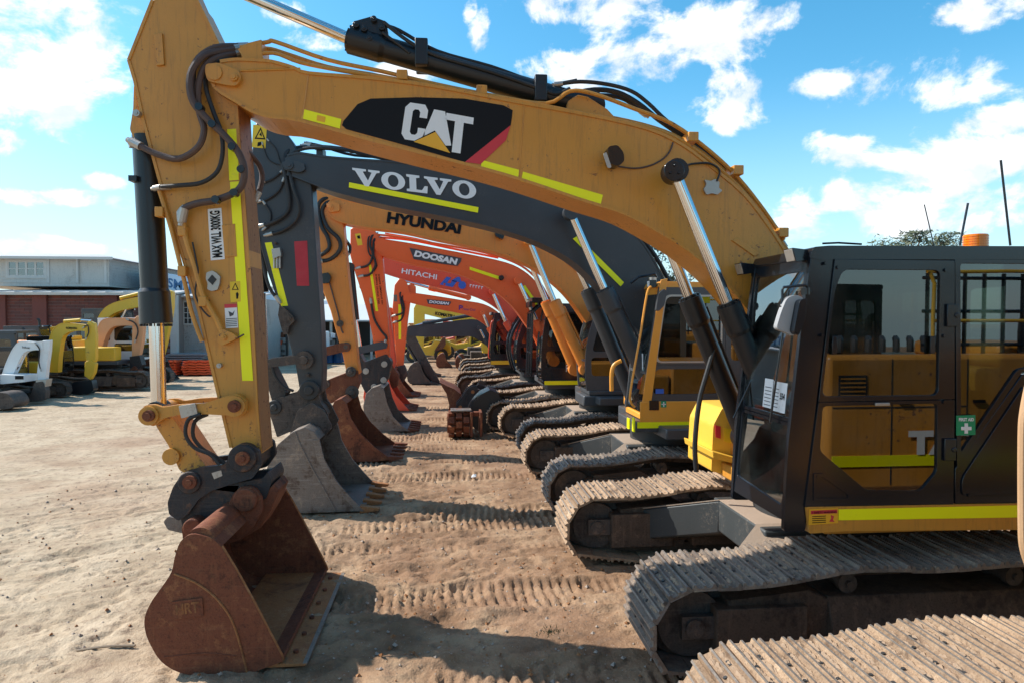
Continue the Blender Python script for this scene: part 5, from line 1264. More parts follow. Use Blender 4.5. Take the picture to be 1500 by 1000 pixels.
# cab
YN = 9.98
x_b, x_t = P(YN, [(940, 600)])[0][0], P(YN, [(966, 412)])[0][0]
c = cab(ex, YN, 1.02, x_b, x_t, x_b + 1.95, 1.30, 3.30, .02, grey_p, low=volvo_yel, roof=volvo_yel, zs=2.14, near_rim=alu)
m_ = MB(); q = P(YN - .012, [(939, 598), (968, 410), (978, 408), (953, 598)]); m_.prism(q, YN - .015, YN + .0); m_.build('yellow_post', volvo_yel, c, .006)
MB().box(x_b - .03, x_b + 1.98, YN - .02, YN - .001, 1.28, 1.60).build('lower_panel', volvo_yel, c, .01)
sk = MB(); sk.box(x_b - .10, x_b + 1.98, YN - .01, YN + 1.04, 1.13, 1.295); sk = sk.build('deck_skirt', grey_p, ex, .02)
MB().box(x_b - .07, x_b + 1.98, YN - .022, YN - .012, 1.20, 1.29).build('warning_strip', hi_yel, sk); MB().box(x_b - .115, x_b - .10, YN + .0, YN + .12, 1.14, 1.35).build('warning_strip', hi_yel, sk)
MB().box(x_b - .115, x_b - .10, YN + .28, YN + .42, 1.14, 1.30).build('warning_strip', hi_yel, sk)
patch(c, 'blue_label', YN - .0, [(960, 569), (972, 569), (972, 576), (960, 576)], blue_d, .01)
MB().prism(P(YN - .02, [(951, 586), (965, 586), (965, 600), (951, 600)]), YN - .032, YN - .02).build('door_latch', black_p, c, .004)
patch(c, 'first_aid_sign', YN - .02, [(968, 586.5), (976, 586.5), (976, 596), (968, 596)], green_d, .006); patch(c, 'first_aid_cross', YN - .02, [(971.2, 588), (972.8, 588), (972.8, 595), (971.2, 595)], white_d, .01); patch(c, 'first_aid_cross', YN - .02, [(968.8, 590.6), (975.2, 590.6), (975.2, 592), (968.8, 592)], white_d, .01)
m_ = MB(); m_.tube([W3(a, b, YN - .10) for a, b in [(930, 596), (924, 588), (924, 570), (938, 490), (948, 430), (954, 420)]], .017, 8, 4); m_.build('grab_rail', volvo_yel, c)
m_ = MB(); m_.tube([W3(a, b, YN + 1.1) for a, b in [(896, 572), (896, 546), (900, 534), (910, 528)]], .035, 8, 4); m_.build('grab_rail', volvo_yel, c)
m_ = MB(); m_.prism(rnd(P(YN - .1, [(960, 455), (964, 430), (972, 423), (976, 428), (972, 448), (964, 456)]), .03), YN - .14, YN - .06); m_.build('mirror', grey_p, c, .01)
m_ = MB(); m_.tube([W3(a, b, YN + .3) for a, b in [(924, 415), (936, 406), (960, 402), (962, 408)]], .02, 6, 1); m_.build('lamp_bar', black_p, c)
MB().box(x_b + .10, x_b + .105, YN + .30, YN + .50, 1.95, 2.3).build('sale_sheet', white_d, c)
for a in ((956, 402, YN + .25),): q = W3(*a); MB().cyl((q[0], q[1], 3.36), (q[0], q[1], 3.46), .06, n=14).build('horn', alu, c)
house(ex, x_b + .2, YC, volvo_yel, grey_p, 1.44, 2.35)

# ------------------------------------------------------------------ 3: amber orange boom, charcoal cab
YC = 15.0
ex = thing('excavator', 'excavator with amber orange boom and stick and a rounded charcoal cab', 'excavator', (3.75, YC, 0), 'excavators parked in a row')
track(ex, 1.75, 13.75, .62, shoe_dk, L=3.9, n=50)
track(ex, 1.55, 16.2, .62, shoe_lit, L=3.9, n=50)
carbody(ex, 3.5, YC, 13.75, 16.2, 0)
YB = 14.75; YS = 14.82; BW = .5
top = [(481, 298), (490, 290), (505, 293), (540, 298), (600, 301), (660, 312), (720, 328), (780, 350), (830, 384), (860, 420), (885, 470), (905, 510), (912, 532)]
bot = [(480, 310), (486, 318), (502, 326), (542, 333), (590, 339), (640, 350), (700, 362), (740, 373), (780, 391), (810, 412), (838, 440), (865, 480), (890, 520), (908, 540)]
boom = boomer(ex, top, bot, YB, BW, hy_orange)
text(boom, 'HYUNDAI', YB, (566, 327), (674, 343.5), (568.5, 310.5), black_d, bold=.05)
m_ = MB(); m_.prism(rnd(P(YB, [(724, 343), (730, 340), (738, 347), (736, 352), (726, 348)]), .02), YB - .15, YB); m_.build('work_lamp', black_p, boom, .01)
tp = MB(); tp.prism(rnd(P(YB, [(478, 300), (488, 295), (498, 300), (498, 310), (484, 312)]), .03), YB - .06, YB + .02); pin(tp, 484, 304, YB - .06, .06, YB - .08, YB - .04); tp.build('boom_tip_pin_plate', hy_orange, boom, .006)
SO = [(458, 262), (480, 262), (500, 290), (504, 340), (510, 404), (518, 470), (524, 528), (527, 546), (518, 556), (508, 548), (502, 520), (494, 492), (484, 455), (472, 424), (466, 392), (460, 330), (456, 290)]
st = MB(); st.prism(P(YS, SO), YS, YS + .36); stick = st.build('stick', hy_orange, ex, .02)
for pts, Y, r in (([(490, 291, .1), (474, 292), (466, 304), (470, 330, -.05), (480, 348, -.05), (482, 364, -.05), (470, 374), (460, 377)], YS, .042), ([(492, 294, .1), (478, 298), (472, 312), (480, 334, -.06), (496, 350, -.06), (498, 366, -.06), (484, 380), (464, 384)], YS, .042),
                  ([(504, 350, .3), (512, 360, .36), (512, 370, .36), (506, 376, .3)], YS, .035)): hose(stick, pts, Y, r, rubber, 'hydraulic_hose')
m_ = MB(); m_.prism(rnd(P(YS, [(471, 402), (482, 400), (486, 406), (484, 415), (474, 416)]), .02), YS - .12, YS); m_.build('valve_block', black_p, stick, .01)
hose(stick, [(483, 415), (490, 440), (496, 462), (500, 482), (503, 488)], YS - .04, .016, hose_br, 'pipe'); m_ = MB(); pin(m_, 498, 474, YS - .03, .07, YS - .06, YS); pin(m_, 507, 508, YS, .10, YS - .05, YS + .02); pin(m_, 514, 544, YS, .09, YS - .05, YS + .02); m_.build('stick_pin', steel_d, stick)
lk = MB(); lk.prism(rnd(P(YS - .06, [(462, 512), (500, 502), (512, 504), (512, 512), (500, 516), (464, 524)]), .02), YS - .07, YS - .02); lk.build('tipping_link', rust_m, ex, .008)
hyd(ex, (466, 518), (470, 440), (462, 290), 15.02, .09, .05, cyl_black, 'bucket_cylinder', False, False)
cp = rnd(P(YS - .08, [(466, 568), (480, 556), (506, 546), (524, 542), (526, 560), (520, 574), (504, 582), (486, 590), (470, 590)]), .03)
c = MB(); c.prism(cp, YS - .08, YS + .42); coup = c.build('coupler', rust_m, ex, .015)
c = MB()
for (px, py, r) in ((477, 562, .09), (514, 544, .11), (516, 574, .14)): pin(c, px, py, YS - .09, r, YS - .12, YS - .06)
c.build('coupler_pin', steel_d, coup, .01)
by0, by1 = 13.85, 15.5; ox = P(by0, [(484, 600)])[0][0]
sc = 1.0
shell = P(by0, [(508, 590), (500, 583), (490, 587), (485, 597), (478, 620), (476, 645), (484, 668), (498, 676), (545, 676), (574, 676)]); front = P(by0, [(508, 590), (514, 612), (528, 634), (550, 655), (574, 676)])
shell[-1] = (shell[-1][0], .01); front[-1] = shell[-1]
bucket_real(ex, shell, front, by0, by1, rust_m, rust_m, 5, toothmat=rust_m)
hyd(ex, (775, 352), (812, 442), (858, 540), 14.55, .12, .06, hy_orange, 'boom_cylinder'); hyd(ex, (768, 362), (800, 442), (842, 540), 15.4, .12, .06, hy_orange, 'boom_cylinder')
YN = 14.02
xb_ = P(YN, [(862, 575)])[0][0]
c = cab(ex, YN, 1.0, xb_, xb_ + .22, xb_ + 1.9, 1.25, 3.12, .16, grey_p, zs=2.1)
MB().box(xb_ - .10, xb_ + 1.9, YN, YN + 1.0, 1.02, 1.245).build('deck_skirt', grey_p, ex, .03)
for i, q in enumerate(([(868, 532), (874, 532), (874, 541), (868, 541)],)): patch(c, 'sale_sheet', YN + .06, q, white_d, .02)
MB().box(xb_ + .0, xb_ + .005, YN + .35, YN + .55, 1.95, 2.3).build('sale_sheet', white_d, c)
house(ex, xb_ + .1, YC, hy_orange, grey_p, 1.4, 2.2)

# ------------------------------------------------------------------ 4: vermilion boom with dark name plate
YC = 18.4
ex = thing('excavator', 'vermilion excavator with guarded black cab, nearer of the two with dark name plates', 'excavator', (3.3, YC, 0), 'excavators parked in a row')
track(ex, 1.3, 17.2, .60, shoe_lit, L=3.9, n=50); track(ex, 1.3, 19.6, .60, shoe_lit, L=3.9, n=50); carbody(ex, 3.2, YC, 17.2, 19.6, 0)
YB = 18.15; YS = 18.22
top = [(549, 356), (556, 350), (568, 352), (600, 357), (632, 363), (690, 374), (740, 385), (766, 397), (786, 415), (802, 440), (820, 480), (834, 515)]
bot = [(549, 364), (556, 370), (564, 376), (600, 386), (640, 394), (670, 401), (692, 409), (718, 422), (738, 436), (756, 454), (776, 482), (800, 510), (830, 524)]
boom = boomer(ex, top, bot, YB, .46, doo_orange)
patch(boom, 'name_plate', YB, [(600, 363.5), (676, 378.5), (675, 384), (670, 390), (640, 386), (606, 380)], grey_d, .006)
text(boom, 'DOOSAN', YB, (606, 376), (668, 388.5), (609, 367), white_d, bold=.06, off=.012)
patch(boom, 'warning_strip', YB, [(688, 391), (731, 405), (730, 409.5), (688, 395.5)], hi_yel); patch(boom, 'warning_strip', YB, [(765, 420), (769, 418), (788, 445), (785, 447)], hi_yel)
m_ = MB(); pin(m_, 734, 407.5, YB, .07, YB - .12, YB); m_.build('work_lamp', black_p, boom, .01)
for pts, Y, r in (([(552, 344), (580, 347), (632, 356), (700, 368), (742, 380), (770, 394), (792, 416), (808, 445)], 18.25, .03), ([(552, 348), (600, 352), (660, 364), (730, 378)], 18.4, .03), ([(564, 342), (610, 350), (650, 360)], 18.5, .02)): hose(boom, pts, Y, r, doo_orange, 'hydraulic_pipe')
SO = [(513, 336), (522, 330), (545, 332), (557, 350), (560, 372), (563, 410), (567, 450), (570, 500), (571, 545), (563, 556), (554, 548), (548, 505), (540, 465), (530, 430), (520, 400), (513, 375)]
st = MB(); st.prism(P(YS, SO), YS, YS + .34); stick = st.build('stick', doo_orange, ex, .02)
patch(stick, 'warning_strip', YS, [(540, 388), (543.5, 388), (554, 456), (550, 456)], hi_yel); patch(stick, 'hazard_label', YS, [(520, 343), (528, 342), (531, 359), (524, 360)], warn_y); patch(stick, 'hazard_figure', YS, [(523, 346), (527, 345), (528, 350), (524, 350)], black_d, .008)
text(stick, 'WLL STATIC 5160KG', YS, (556.5, 446), (552, 402), (554, 446), black_d, off=.008, bold=.02); text(stick, 'HX DYNAMIC 2200KG', YS, (561.5, 446), (556, 402), (559, 446), black_d, off=.008, bold=.02)
for pts, Y, r in (([(553, 345, .1), (545, 346), (542, 360, -.05), (546, 372, -.05), (540, 388, -.05), (524, 393)], YS, .03), ([(554, 348, .1), (548, 352), (547, 372, -.05), (550, 388, -.05), (542, 402, -.05), (528, 405)], YS, .03), ([(552, 342, .1), (540, 348), (540, 370, -.05), (548, 380), (552, 390), (545, 400)], YS, .02),
                  ([(543, 440), (548, 466), (558, 484), (566, 494), (564, 502)], YS - .03, .03)): hose(stick, pts, Y, r, rubber, 'hydraulic_hose')
hyd(ex, (528, 510), (521, 470), (513, 392), 18.3, .10, .05, cyl_black, 'bucket_cylinder', False, False)
lk = MB(); lk.prism(rnd(P(YS - .06, [(524, 508), (560, 500), (568, 504), (566, 510), (528, 518)]), .02), YS - .07, YS - .02); lk.build('tipping_link', grey_d, ex)
cp = rnd(P(YS - .08, [(524, 512), (534, 530), (566, 518), (574, 530), (568, 556), (556, 572), (536, 576), (528, 560)]), .05)
c = MB(); c.prism(cp, YS - .1, YS + .42); coup = c.build('coupler', hitch_dark, ex, .02)
c = MB()
for (px, py, r) in ((536, 543, .08), (563, 533, .08), (562, 556, .08), (548, 566, .08)): pin(c, px, py, YS - .1, r, YS - .14, YS - .08)
c.build('coupler_pin', alu, coup)
by0, by1 = 17.45, 19.0
shell = P(by0, [(562, 568), (556, 564), (544, 568), (536, 576), (532, 594), (534, 615), (544, 630), (560, 632), (601, 632)]); front = P(by0, [(562, 568), (567, 590), (576, 610), (590, 624), (601, 632)]); shell[-1] = (shell[-1][0], .01); front[-1] = shell[-1]
bucket_real(ex, shell, front, by0, by1, steel_b, steel_b, 5, toothmat=rust_m)
hyd(ex, (759, 411), (786, 470), (808, 520), 18.0, .10, .055, doo_orange, 'boom_cylinder'); hyd(ex, (752, 412), (776, 470), (798, 520), 18.8, .10, .055, doo_orange, 'boom_cylinder')
YN = 16.98; xb_ = P(YN, [(794, 560)])[0][0]
c = cab(ex, YN, 1.0, xb_, xb_ + .15, xb_ + 1.8, 1.22, 3.15, .08, black_p, zs=2.1, stripe=hi_yel)
g_ = MB()
for k in range(3): g_.tube([(xb_ - .28, YN + .05 + k * .45, 1.4), (xb_ - .24, YN + .05 + k * .45, 3.0), (xb_ + .1, YN + .05 + k * .45, 3.3)], .03, 6, 1)
for z in (1.45, 2.0, 2.6, 3.0): g_.tube([(xb_ - .26, YN + .05, z), (xb_ - .26, YN + .95, z)], .022, 6, 1)
g_.build('front_guard', black_p, c)
g_ = MB(); g_.box(xb_ - .25, xb_ + .25, YN + .05, YN + .95, 3.26, 3.38)
for k in range(3): g_.box(xb_ - .32, xb_ - .24, YN + .08 + k * .28, YN + .28 + k * .28, 3.14, 3.28)
g_.build('roof_lamp_rack', black_p, c, .01)
text(c, 'Prime', YN, (829, 544), (846, 541), (829, 534), white_d, off=.02, bold=.0)
house(ex, xb_ + .1, YC, doo_orange, grey_p, 1.36, 2.15)

# ------------------------------------------------------------------ 5: red orange, white lettering and blue mark
YC = 22.2
ex = thing('excavator', 'red orange excavator with white lettering and a blue mark on its boom', 'excavator', (2.9, YC, 0), 'excavators parked in a row')
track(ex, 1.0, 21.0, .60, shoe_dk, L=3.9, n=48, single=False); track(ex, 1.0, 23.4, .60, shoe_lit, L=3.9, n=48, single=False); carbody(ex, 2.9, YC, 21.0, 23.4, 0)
YB = 22.0; YS = 22.05
top = [(556, 378), (566, 376), (600, 384), (640, 393), (690, 408), (730, 424), (755, 445), (775, 475), (800, 510)]
bot = [(556, 396), (566, 401), (600, 411), (640, 420), (680, 429), (708, 439), (730, 453), (750, 474), (770, 498), (796, 518)]
boom = boomer(ex, top, bot, YB, .46, hit_orange, bevel=.0)
text(boom, 'HITACHI', YB, (588, 400.5), (639.5, 410), (589, 393), white_d, bold=.02)
put(boom, poly_shape([(0, 0), (.35, 1), (.62, 1), (.42, .35), (.62, .35), (.72, .75), (1, .75), (.80, 0), (.30, 0), (.38, .25), (.20, .25), (.26, 0)]), YB, (644, 417), (668, 422), (646, 404), blue_d)
m_ = MB(); x, z = W(677, 418, YB); m_.ycyl(x, z, YB - .02, YB - .005, .125); m_.build('blue_dot', blue_d, boom)
put(boom, poly_shape([(0, 0), (.4, 1), (.6, 1), (1, 0)]), YB, (660, 412), (676, 414), (664, 405), blue_d)
for k in range(5): put(boom, poly_shape([(0, .4), (0, 1), (.8, 1), (.8, .7), (.3, .7), (.3, 0), (.1, 0)]), YB, (688 + 4.2 * k, 421 + k * .7), (691.4 + 4.2 * k, 421.6 + k * .7), (688.3 + 4.2 * k, 416.6 + k * .7), white_d)
hose(boom, [(560, 372), (600, 380), (640, 388), (700, 406)], YB + .1, .03, white_p, 'hydraulic_pipe')
st = MB(); st.prism(P(YS, [(530, 362), (545, 360), (560, 384), (564, 420), (574, 480), (580, 530), (574, 552), (566, 550), (556, 510), (545, 450), (532, 400)]), YS, YS + .34); stick = st.build('stick', hit_orange, ex, .02)
hyd(ex, (561, 528), (552, 490), (532, 420), 22.2, .09, .05, hit_orange, 'bucket_cylinder', False, False)
def simple_bucket(parent, lipx, yc, wd_, sc, mo, mi, teeth=5):
    bx = lipx - .87 * sc
    return bucket_real(parent, [(bx + a * sc, b * sc + .01) for a, b in TPL_SHELL], [(bx + a * sc, b * sc + .01) for a, b in TPL_FRONT], yc - wd_ / 2, yc + wd_ / 2, mo, mi, teeth)
simple_bucket(ex, P(21.5, [(600, 602)])[0][0], YC, 1.5, 1.0, hit_orange, rust_m)
MB().prism(rnd(P(YS - .05, [(552, 536), (572, 532), (584, 548), (582, 566), (566, 572), (554, 560)]), .05), YS - .06, YS + .4).build('coupler', rust_m, ex, .02)
hyd(ex, (721, 427), (741, 472), (768, 515), 21.85, .10, .055, hit_orange, 'boom_cylinder'); hyd(ex, (726, 432), (744, 472), (768, 515), 22.7, .10, .055, hit_orange, 'boom_cylinder')
YN = 20.8; xb_ = P(YN, [(760, 550)])[0][0]
c = cab(ex, YN, 1.0, xb_, xb_ + .35, xb_ + 1.8, 1.25, 3.1, .22, black_p, zs=2.05); house(ex, xb_ + .1, YC, hit_orange, grey_p, 1.36, 2.15)
g_ = MB()
for yy in (YN + .0, YN + .97): g_.tube([(xb_ - .12 + .42 * t - .34 * math.sin(math.pi * t), yy, 1.3 + 1.9 * t) for t in (0, .2, .4, .6, .8, 1)], .045, 6, 2)
g_.build('curved_guard_bar', black_p, c)

# ------------------------------------------------------------------ 6: second vermilion
YC = 26.2
ex = thing('excavator', 'vermilion orange excavator whose boom has a small dark name plate and purple script', 'excavator', (2.4, YC, 0), 'excavators parked in a row')
track(ex, .65, 25.0, .60, shoe_dk, L=3.7, n=46, single=False); track(ex, .6, 27.3, .60, shoe_lit, L=3.7, n=46, single=False); carbody(ex, 2.5, YC, 25.0, 27.3, 0)
YB = 26.0; YS = 26.05
top = [(591, 432), (598, 429), (630, 433), (680, 441), (708, 446), (728, 457), (742, 474), (755, 500), (765, 512)]
bot = [(591, 440), (604, 444), (640, 452), (680, 460), (698, 467), (714, 478), (730, 496), (750, 514)]
boom = boomer(ex, top, bot, YB, .44, doo_orange, bevel=0)
patch(boom, 'name_plate', YB, [(625, 438.8), (661, 442), (660, 445), (657, 448), (627, 445.4)], grey_d, .006)
text(boom, 'DOOSAN', YB, (628.5, 444.2), (657, 447), (629.5, 440), white_d, bold=.05, off=.014)
text(boom, 'P', YB, (672, 454), (678, 455), (672.5, 447), purple_d, bold=.03); text(boom, 'rime Civil', YB, (678, 454.5), (696, 456), (678.4, 451), purple_d, bold=.0)
st = MB(); st.prism(P(YS, [(578, 418), (585, 408), (595, 412), (602, 432), (600, 448), (597, 470), (595, 492), (592, 520), (590, 545), (584, 548), (580, 530), (578, 490), (575, 450)]), YS, YS + .34); stick = st.build('stick', doo_orange, ex, .015)
MB().prism(P(YS + .05, [(592, 420), (604, 415), (609, 420), (609, 432), (598, 434)]), YS + .08, YS + .26).build('cylinder_lug', doo_orange, stick)
patch(stick, 'warning_strip', YS, [(583.5, 446), (587.5, 446), (587.5, 497), (584, 497)], hi_yel); patch(stick, 'hazard_label', YS, [(576.5, 432), (581.5, 432), (582, 442), (577, 442)], lining)
hyd(ex, (590, 411), (629, 422), (686, 436), 26.2, .09, .05, doo_orange, 'stick_cylinder', True, False)
for pts, r in (([(592, 428, .1), (586, 430), (588, 446, -.05), (590, 458, -.05), (576, 463)], .035), ([(594, 432, .1), (589, 436), (592, 452, -.05), (588, 468), (578, 472)], .035)): hose(stick, pts, YS, r, rubber, 'hydraulic_hose')
hyd(ex, (582, 540), (578, 505), (572, 455), 26.2, .09, .05, doo_orange, 'bucket_cylinder', False, False)
simple_bucket(ex, P(25.5, [(606, 575)])[0][0], YC, 1.4, .95, rust_m, rust_m)
MB().prism(rnd(P(YS, [(572, 538), (592, 534), (598, 548), (590, 560), (576, 560)]), .05), YS - .06, YS + .4).build('coupler', steel_d, ex, .02)
hyd(ex, (707, 458), (716, 480), (735, 515), 25.85, .09, .05, doo_orange, 'boom_cylinder')
YN = 24.8; xb_ = P(YN, [(719, 550)])[0][0]
c = cab(ex, YN, .98, xb_, xb_ + .15, xb_ + 1.7, 1.2, 3.0, .08, black_p, zs=2.0, stripe=None, rails=hit_orange); house(ex, xb_ + .1, YC, doo_orange, grey_p, 1.3, 2.1)
MB().box(xb_, xb_ + 1.6, YN - .012, YN - .002, 1.22, 1.36).build('warning_strip', warn_y, c)

# ------------------------------------------------------------------ 7, 8: dark grey boom stretched out, yellow behind
YC = 31.0
ex = thing('excavator', 'excavator with a weathered dark grey boom reaching out low, farthest grey one of the row', 'excavator', (3.0, YC, 0), 'excavators parked in a row')
track(ex, .9, 29.9, .60, shoe_dk, L=3.6, n=44, single=False); track(ex, .9, 32.1, .60, shoe_lit, L=3.6, n=44, single=False); carbody(ex, 2.8, YC, 29.9, 32.1, 0)
boom = boomer(ex, [(597, 480), (606, 477), (640, 474), (690, 468), (708, 474), (722, 488), (738, 510)], [(597, 490), (606, 492), (640, 493), (686, 492), (700, 497), (716, 508), (732, 518)], 30.8, .42, volvo_grey, bevel=0)
MB().prism(P(30.8, [(592, 478), (604, 484), (612, 500), (628, 530), (646, 562), (634, 560), (616, 534), (600, 508), (592, 494)]), 30.82, 31.15).build('stick', steel_d, ex, .01)
hyd(ex, (600, 480), (620, 474), (690, 462), 31.0, .08, .045, volvo_grey, 'stick_cylinder', True, False); hyd(ex, (622, 552), (612, 532), (596, 505), 31.0, .07, .04, volvo_grey, 'bucket_cylinder', False, False)
hyd(ex, (702, 480), (710, 496), (722, 516), 30.6, .09, .05, volvo_grey, 'boom_cylinder')
simple_bucket(ex, P(30.5, [(634, 562)])[0][0], YC, 1.2, .8, steel_d, steel_d)
YN = 29.6; xb_ = 1.75
cab(ex, YN, .98, xb_, xb_ + .15, xb_ + 1.7, 1.2, 3.0, .08, grey_p, zs=2.0); house(ex, xb_ + .1, YC, white_p, grey_p, 1.3, 2.1)
YC = 35.5
ex = thing('excavator', 'bright yellow excavator with black lettering on its boom, behind the low grey boom', 'excavator', (2.5, YC, 0), 'excavators parked in a row')
track(ex, .9, 34.4, .60, shoe_dk, L=3.6, n=44, single=False); track(ex, .9, 36.6, .60, shoe_lit, L=3.6, n=44, single=False)
boom = boomer(ex, [(612, 446), (622, 443), (640, 450), (680, 461), (700, 468), (720, 485), (735, 510)], [(612, 458), (622, 460), (650, 467), (680, 474), (696, 484), (712, 500), (730, 516)], 35.3, .42, kom_yellow, bevel=0)
text(boom, 'KOMATSU', 35.3, (637, 461.5), (665, 466.5), (638, 456.5), black_d, bold=.05)
MB().prism(P(35.3, [(606, 452), (612, 440), (622, 446), (622, 480), (618, 540), (610, 540), (606, 500)]), 35.32, 35.65).build('stick', kom_yellow, ex, .01)
hyd(ex, (612, 443), (640, 450), (690, 460), 35.5, .08, .045, kom_yellow, 'stick_cylinder', True, False)
simple_bucket(ex, P(35, [(640, 548)])[0][0], YC, 1.2, .85, rust_m, rust_m)
YN = 34.0; xb_ = 1.6
cab(ex, YN, .98, xb_, xb_ + .15, xb_ + 1.7, 1.2, 3.0, .05, kom_yellow, zs=2.0); house(ex, xb_ + .1, YC, kom_yellow, grey_p, 1.3, 2.1)
# ================================================================== things lying on the dirt between the machines
gy_ = 16.6
t = thing('compactor_wheel', 'rusty padfoot compactor wheel lying on the dirt before the tracks', 'compactor wheel', (P(gy_, [(672, 600)])[0][0], gy_, 0))
cx_ = ORG.x
m_ = MB(); m_.cyl((cx_ - .28, gy_, .33), (cx_ + .25, gy_, .33), .24, n=20); m_.build('drum', rust_m, t)
for r_i, xx in enumerate((-.25, -.07, .11)):
    for k in range(9):
        a = 2 * math.pi * (k + .5 * (r_i % 2)) / 9; c = Vector((cx_ + xx, gy_ + .29 * math.cos(a), .33 + .29 * math.sin(a))); n_ = Vector((0, math.cos(a), math.sin(a))); b_ = Vector((0, -math.sin(a), math.cos(a)))
        q = [c + Vector((dx, 0, 0)) + b_ * db + n_ * dn for dn in (-.07, .05) for (dx, db) in ((0, -.075), (.14, -.075), (.14, .075), (0, .075))]
        m_ = MB(); m_.hexa(q[:4], q[4:]); m_.build('pad', rust_m, t)
m_ = MB(); m_.box(cx_ + .27, cx_ + .33, gy_ - .3, gy_ + .3, .03, .62); m_.box(cx_ + .50, cx_ + .56, gy_ - .3, gy_ + .3, .03, .62); m_.box(cx_ + .33, cx_ + .5, gy_ - .1, gy_ + .1, .5, .6); m_.build('frame', rust_m, t, .01)
MB().box(cx_ - .2, cx_ + .3, gy_ - .25, gy_ + .2, .63, .67).build('top_plate', steel_b, t, .01)
Y_ = 17.6
t = thing('trench_bucket', 'black trenching bucket with two tall hooked lugs lying by the compactor wheel', 'bucket', (P(Y_, [(700, 600)])[0][0], Y_, 0))
for yy in (Y_ - .25, Y_ + .15):
    m_ = MB(); m_.prism(rnd(P(Y_, [(668, 600), (668, 590), (676, 580), (684, 568), (692, 563), (700, 566), (696, 576), (688, 586), (684, 596), (678, 602)]), .04), yy, yy + .06); m_.build('lug', hitch_dark, t, .008)
    m_ = MB(); m_.prism(rnd(P(Y_, [(684, 602), (690, 588), (704, 574), (716, 568), (728, 572), (736, 590), (738, 612), (720, 626), (696, 626), (688, 614)]), .05), yy - .2, yy - .17) if yy < Y_ else m_.prism(rnd(P(Y_, [(684, 602), (690, 588), (704, 574), (716, 568), (728, 572), (736, 590), (738, 612), (720, 626), (696, 626), (688, 614)]), .05), yy + .3, yy + .33); m_.build('side_plate', cyl_black, t, .006)
m_ = MB(); q = P(Y_, [(684, 602), (690, 588), (704, 574), (716, 568), (728, 572), (736, 590), (738, 612)]); q2 = [(a - .0, b - .03) for a, b in q]; m_.prism(q + q2[::-1], Y_ - .44, Y_ + .46); m_.build('shell', cyl_black, t)
for k, (px, py) in enumerate(((674, 594), (692, 572))):
    x, z = W(px, py, Y_); MB().ycyl(x, z, Y_ - .3, Y_ + .3, .045).build('cross_pin', rust_floor, t)
Y_ = 18.6
t = thing('mud_bucket', 'rusty curved bucket standing on edge behind the compactor wheel', 'bucket', (P(Y_, [(664, 590)])[0][0], Y_, 0))
m_ = MB(); q = P(Y_, [(644, 558), (652, 562), (662, 566), (672, 574), (676, 590), (672, 608), (664, 616)]); q2 = [(a + .05, b - .02) for a, b in q]; m_.prism(q + q2[::-1], Y_ - .3, Y_ + 1.2); m_.build('shell', rust_m, t, .005)
m_ = MB(); m_.prism(P(Y_, [(644, 558), (652, 562), (662, 566), (672, 574), (676, 590), (672, 608), (664, 618), (656, 618), (658, 590), (654, 574)]), Y_ - .33, Y_ - .3); m_.build('side_plate', rust_m, t)
rgx = random.Random(3)
for (px, Y_, lab, mt, sc_) in ((690, 20.6, 'dark steel bucket with pale cutting edge, third attachment along the track fronts', hitch_dark, .62), (694, 23.0, 'small dark bucket on its back among the attachments before the red cab', steel_d, .55), (688, 25.6, 'grey digging bucket lying before the vermilion cab', steel_b, .55), (680, 28.4, 'dark bucket farthest back among the loose attachments', cyl_black, .55)):
    x = P(Y_, [(px, 500)])[0][0]
    t = thing('loose_bucket', lab, 'bucket', (x, Y_, 0), 'loose buckets along the track fronts')
    bucket_real(t, [(x + .2 - a * sc_, b * sc_ + .01) for a, b in TPL_SHELL], [(x + .2 - a * sc_, b * sc_ + .01) for a, b in TPL_FRONT], Y_ - .4, Y_ + .4, mt, mt, 0)
    for yy in (-.15, .1): m_ = MB(); m_.prism(rnd([(x + .05, 1.0 * sc_), (x + .25, 1.05 * sc_), (x + .5, .95 * sc_), (x + .42, 1.35 * sc_), (x + .2, 1.5 * sc_)], .05), Y_ + yy, Y_ + yy + .05); m_.build('lug', mt, t)
gx_, gy2 = G(694, 697); setorg((gx_, gy2, 0))
m_ = MB(); zz = gz(gx_, gy2); m_.add([(gx_ - .05, gy2 - .05, zz + .01), (gx_ + .04, gy2 - .04, zz + .02), (gx_ + .05, gy2 + .06, zz + .05), (gx_ - .03, gy2 + .05, zz + .03), (gx_, gy2, zz + .06)], [[0, 1, 4], [1, 2, 4], [2, 3, 4], [3, 0, 4]])
tag(m_.build('paper_scrap', white_d), 'crumpled scrap of white paper on the dirt between bucket and tracks', 'litter')
a, b = G(113, 947), G(198, 944); setorg((a[0], a[1], 0))
m_ = MB(); za, zb_ = gz(*a), gz(*b); m_.tube([(a[0], a[1], za + .02), ((a[0] + b[0]) / 2, (a[1] + b[1]) / 2, (za + zb_) / 2 + .035), (b[0], b[1], zb_ + .02)], .012, 6, 3)
tag(m_.build('stick_of_wood', wood_m), 'thin dry stick lying on the dirt left of the big rusty bucket', 'stick')
a = G(806, 925); setorg((a[0], a[1], 0)); m_ = MB(); rr = random.Random(9)
for k in range(60):
    an = rr.uniform(0, 6.28); r = rr.uniform(0, .16); x, y = a[0] + r * math.cos(an), a[1] + r * math.sin(an) * .7; z = gz(x, y); h = rr.uniform(.015, .05); d = rr.uniform(-.03, .03)
    m_.add([(x - .004, y, z), (x + .004, y, z), (x + d, y + d * .5, z + h)], [[0, 1, 2]])
tag(m_.build('dry_weed', leaf_m), 'small dry weed growing in the dirt before the near track', 'weed')

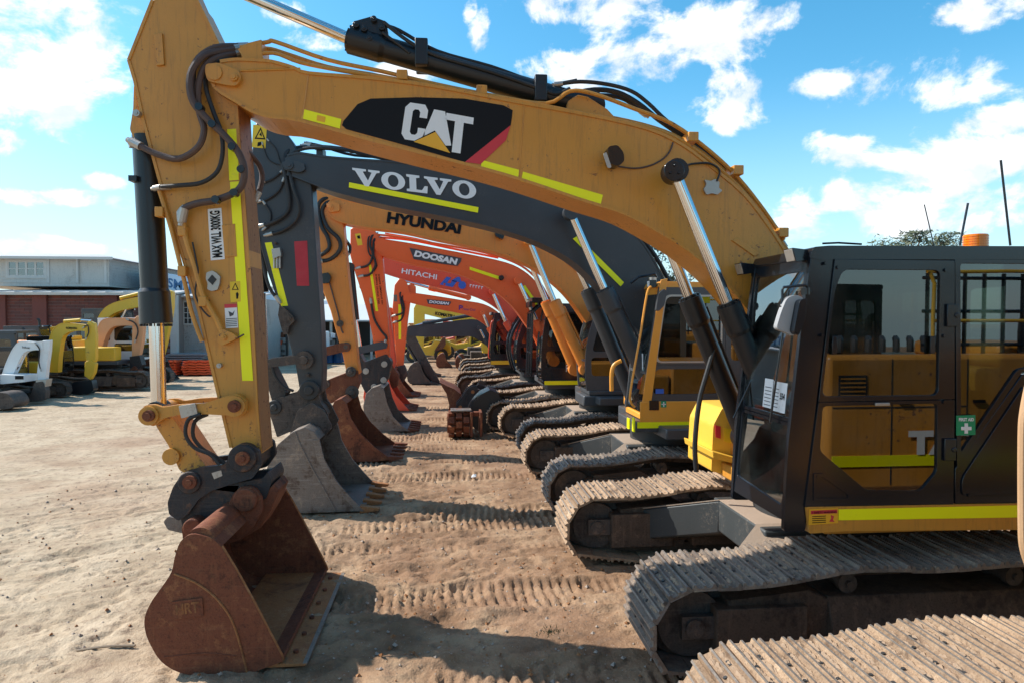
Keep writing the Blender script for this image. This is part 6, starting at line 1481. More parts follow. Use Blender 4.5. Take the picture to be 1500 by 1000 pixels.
# ================================================================== machines across the yard, facing the row
def far_machine(label, cx, cy, k, pa, boom_top, boom_bot, stick_q, bucket_q, mat, cabmat, dark=steel_d, lab=None, hx=2.4, extra=None, cabon=True, rot=math.pi, tk=shoe_dk, low=None, cat='excavator', name='excavator', bucketmat=None, bw=.45):
    t = thing(name, label, cat, (cx, cy, 0), 'machines across the yard')
    t.rotation_euler = (0, 0, rot); setscale(k)
    track(t, cx - 2.0, cy - 1.15, .5, tk, L=3.4, n=40, single=False); track(t, cx - 2.0, cy + 1.15, .5, tk, L=3.4, n=40, single=False)
    carbody(t, cx, cy, cy - 1.15, cy + 1.15, 0)
    house(t, cx - 1.1, cy, low or mat, grey_p, 1.25, 2.1, xr=cx + 2.4)
    if cabon: cab(t, cy - 1.25, 1.0, cx - 1.35, cx - 1.25, cx + .45, 1.2, 3.0, .08, cabmat, zs=2.0)
    setscale(1.0); flip(True)
    y0 = cy - .22 * k - .05
    b = boomer(t, boom_top, boom_bot, y0, .40 * k, mat, bevel=0)
    if lab: text(b, lab[0], y0, lab[1], lab[2], lab[3], lab[4], off=.02, bold=.05 if lab[0] != 'bobcat' else .02)
    ppoly(t, 'stick', stick_q, y0 + .04, y0 + .36 * k, mat, .015)
    bo = ppoly(t, 'bucket', bucket_q, y0 - bw * .3, y0 + bw * .6, bucketmat or dark, .02, rr=.05)
    for fn in (extra or []): fn(t, y0)
    flip(False); return t
def ex_hose(pts, r, m): return lambda t, y: hose(t, pts, y - .03, r, m, 'hydraulic_hose')
def ex_poly(n, pts, m, a=-.02, b=.3, bev=.0): return lambda t, y: ppoly(t, n, pts, y + a, y + b, m, bev)
def ex_cyl(p0, p1, p2, r, m, n='hydraulic_cylinder'):
    def f(t, y):
        A, B, C3 = Vector(W3(*p0, y + .1)), Vector(W3(*p1, y + .1)), Vector(W3(*p2, y + .1)); o = MB().cyl(B, C3, r, n=12).build(n, m, t); MB().cyl(A, B, r * .55, n=10).build('rod', chrome, o)
    return f
def Xp(px, Y): return P(Y, [(px, 500)])[0][0]
# white mini excavator
far_machine('small white excavator with white boom and a dark narrow bucket at the left edge', Xp(-18, 24.6), 24.6, .62, None,
            [(2, 552), (8, 534), (17, 514), (25, 503), (32, 500), (48, 501), (62, 500)], [(14, 556), (22, 540), (29, 524), (36, 515), (48, 512), (62, 512)],
            [(58, 504), (62, 499), (73, 498), (72, 515), (69, 535), (67, 556), (56, 558), (54, 545), (56, 530), (58, 515)],
            [(50, 560), (62, 558), (67, 572), (66, 584), (54, 588), (40, 585), (43, 580), (47, 572)], white_p, black_p, lab=('bobcat', (33, 509.5), (44, 510.5), (33, 506.5), black_d), bw=.3,
            extra=[ex_poly('swing_bracket', [(0, 548), (35, 549), (36, 559), (4, 562), (0, 562)], white_p, -.3, .5, .03), ex_poly('side_label', [(22, 550), (34, 550), (34, 555), (22, 555)], black_d, -.32, -.30),
                   ex_poly('coupler', [(52, 556), (68, 555), (66, 566), (54, 568)], alu, -.05, .3), ex_cyl((62, 512), (66, 524), (64, 548), .05, hitch_dark, 'bucket_cylinder'), ex_cyl((34, 520), (26, 536), (14, 552), .05, hitch_dark, 'boom_cylinder'),
                   ex_poly('dozer_blade', [(0, 572), (44, 568), (44, 574), (0, 586)], cyl_black, -.35, -.3), ex_hose([(52, 503), (58, 512), (57, 530), (60, 542)], .02, rubber)])
# yellow mini excavator
far_machine('compact bright yellow excavator holding a black bucket, beside the white one', Xp(48, 27.2), 27.2, .72, None,
            [(72, 545), (71, 515), (73, 494), (79, 481), (90, 474), (104, 474), (128, 477)], [(84, 545), (86, 518), (90, 496), (98, 487), (112, 484), (128, 485)],
            [(124, 478), (130, 470), (138, 474), (140, 490), (140, 526), (136, 534), (126, 532), (124, 505)],
            [(112, 558), (134, 556), (137, 570), (130, 577), (108, 577), (93, 574), (102, 567), (106, 561)], kom_yellow, black_p, dark=cyl_black, lab=('KOMATSU', (97, 482), (113, 482.5), (97, 479), black_d), bw=.4,
            extra=[ex_cyl((134, 470), (118, 469), (94, 471), .07, kom_yellow, 'stick_cylinder'), ex_poly('coupler', [(124, 530), (132, 526), (140, 532), (138, 545), (132, 556), (123, 550)], kom_yellow, .0, .22, .02), ex_hose([(122, 480), (128, 476), (130, 486), (126, 496)], .02, rubber)])
# orange machine seen from behind, between them
far_machine('orange excavator with dark grilled engine cover, between the yellow and apricot ones', Xp(96, 31), 31.5, .95, None,
            [(128, 520), (134, 500), (140, 490), (150, 488)], [(134, 524), (142, 504), (150, 496)],
            [(148, 486), (154, 487), (156, 510), (150, 530)], [(146, 528), (156, 528), (158, 540), (148, 545)], hy_orange, grey_p,
            extra=[ex_poly('engine_cover', [(84, 505), (114, 504), (116, 530), (85, 530)], hy_orange, -1.2, -.6, .04), ex_poly('grille', [(84, 515), (110, 515), (110, 525), (84, 525)], dark_m, -1.22, -1.2)])
# apricot excavator
far_machine('faded apricot excavator with white cab and small rusty bucket on the ground', Xp(160, 30.5), 30.2, .95, None,
            [(138, 528), (140, 500), (144, 478), (152, 468), (170, 466), (198, 467)], [(146, 530), (151, 503), (158, 485), (170, 477), (198, 477)],
            [(194, 470), (200, 463), (210, 463), (210, 480), (208, 500), (203, 524), (193, 526), (193, 505)],
            [(196, 535), (206, 545), (207, 556), (200, 563), (172, 565), (182, 550)], faded_or, white_p, dark=rust_m, low=kom_yellow,
            extra=[ex_cyl((152, 505), (146, 515), (143, 532), .07, faded_or, 'boom_cylinder'), ex_poly('coupler', [(190, 522), (204, 520), (208, 534), (200, 545), (190, 538)], hitch_dark, -.05, .35), ex_hose([(186, 468), (198, 474), (202, 486), (198, 500)], .03, rubber)])
# large yellow one behind
far_machine('tall yellow excavator behind the apricot one, its boom reaching over the others', Xp(128, 34), 34.2, 1.1, None,
            [(132, 500), (140, 475), (148, 458), (160, 447), (180, 440), (212, 434), (244, 431)], [(146, 502), (152, 478), (160, 463), (180, 454), (212, 448), (244, 442)],
            [(240, 432), (244, 424), (252, 427), (252, 450), (248, 476), (243, 500), (238, 520), (232, 522), (236, 490)],
            [(222, 535), (234, 530), (236, 545), (228, 557), (214, 557), (218, 545)], kom_yellow, grey_p,
            extra=[ex_cyl((250, 428), (225, 425), (176, 437), .08, kom_yellow, 'stick_cylinder'), ex_cyl((186, 450), (172, 480), (158, 510), .09, kom_yellow, 'boom_cylinder')])
# dark cab machine at the back left
far_machine('excavator with black square cab behind the white and yellow ones at the far left', Xp(14, 31), 31.0, .84, None,
            [(58, 525), (64, 508), (74, 500), (84, 500)], [(66, 528), (72, 512), (84, 506)], [(82, 498), (88, 500), (88, 520), (84, 532)], [(82, 530), (88, 530), (90, 540), (82, 544)], cyl_black, grey_p)
t = thing('skid_loader', 'dark compact loader with pale green pillar at the far left edge', 'loader', (Xp(4, 25.8), 26.6, 0), 'machines across the yard')
x = ORG.x; m_ = MB(); m_.box(x - 1.6, x + .5, 25.9, 27.2, .5, 1.1); m_.build('body', cyl_black, t, .05)
m_ = MB(); m_.ring([(x - 1.2, 1.1), (x + .45, 1.1), (x + .30, 2.35), (x - 1.2, 2.35)], rnd([(x - 1.0, 1.3), (x + .28, 1.3), (x + .16, 2.15), (x - 1.0, 2.15)], .08), 25.95, 26.05); m_.box(x - 1.25, x + .38, 25.92, 27.2, 2.35, 2.45); m_.build('cab', grey_p, t, .01)
m_ = MB(); m_.prism([(x - 1.0, 1.3), (x + .28, 1.3), (x + .16, 2.15), (x - 1.0, 2.15)], 25.99, 26.0); m_.build('side_window', glass_cab, t)
for wx in (-1.1, .1): MB().ycyl(x + wx, .4, 25.75, 25.95, .4).build('wheel', rubber, t)
Yb = 22.6; x = Xp(2, Yb); setorg((x, Yb, 0))
t = thing('loose_bucket', 'brown rounded bucket on the dirt at the very left edge', 'bucket', (x, Yb, 0))
m_ = MB(); m_.prism(rnd(P(Yb, [(-22, 578), (-6, 574), (10, 575), (18, 583), (21, 592), (16, 598), (-22, 600)]), .1), Yb, Yb + .8); m_.build('shell', steel_d, t, .03)

# ================================================================== buildings
# brick workshop with an upper storey of weatherboards
YW = 38.0
def XZ(px, py, Y): return W(px, py, Y)
xR, zT_ = XZ(253, 430, YW); xL = XZ(-60, 430, YW)[0]
t = thing('brick_workshop', 'dark red brick workshop with pale roof and weatherboard upper storey behind the yard', 'building', ((xL + xR) / 2, YW, 0))
wall = MB().box(xL, xR, YW, YW + 9, 0, zT_ - .02).build('brick_wall', mortar_m, t)
bl, bh, gap = .46, .165, .02      # bricks read as long courses at this distance
bm_ = [MB().box(0, bl - gap, -.018, .0, 0, bh - gap).mesh('brick', m, local=False) for m in (brick_a, brick_b)]
rows = int(zT_ / bh); cols = int((xR - xL) / bl); rb = random.Random(2); rest = MB(); n_ob = 0
vis = []
for r in range(rows):
    for c in range(cols + 1):
        x = xL + c * bl + (r % 2) * bl / 2
        if x + bl > xR: continue
        vis.append((x, r * bh))
# nearest courses to the open stretch of wall are single bricks, the remainder one joined part
vis.sort(key=lambda p: (-(p[1] > 2.2), abs(p[0] - (xR - 1.5)) * .3 + abs(p[1] - 3.4)))
for i, (x, z) in enumerate(vis):
    if i < 300:
        o = bpy.data.objects.new('brick', bm_[0 if rb.random() < .62 else 1]); COL.objects.link(o); o.parent = wall; o.location = (x - ORG.x, YW - ORG.y - rb.uniform(0, .006), z + .01)
    else:
        rest.cur = 0 if rb.random() < .62 else 1; rest.box(x, x + bl - gap, YW - .018 - rb.uniform(0, .006), YW - .001, z + .01, z + bh - gap)
rest.build('brick_courses', [brick_a, brick_b], wall, kind='stuff')
for px in (0, 60, 163): x = XZ(px, 430, YW)[0]; MB().box(x - .35, x + .35, YW - .18, YW - .02, 0, zT_ - .05).build('brick_pier', brick_a, wall)
MB().box(xR - .12, xR + .22, YW - .12, YW + .2, 0, zT_ - .1).build('corner_pilaster', trim_m, t, .01)
YU = 42.0
xu, zu0 = XZ(160, 415, YU); zu1 = XZ(160, 379, YU)[1]; xl2 = XZ(-60, 430, YU)[0]
rf = MB(); rf.hexa([(xL - .3, YW - .35, zT_ - .06), (xR + .35, YW - .35, zT_ - .06), (xu + 2.0, YU + 9, zu0 + .0), (xL - .3, YU + 9, zu0)], [(xL - .3, YW - .35, zT_ + .03), (xR + .35, YW - .35, zT_ + .03), (xu + 2.0, YU + 9, zu0 + .12), (xL - .3, YU + 9, zu0 + .12)])
roof = rf.build('lower_roof', roof_m, t)
for k in range(int((xR - xL) / .9)): x = xL + .2 + k * .9; s_ = MB(); s_.hexa([(x, YW - .34, zT_ + .03), (x + .06, YW - .34, zT_ + .03), (x + .06, YU, zT_ + .03 + (zu0 + .12 - zT_ - .03) * (YU - YW + .34) / (YU + 9 - YW + .35)), (x, YU, zT_ + .03 + (zu0 + .12 - zT_ - .03) * (YU - YW + .34) / (YU + 9 - YW + .35))], [(x, YW - .34, zT_ + .07), (x + .06, YW - .34, zT_ + .07), (x + .06, YU, zT_ + .07 + (zu0 + .09 - zT_) * (YU - YW + .34) / (YU + 9 - YW + .35)), (x, YU, zT_ + .07 + (zu0 + .09 - zT_) * (YU - YW + .34) / (YU + 9 - YW + .35))]); s_.build('roof_rib', roof_m, roof)
MB().box(xL, xR + .3, YW - .45, YW - .36, zT_ - .12, zT_ + .02).build('gutter', trim_m, t)
def boards(x0, x1, z0, z1, y, mat, parent, axis_='x', h=.17, holes=()):
    z = z0
    while z < z1 - .02:
        zz = min(z + h, z1); segs = [(x0, x1)]
        for (a, b, c, d) in holes:
            if zz > c and z < d:
                segs = [s for (p, q) in segs for s in ((p, min(q, a)), (max(p, b), q)) if s[1] > s[0] + .01]
        for (a, b) in segs:
            if axis_ == 'x': MB().hexa([(a, y - .035, z), (b, y - .035, z), (b, y, z), (a, y, z)], [(a, y - .008, zz), (b, y - .008, zz), (b, y, zz), (a, y, zz)]).build('weatherboard', mat, parent)
            else: MB().hexa([(y, a, z), (y + .035, a, z), (y + .035, b, z), (y, b, z)], [(y, a, zz), (y + .008, a, zz), (y + .008, b, zz), (y, b, zz)]).build('weatherboard', mat, parent)
        z = zz
up = MB().box(xl2, xu, YU + .0, YU + 16, zu0 - .2, zu1).build('upper_wall', board_m, t)
wx0, wz1 = XZ(12, 383, YU); wx1, wz0 = XZ(66, 405, YU)
boards(xl2, xu, zu0, zu1, YU - .001, board_m, up, holes=[(wx0, wx1, wz0, wz1)])
boards(YU, YU + 16, zu0 - .1, zu1, xu + .001, boardg_m, up, 'y')
wn = MB(); wn.ring([(wx0 - .12, wz0 - .12), (wx1 + .12, wz0 - .12), (wx1 + .12, wz1 + .12), (wx0 - .12, wz1 + .12)], [(wx0, wz0), (wx1, wz0), (wx1, wz1), (wx0, wz1)], YU - .07, YU - .005); wn = wn.build('window', trim_m, t)
for k in range(4):
    a = wx0 + (wx1 - wx0) * k / 4; b = wx0 + (wx1 - wx0) * (k + 1) / 4
    MB().box(a + .05, b - .05, YU - .030, YU - .02, wz0 + .05, wz1 - .05).build('pane', glass_win, wn); MB().box(a + .04, b - .04, YU - .012, YU - .004, wz0 + .04, wz1 - .04).build('unlit_room_sheet', dark_m, wn)  # near-black sheet painted in for the unlit room behind each pane
    m_ = MB(); m_.ring([(a, wz0), (b, wz0), (b, wz1), (a, wz1)], [(a + .06, wz0 + .06), (b - .06, wz0 + .06), (b - .06, wz1 - .06), (a + .06, wz1 - .06)], YU - .055, YU - .031); m_.build('sash', trim_m, wn)
    MB().box(a + .05, b - .05, YU - .05, YU - .033, (wz0 + wz1) / 2 - .02, (wz0 + wz1) / 2 + .02).build('glazing_bar', trim_m, wn)
for px in (71, 155): x = XZ(px, 400, YU)[0]; MB().box(x - .08, x + .08, YU - .06, YU - .036, zu0, zu1).build('cover_strip', trim_m, up)
x = XZ(115, 400, YU)[0]; MB().cyl((x, YU - .12, zu0), (x, YU - .12, zu1), .07, n=12).build('downpipe', trim_m, t)
zr = XZ(81, 370, YU + 6)[1] - .1
u = MB(); u.hexa([(xl2, YU - .5, zu1 - .0), (xu + .4, YU - .5, zu1 - .0), (xu + .4, YU + 16.4, zu1 - .0), (xl2, YU + 16.4, zu1)], [(xl2, YU + 6, zr), (xu - 3.4, YU + 6, zr), (xu - 3.4, YU + 10, zr), (xl2, YU + 10, zr)]); u.build('hip_roof', roof_m, t)
MB().box(xl2, xu + .45, YU - .58, YU - .5, zu1 - .10, zu1 + .05).build('fascia', trim_m, t)
# long weatherboard shed beside, with the painted sign
YG = 39.5
xa_ = XZ(262, 500, YG)[0]; xb2 = XZ(352, 500, YG)[0]; zt2 = XZ(300, 434, YG)[1]
t = thing('weatherboard_shed', 'peeling grey weatherboard shed with a small window and blue lettered sign above', 'shed', ((xa_ + xb2) / 2, YG, 0))
sw = MB().box(xa_, xb2, YG + .01, YG + 14, 0, zt2).build('shed_wall', boardg_m, t)
sx0, sz1 = XZ(270, 443, YG); sx1, sz0 = XZ(281, 474, YG)
boards(xa_, xb2, 0, zt2, YG, boardg_m, sw, holes=[(sx0, sx1, sz0, sz1)], h=.2)
wn = MB(); wn.ring([(sx0 - .08, sz0 - .08), (sx1 + .08, sz0 - .08), (sx1 + .08, sz1 + .08), (sx0 - .08, sz1 + .08)], [(sx0, sz0), (sx1, sz0), (sx1, sz1), (sx0, sz1)], YG - .07, YG - .0); wn = wn.build('window', trim_m, t)
MB().box(sx0, sx1, YG - .03, YG - .02, sz0, sz1).build('pane', glass_win, wn)
for k in (1, 2, 3): zc = sz0 + (sz1 - sz0) * k / 4; MB().box(sx0, sx1, YG - .05, YG - .032, zc - .02, zc + .02).build('glazing_bar', trim_m, wn)
MB().box((sx0 + sx1) / 2 - .02, (sx0 + sx1) / 2 + .02, YG - .053, YG - .034, sz0, sz1).build('glazing_bar', trim_m, wn)
MB().hexa([(xa_ - .2, YG - .4, zt2 - .05), (xb2 + .2, YG - .4, zt2 - .25), (xb2 + .2, YG + 6, zt2 + .3), (xa_ - .2, YG + 6, zt2 + .3)], [(xa_ - .2, YG - .4, zt2 + .05), (xb2 + .2, YG - .4, zt2 - .15), (xb2 + .2, YG + 6, zt2 + .4), (xa_ - .2, YG + 6, zt2 + .4)]).build('shed_roof', roof_m, t)
YS2 = 44.0
q = P(YS2, [(206, 396), (246, 401), (318, 412), (345, 420), (345, 470), (206, 470)])
MB().prism(q, YS2, YS2 + 12).build('gable_wall', sign_m, t)
sg = MB(); sg.prism(P(YS2, [(212, 398), (248, 403), (322, 416), (322, 438), (212, 424)]), YS2 - .1, YS2 - .02); sg = sg.build('sign_board', sign_m, t)
text(sg, 'SMITH', YS2 - .1, (245, 421), (296, 431), (245.5, 407), navy_d, off=.01)
ro = MB(); o_, i_ = [(W(262.5 + 4.8 * math.cos(a), 422 + 5.6 * math.sin(a), YS2)) for a in [2 * math.pi * k / 24 for k in range(24)]], [(W(262.5 + 3.6 * math.cos(a), 422 + 4.4 * math.sin(a), YS2)) for a in [2 * math.pi * k / 24 for k in range(24)]]
ro.ring(o_, i_, YS2 - .135, YS2 - .12); ro.build('ring_emblem', navy_d, sg)
text(sg, 'C', YS2 - .1, (232, 418), (240, 419.5), (232, 404.5), navy_d, off=.01, bold=.06)

for k, (px, Yk, mt, lb) in enumerate(((226, 35.0, rust_m, 'rusty digging bucket on the ground left of the chromed rod'), (236, 34.0, steel_d, 'dark bucket beside the rusty one left of the chromed rod'))):
    x = Xp(px, Yk); t = thing('loose_bucket', lb, 'bucket', (x, Yk, 0), 'loose buckets by the shed')
    bucket_real(t, [(x + a * .8, b * .8 + .01) for a, b in TPL_SHELL], [(x + a * .8, b * .8 + .01) for a, b in TPL_FRONT], Yk - .4, Yk + .4, mt, mt, 0)
# stacks in front of the shed
Ys = 36.2
for (px0, px1, lab, n_, base) in ((266, 308, 'long stack of bright orange plastic barriers beside the grey sheets', 6, 0), (240, 256, 'short stack of orange plastic barriers left of the chromed rod', 6, 0)):
    xa_, xb_ = Xp(px0, Ys), Xp(px1, Ys)
    t = thing('barrier_stack', lab, 'barrier stack', ((xa_ + xb_) / 2, Ys, 0))
    rr = random.Random(px0)
    for k in range(n_):
        nn = max(2, int((xb_ - xa_) / .45)); m_ = MB(); z0_ = .05 + k * .125; dx = rr.uniform(-.06, .06)
        m_.prism([(xa_ + dx, z0_ + .02), (xa_ + .05 + dx, z0_)] + [(xa_ + dx + (xb_ - xa_) * (j + f) / nn, z0_ + (.0 if f < .5 else .025)) for j in range(nn) for f in (.2, .45, .5, .75)] + [(xb_ + dx, z0_), (xb_ + dx, z0_ + .10)] + [(xa_ + dx + (xb_ - xa_) * (j + f) / nn, z0_ + (.115 if f > .5 else .09)) for j in range(nn - 1, -1, -1) for f in (.8, .55, .5, .2)] + [(xa_ + dx, z0_ + .1)], Ys + rr.uniform(-.1, .1), Ys + .9)
        m_.build('barrier', orange_b, t)
Ys = 37.3; xa_, xb_ = Xp(242, Ys), Xp(302, Ys)
t = thing('sheet_stack', 'pile of grey metal sheets on bearers behind the orange barriers', 'sheet stack', ((xa_ + xb_) / 2, Ys, 0))
rr = random.Random(4)
for k in range(7): d = rr.uniform(-.2, .2); MB().hexa([(xa_ + d, Ys - .3, .35 + k * .11), (xb_ + d, Ys - .3, .35 + k * .11), (xb_ + d, Ys + 1.0, .38 + k * .11), (xa_ + d, Ys + 1.0, .38 + k * .11)], [(xa_ + d, Ys - .3, .42 + k * .11), (xb_ + d, Ys - .3, .42 + k * .11), (xb_ + d, Ys + 1.0, .45 + k * .11), (xa_ + d, Ys + 1.0, .45 + k * .11)]).build('sheet', sheet_m, t)
for k in range(4): x = xa_ + .3 + k * (xb_ - xa_ - .6) / 3; MB().box(x - .06, x + .06, Ys - .3, Ys + .9, .0, .34).build('bearer', wood_m, t)

# open store with a pale roof seen between the sticks
YO = 50.0
x0_, x1_ = Xp(330, YO), Xp(548, YO); zr0 = W(400, 489, YO)[1]; zr1 = W(400, 466, YO + 8)[1]
zr0 = max(zr0, 1.9)
t = thing('open_store', 'open sided store under a pale sheet roof between the sticks', 'open shed', ((x0_ + x1_) / 2, YO, 0))
zr0 = W(400, 478, YO)[1] + .6; zr0 = 2.75; zr1 = 4.1
MB().hexa([(x0_, YO - .3, zr0), (x1_, YO - .3, zr0), (x1_, YO + 9, zr1), (x0_, YO + 9, zr1)], [(x0_, YO - .3, zr0 + .1), (x1_, YO - .3, zr0 + .1), (x1_, YO + 9, zr1 + .1), (x0_, YO + 9, zr1 + .1)]).build('roof', canopy_m, t)
MB().box(x0_, x1_, YO + 8.6, YO + 8.9, 0, zr1 - .05).build('back_wall', dark_m, t)
for k in range(8): x = x0_ + .2 + k * (x1_ - x0_ - .4) / 7; MB().box(x - .08, x + .08, YO, YO + .16, 0, zr0 - .01).build('post', trim_m, t)
rr = random.Random(8)
mats_ = [dark_m, sheet_m, orange_b, rust_m, lining, steel_d, white_p, steel_b]
for k in range(5):
    xs_ = Xp(374, YO - 1) + k * 1.15
    if k in (2, 3): continue
    t = thing('storage_rack', ['rack of small parts nearest the big ochre stick under the pale roof', 'second rack of parts under the pale roof', '', '', 'last rack of parts under the pale roof before the amber stick'][k], 'rack', (xs_ + .5, YO - 1.2, 0), 'racks under the pale roof')
    for a in (0, 1.0): MB().box(xs_ + a, xs_ + a + .05, YO - 1.4, YO - .9, 0, 2.1).build('upright', dark_m, t)
    for z in (.1, .6, 1.1, 1.6): MB().box(xs_ + .051, xs_ + .999, YO - 1.4, YO - .9, z, z + .04).build('shelf', sheet_m, t)
    for z in (.141, .641, 1.141, 1.641):
        x = xs_ + .08
        while x < xs_ + .85:
            w2 = rr.uniform(.12, .24); MB().box(x, x + w2, YO - 1.38 + rr.uniform(0, .1), YO - .95, z, z + rr.uniform(.15, .36)).build('box', mats_[rr.randrange(8)], t, .01); x += w2 + .02
for k in range(4):
    x = Xp(483 + k * 6, 47 + (k % 2)); y = 47 + (k % 2)
    t = thing('drum', ['leftmost', 'second', 'third', 'rightmost'][k] + ' of the four blue plastic drums beyond the amber stick', 'drum', (x, y, 0), 'blue drums beyond the amber stick')
    m_ = MB(); m_.cyl((x, y, 0), (x, y, .88), .28, n=18); 
    for z in (.28, .58): m_.cyl((x, y, z), (x, y, z + .04), .30, n=18)
    m_.build('body', blue_m, t); MB().cyl((x, y, .881), (x, y, .91), .26, n=18).build('lid', blue_m, t)
def truck(x, y, body, lab):
    t = thing('parked_truck', lab, 'truck', (x, y, 0))
    m_ = MB(); m_.prism(rnd([(x - .9, .5), (x - .9, 1.3), (x - .7, 2.1), (x + .8, 2.1), (x + .8, .5)], .1), y, y + 1.8); m_.build('cabin', body, t, .03)
    MB().prism(rnd([(x - .72, 1.35), (x - .58, 1.95), (x + .5, 1.95), (x + .5, 1.35)], .05), y - .01, y + .01).build('side_window', glass_win, t)
    MB().box(x + .85, x + 3.6, y, y + 1.8, .75, .95).build('tray', sheet_m, t)
    for a in (-.45, 2.6): MB().ycyl(x + a, .4, y - .02, y + .25, .4).build('wheel', rubber, t)
    for a in (-.45, 2.6): MB().ycyl(x + a, .4, y - .03, y - .021, .2).build('hub', alu, t)
truck(Xp(455, 45), 45.5, white_p, 'white tray truck parked beyond the grey stick')
# houses and a tower beyond
YH = 72.0
for (a, b, yt, y2, lab, mt) in ((372, 442, 436, 424, 'grey blue two storey building with small windows beyond the open store', board_m), (444, 520, 452, 444, 'low grey building beyond the amber stick', sheet_m)):
    x0_, x1_ = Xp(a, YH), Xp(b, YH); zt = W(a, yt, YH)[1]
    t = thing('far_building', lab, 'building', ((x0_ + x1_) / 2, YH, 0)); MB().box(x0_, x1_, YH, YH + 8, 0, zt).build('wall', mt, t)
    MB().hexa([(x0_ - .4, YH - .4, zt), (x1_ + .4, YH - .4, zt), (x1_ + .4, YH + 8.4, zt), (x0_ - .4, YH + 8.4, zt)], [(x0_ + 1, YH + 3, zt + .9), (x1_ - 1, YH + 3, zt + .9), (x1_ - 1, YH + 5, zt + .9), (x0_ + 1, YH + 5, zt + .9)]).build('roof', sheet_m, t)
    for k in range(3):
        x = x0_ + (x1_ - x0_) * (k + .5) / 3; f = MB().box(x - .5, x + .5, YH - .05, YH - .001, zt - 1.7, zt - .6).build('window', trim_m, t); MB().box(x - .4, x + .4, YH - .06, YH - .051, zt - 1.6, zt - .7).build('pane', glass_win, f)
Yt = 85; x = Xp(386, Yt); t = thing('chimney_tower', 'pale square chimney rising beyond the open store', 'chimney', (x, Yt, 0))
MB().box(x - .8, x + .8, Yt, Yt + 1.6, 0, W(386, 424, Yt)[1]).build('shaft', trim_m, t); MB().box(x - .95, x + .95, Yt - .15, Yt + 1.75, W(386, 424, Yt)[1] + .002, W(386, 424, Yt)[1] + .35).build('cap', trim_m, t)

# ================================================================== yellow machines at the far end of the aisle
def loader(x, y, mat, lab, d=-1, k=1.0, raise_=.9, bmat=rust_m):
    """wheel loader seen from the side, bucket towards d"""
    t = thing('wheel_loader', lab, 'loader', (x, y, 0), 'loaders at the far end of the aisle')
    X = lambda a: x + a * d * -1 * k if d < 0 else x + a * k
    s = -1 if d < 0 else 1
    q = lambda pts: [(x + s * a * k, b * k) for a, b in pts]
    MB().prism(q([(-2.6, .9), (-2.5, 2.0), (-.9, 2.1), (-.6, 1.6), (.4, 1.4), (1.2, 1.2), (1.2, .8), (-1, .6)]), y, y + 1.5).build('body', mat, t, .06)
    MB().ring(q([(-1.0, 2.1), (.4, 1.5), (.3, 3.1), (-1.0, 3.1)]), q([(-.85, 2.15), (.25, 1.75), (.18, 2.9), (-.85, 2.9)]), y + .2, y + .3).build('cab', mat, t, .02)
    MB().prism(q([(-1.1, 3.11), (.45, 3.11), (.4, 3.25), (-1.1, 3.25)]), y + .15, y + 1.35).build('roof', mat, t, .02)
    MB().prism(q([(-.85, 2.15), (.25, 1.75), (.18, 2.9), (-.85, 2.9)]), y + .24, y + .25).build('side_window', glass_cab, t)
    for a in (-1.6, 1.1):
        o = MB().ycyl(x + s * a * k, .68 * k, y - .25, y + .2, .68 * k, n=26).build('wheel', rubber, t); MB().ycyl(x + s * a * k, .68 * k, y - .27, y - .251, .36 * k, n=20).build('rim', mat, o)
    MB().prism(q([(.2, 1.5), (.5, 1.9), (1.6, 1.7), (2.6, raise_ + .2), (2.7, raise_), (1.5, 1.35)]), y + .1, y + .25).build('lift_arm', mat, t, .02)
    MB().prism(q([(.2, 1.5), (.5, 1.9), (1.6, 1.7), (2.6, raise_ + .2), (2.7, raise_), (1.5, 1.35)]), y + 1.2, y + 1.35).build('lift_arm', mat, t, .02)
    MB().prism(q([(2.6, raise_ + .5), (2.55, raise_ - .1), (2.8, raise_ - .5), (3.6, raise_ - .75), (3.5, raise_ - .65), (2.95, raise_ - .35), (2.75, raise_ + .0), (2.8, raise_ + .5)]), y - .5, y + 2.0).build('bucket', bmat, t, .02)
    for yy in (y - .53, y + 2.0): MB().prism(q([(2.6, raise_ + .5), (2.55, raise_ - .1), (2.8, raise_ - .5), (3.6, raise_ - .75), (2.8, raise_ + .5)]), yy, yy + .03).build('bucket_side', bmat, t)
for (px, Y_, m_, d_, k_, rz, bm2, lab) in ((694, 45, kom_yellow, -1, .72, 1.9, rust_m, 'nearest yellow wheel loader at the aisle end, rusty bucket raised to the left'),
        (672, 51, cat_yellow, -1, .75, 1.2, rust_m, 'ochre wheel loader just behind the nearest yellow loader'), (640, 54, kom_yellow, 1, .75, .9, steel_d, 'yellow wheel loader facing right in the middle of the aisle end'),
        (622, 47, kom_yellow, -1, .70, 1.0, rust_m, 'yellow wheel loader just right of the second vermilion stick'), (655, 60, hit_orange, -1, .85, 1.3, hit_orange, 'red loader almost hidden between the far yellow machines'),
        (712, 53, tool_yel, -1, .75, 1.5, rust_m, 'pale yellow loader half hidden by the red cab of the row'), (632, 64, faded_or, 1, .9, 1.6, rust_m, 'faded orange loader with raised arms far back in the aisle'),
        (684, 68, kom_yellow, -1, .95, 1.8, steel_b, 'yellow loader with grey bucket, last machine in the aisle'), (604, 58, hy_orange, -1, .8, 1.1, rust_m, 'orange loader seen past the vermilion stick')):
    loader(Xp(px, Y_), Y_, m_, lab, d_, k_, rz, bm2)
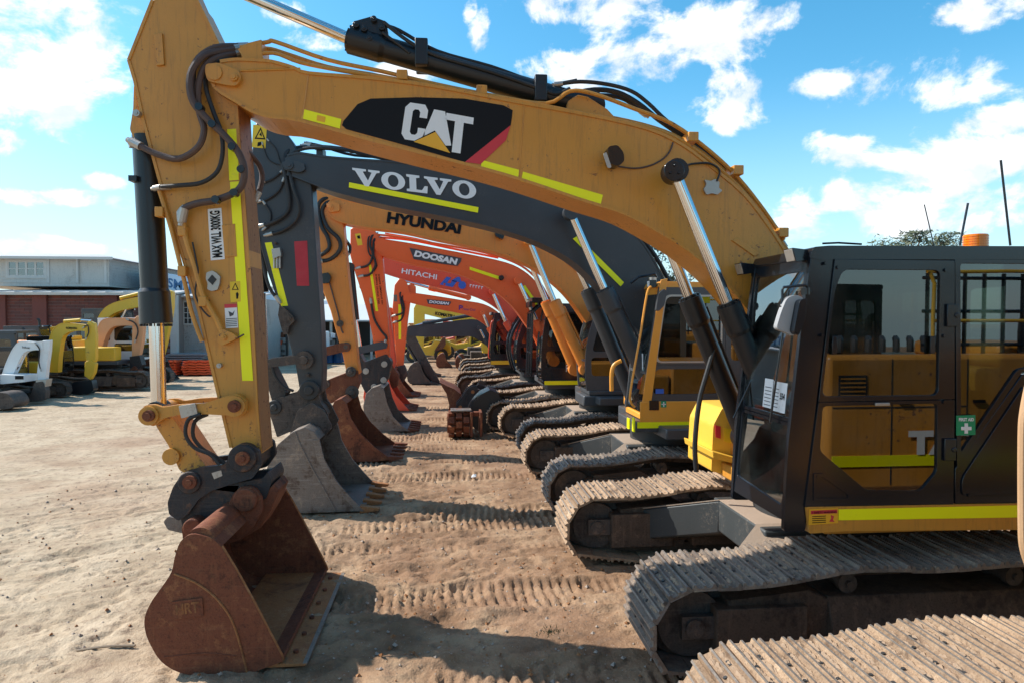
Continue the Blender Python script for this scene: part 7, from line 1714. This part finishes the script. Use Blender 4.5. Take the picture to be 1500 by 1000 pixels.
for (px, Y_, lab) in ((648, 41.5, 'rusty bucket lying in the aisle before the yellow loaders'), (676, 40.5, 'second rusty bucket in the aisle, right of the first')):
    x = Xp(px, Y_); t = thing('loose_bucket', lab, 'bucket', (x, Y_, 0), 'loose buckets along the track fronts')
    bucket_real(t, [(x + a * .7, b * .7 + .01) for a, b in TPL_SHELL], [(x + a * .7, b * .7 + .01) for a, b in TPL_FRONT], Y_ - .5, Y_ + .5, rust_m, rust_m, 0)
def dozer(x, y, lab, k=1.0):
    t = thing('tracked_loader', lab, 'tracked loader', (x, y, 0), 'tracked machines at the end of the aisle'); setscale(k)
    track(t, x - 1.7, y - .8, .4, shoe_mid, L=2.6, n=34, single=False); track(t, x - 1.7, y + .8, .4, shoe_mid, L=2.6, n=34, single=False)
    MB().box(x - 1.5, x + 1.3, y - .55, y + .55, .5, 1.3).build('body', under, t, .05); MB().box(x - .2, x + 1.0, y - .5, y + .5, 1.301, 2.3).build('cab', grey_p, t, .05)
    m_ = MB(); m_.prism([(x - 2.3, .1), (x - 2.15, .35), (x - 2.15, .8), (x - 2.3, 1.0), (x - 2.24, 1.0), (x - 2.05, .8), (x - 2.05, .35), (x - 2.2, .1)], y - 1.2, y + 1.2); m_.build('blade', steel_d, t, .01)
    m_ = MB(); m_.box(x - 2.06, x - 1.2, y - 1.08, y - 1.01, .4, .52); m_.build('push_arm', kom_yellow, t)
dozer(Xp(722, 38.5), 38.5, 'small tracked loader with dark blade at the near end of the far machines', .85); dozer(Xp(716, 43), 43, 'tracked loader behind the smaller one at the end of the aisle', .9)

# ================================================================== trees
def tree(x, y, h, spread, lab, leaf=leaf_m, seed=1, n=1500, sz=.16, low=.45):
    t = thing('gum_tree', lab, 'tree', (x, y, 0)); rr = random.Random(seed)
    m_ = MB(); m_.tube([(x, y, 0), (x + .1, y, h * .25), (x - .1, y + .1, h * .5), (x + .15, y, h * .72)], .2, 8, 3); tips = []
    for k in range(11):
        a = rr.uniform(0, 6.28); b = h * rr.uniform(.3, .65); r = spread * rr.uniform(.5, 1); e = (x + r * math.cos(a), y + r * math.sin(a), h * rr.uniform(low + .15, .97))
        m_.tube([(x, y, b), ((x + e[0]) / 2, (y + e[1]) / 2, (b + e[2]) / 2 + .3), e], .06, 6, 3); tips.append(e)
        for j in range(3):
            e2 = tuple(e[i] + rr.uniform(-.9, .9) * (spread * .35 if i < 2 else .7) for i in range(3)); m_.tube([((x + e[0]) / 2, (y + e[1]) / 2, (b + e[2]) / 2 + .3), e2], .03, 5, 2); tips.append(e2)
    m_.build('trunk', bark_m, t)
    c = MB()
    for i in range(n):
        e = tips[rr.randrange(len(tips))]; g = [rr.gauss(0, .42) * spread * .36 for _ in range(3)]; p = Vector((e[0] + g[0], e[1] + g[1], min(e[2] + g[2] * .7, h)))
        a = Vector((rr.gauss(0, 1), rr.gauss(0, 1), rr.gauss(0, 1) - .5)).normalized(); b = a.orthogonal().normalized(); s_ = sz * rr.uniform(.6, 1.4); c.cur = 0 if rr.random() < .65 else 1
        c.add([p - b * s_ * .28, p + a * s_, p + b * s_ * .28, p - a * s_ * .7], [[0, 1, 2], [0, 2, 3]])
    c.build('crown', [leaf, leaf_d], t)
hz = 60; x = Xp(1320, hz); tree(x, hz, W(1320, 347, hz)[1], 3.7, 'grey green gum tree whose top shows above the black cab roof', seed=3, n=6500, sz=.25, low=.5)
tree(Xp(980, 42), 42, W(975, 355, 42)[1], 2.6, 'olive gum tree showing between the dark grey boom and the big ochre boom', seed=5, n=3800, sz=.17, low=.2)
tree(Xp(1180, 66), 66, W(1180, 380, 66)[1], 4.0, 'low gum tree beyond the cabs, mostly hidden by the ochre boom', seed=8, n=2600, sz=.22, low=.3)
# buildings of the far side of the yard behind the cabs
Yw = 52
x0_, x1_ = Xp(780, Yw), Xp(1560, Yw)
t = thing('yard_fence', 'long grey sheet fence closing the yard beyond the cabs', 'fence', ((x0_ + x1_) / 2, Yw, 0))
for k in range(int((x1_ - x0_) / 2.4)): x = x0_ + k * 2.4; MB().box(x, x + 2.37, Yw, Yw + .05, .05, 2.2).build('fence_panel', sheet_m, t); MB().box(x - .04, x + .04, Yw - .08, Yw - .001, 0, 2.3).build('fence_post', trim_m, t)
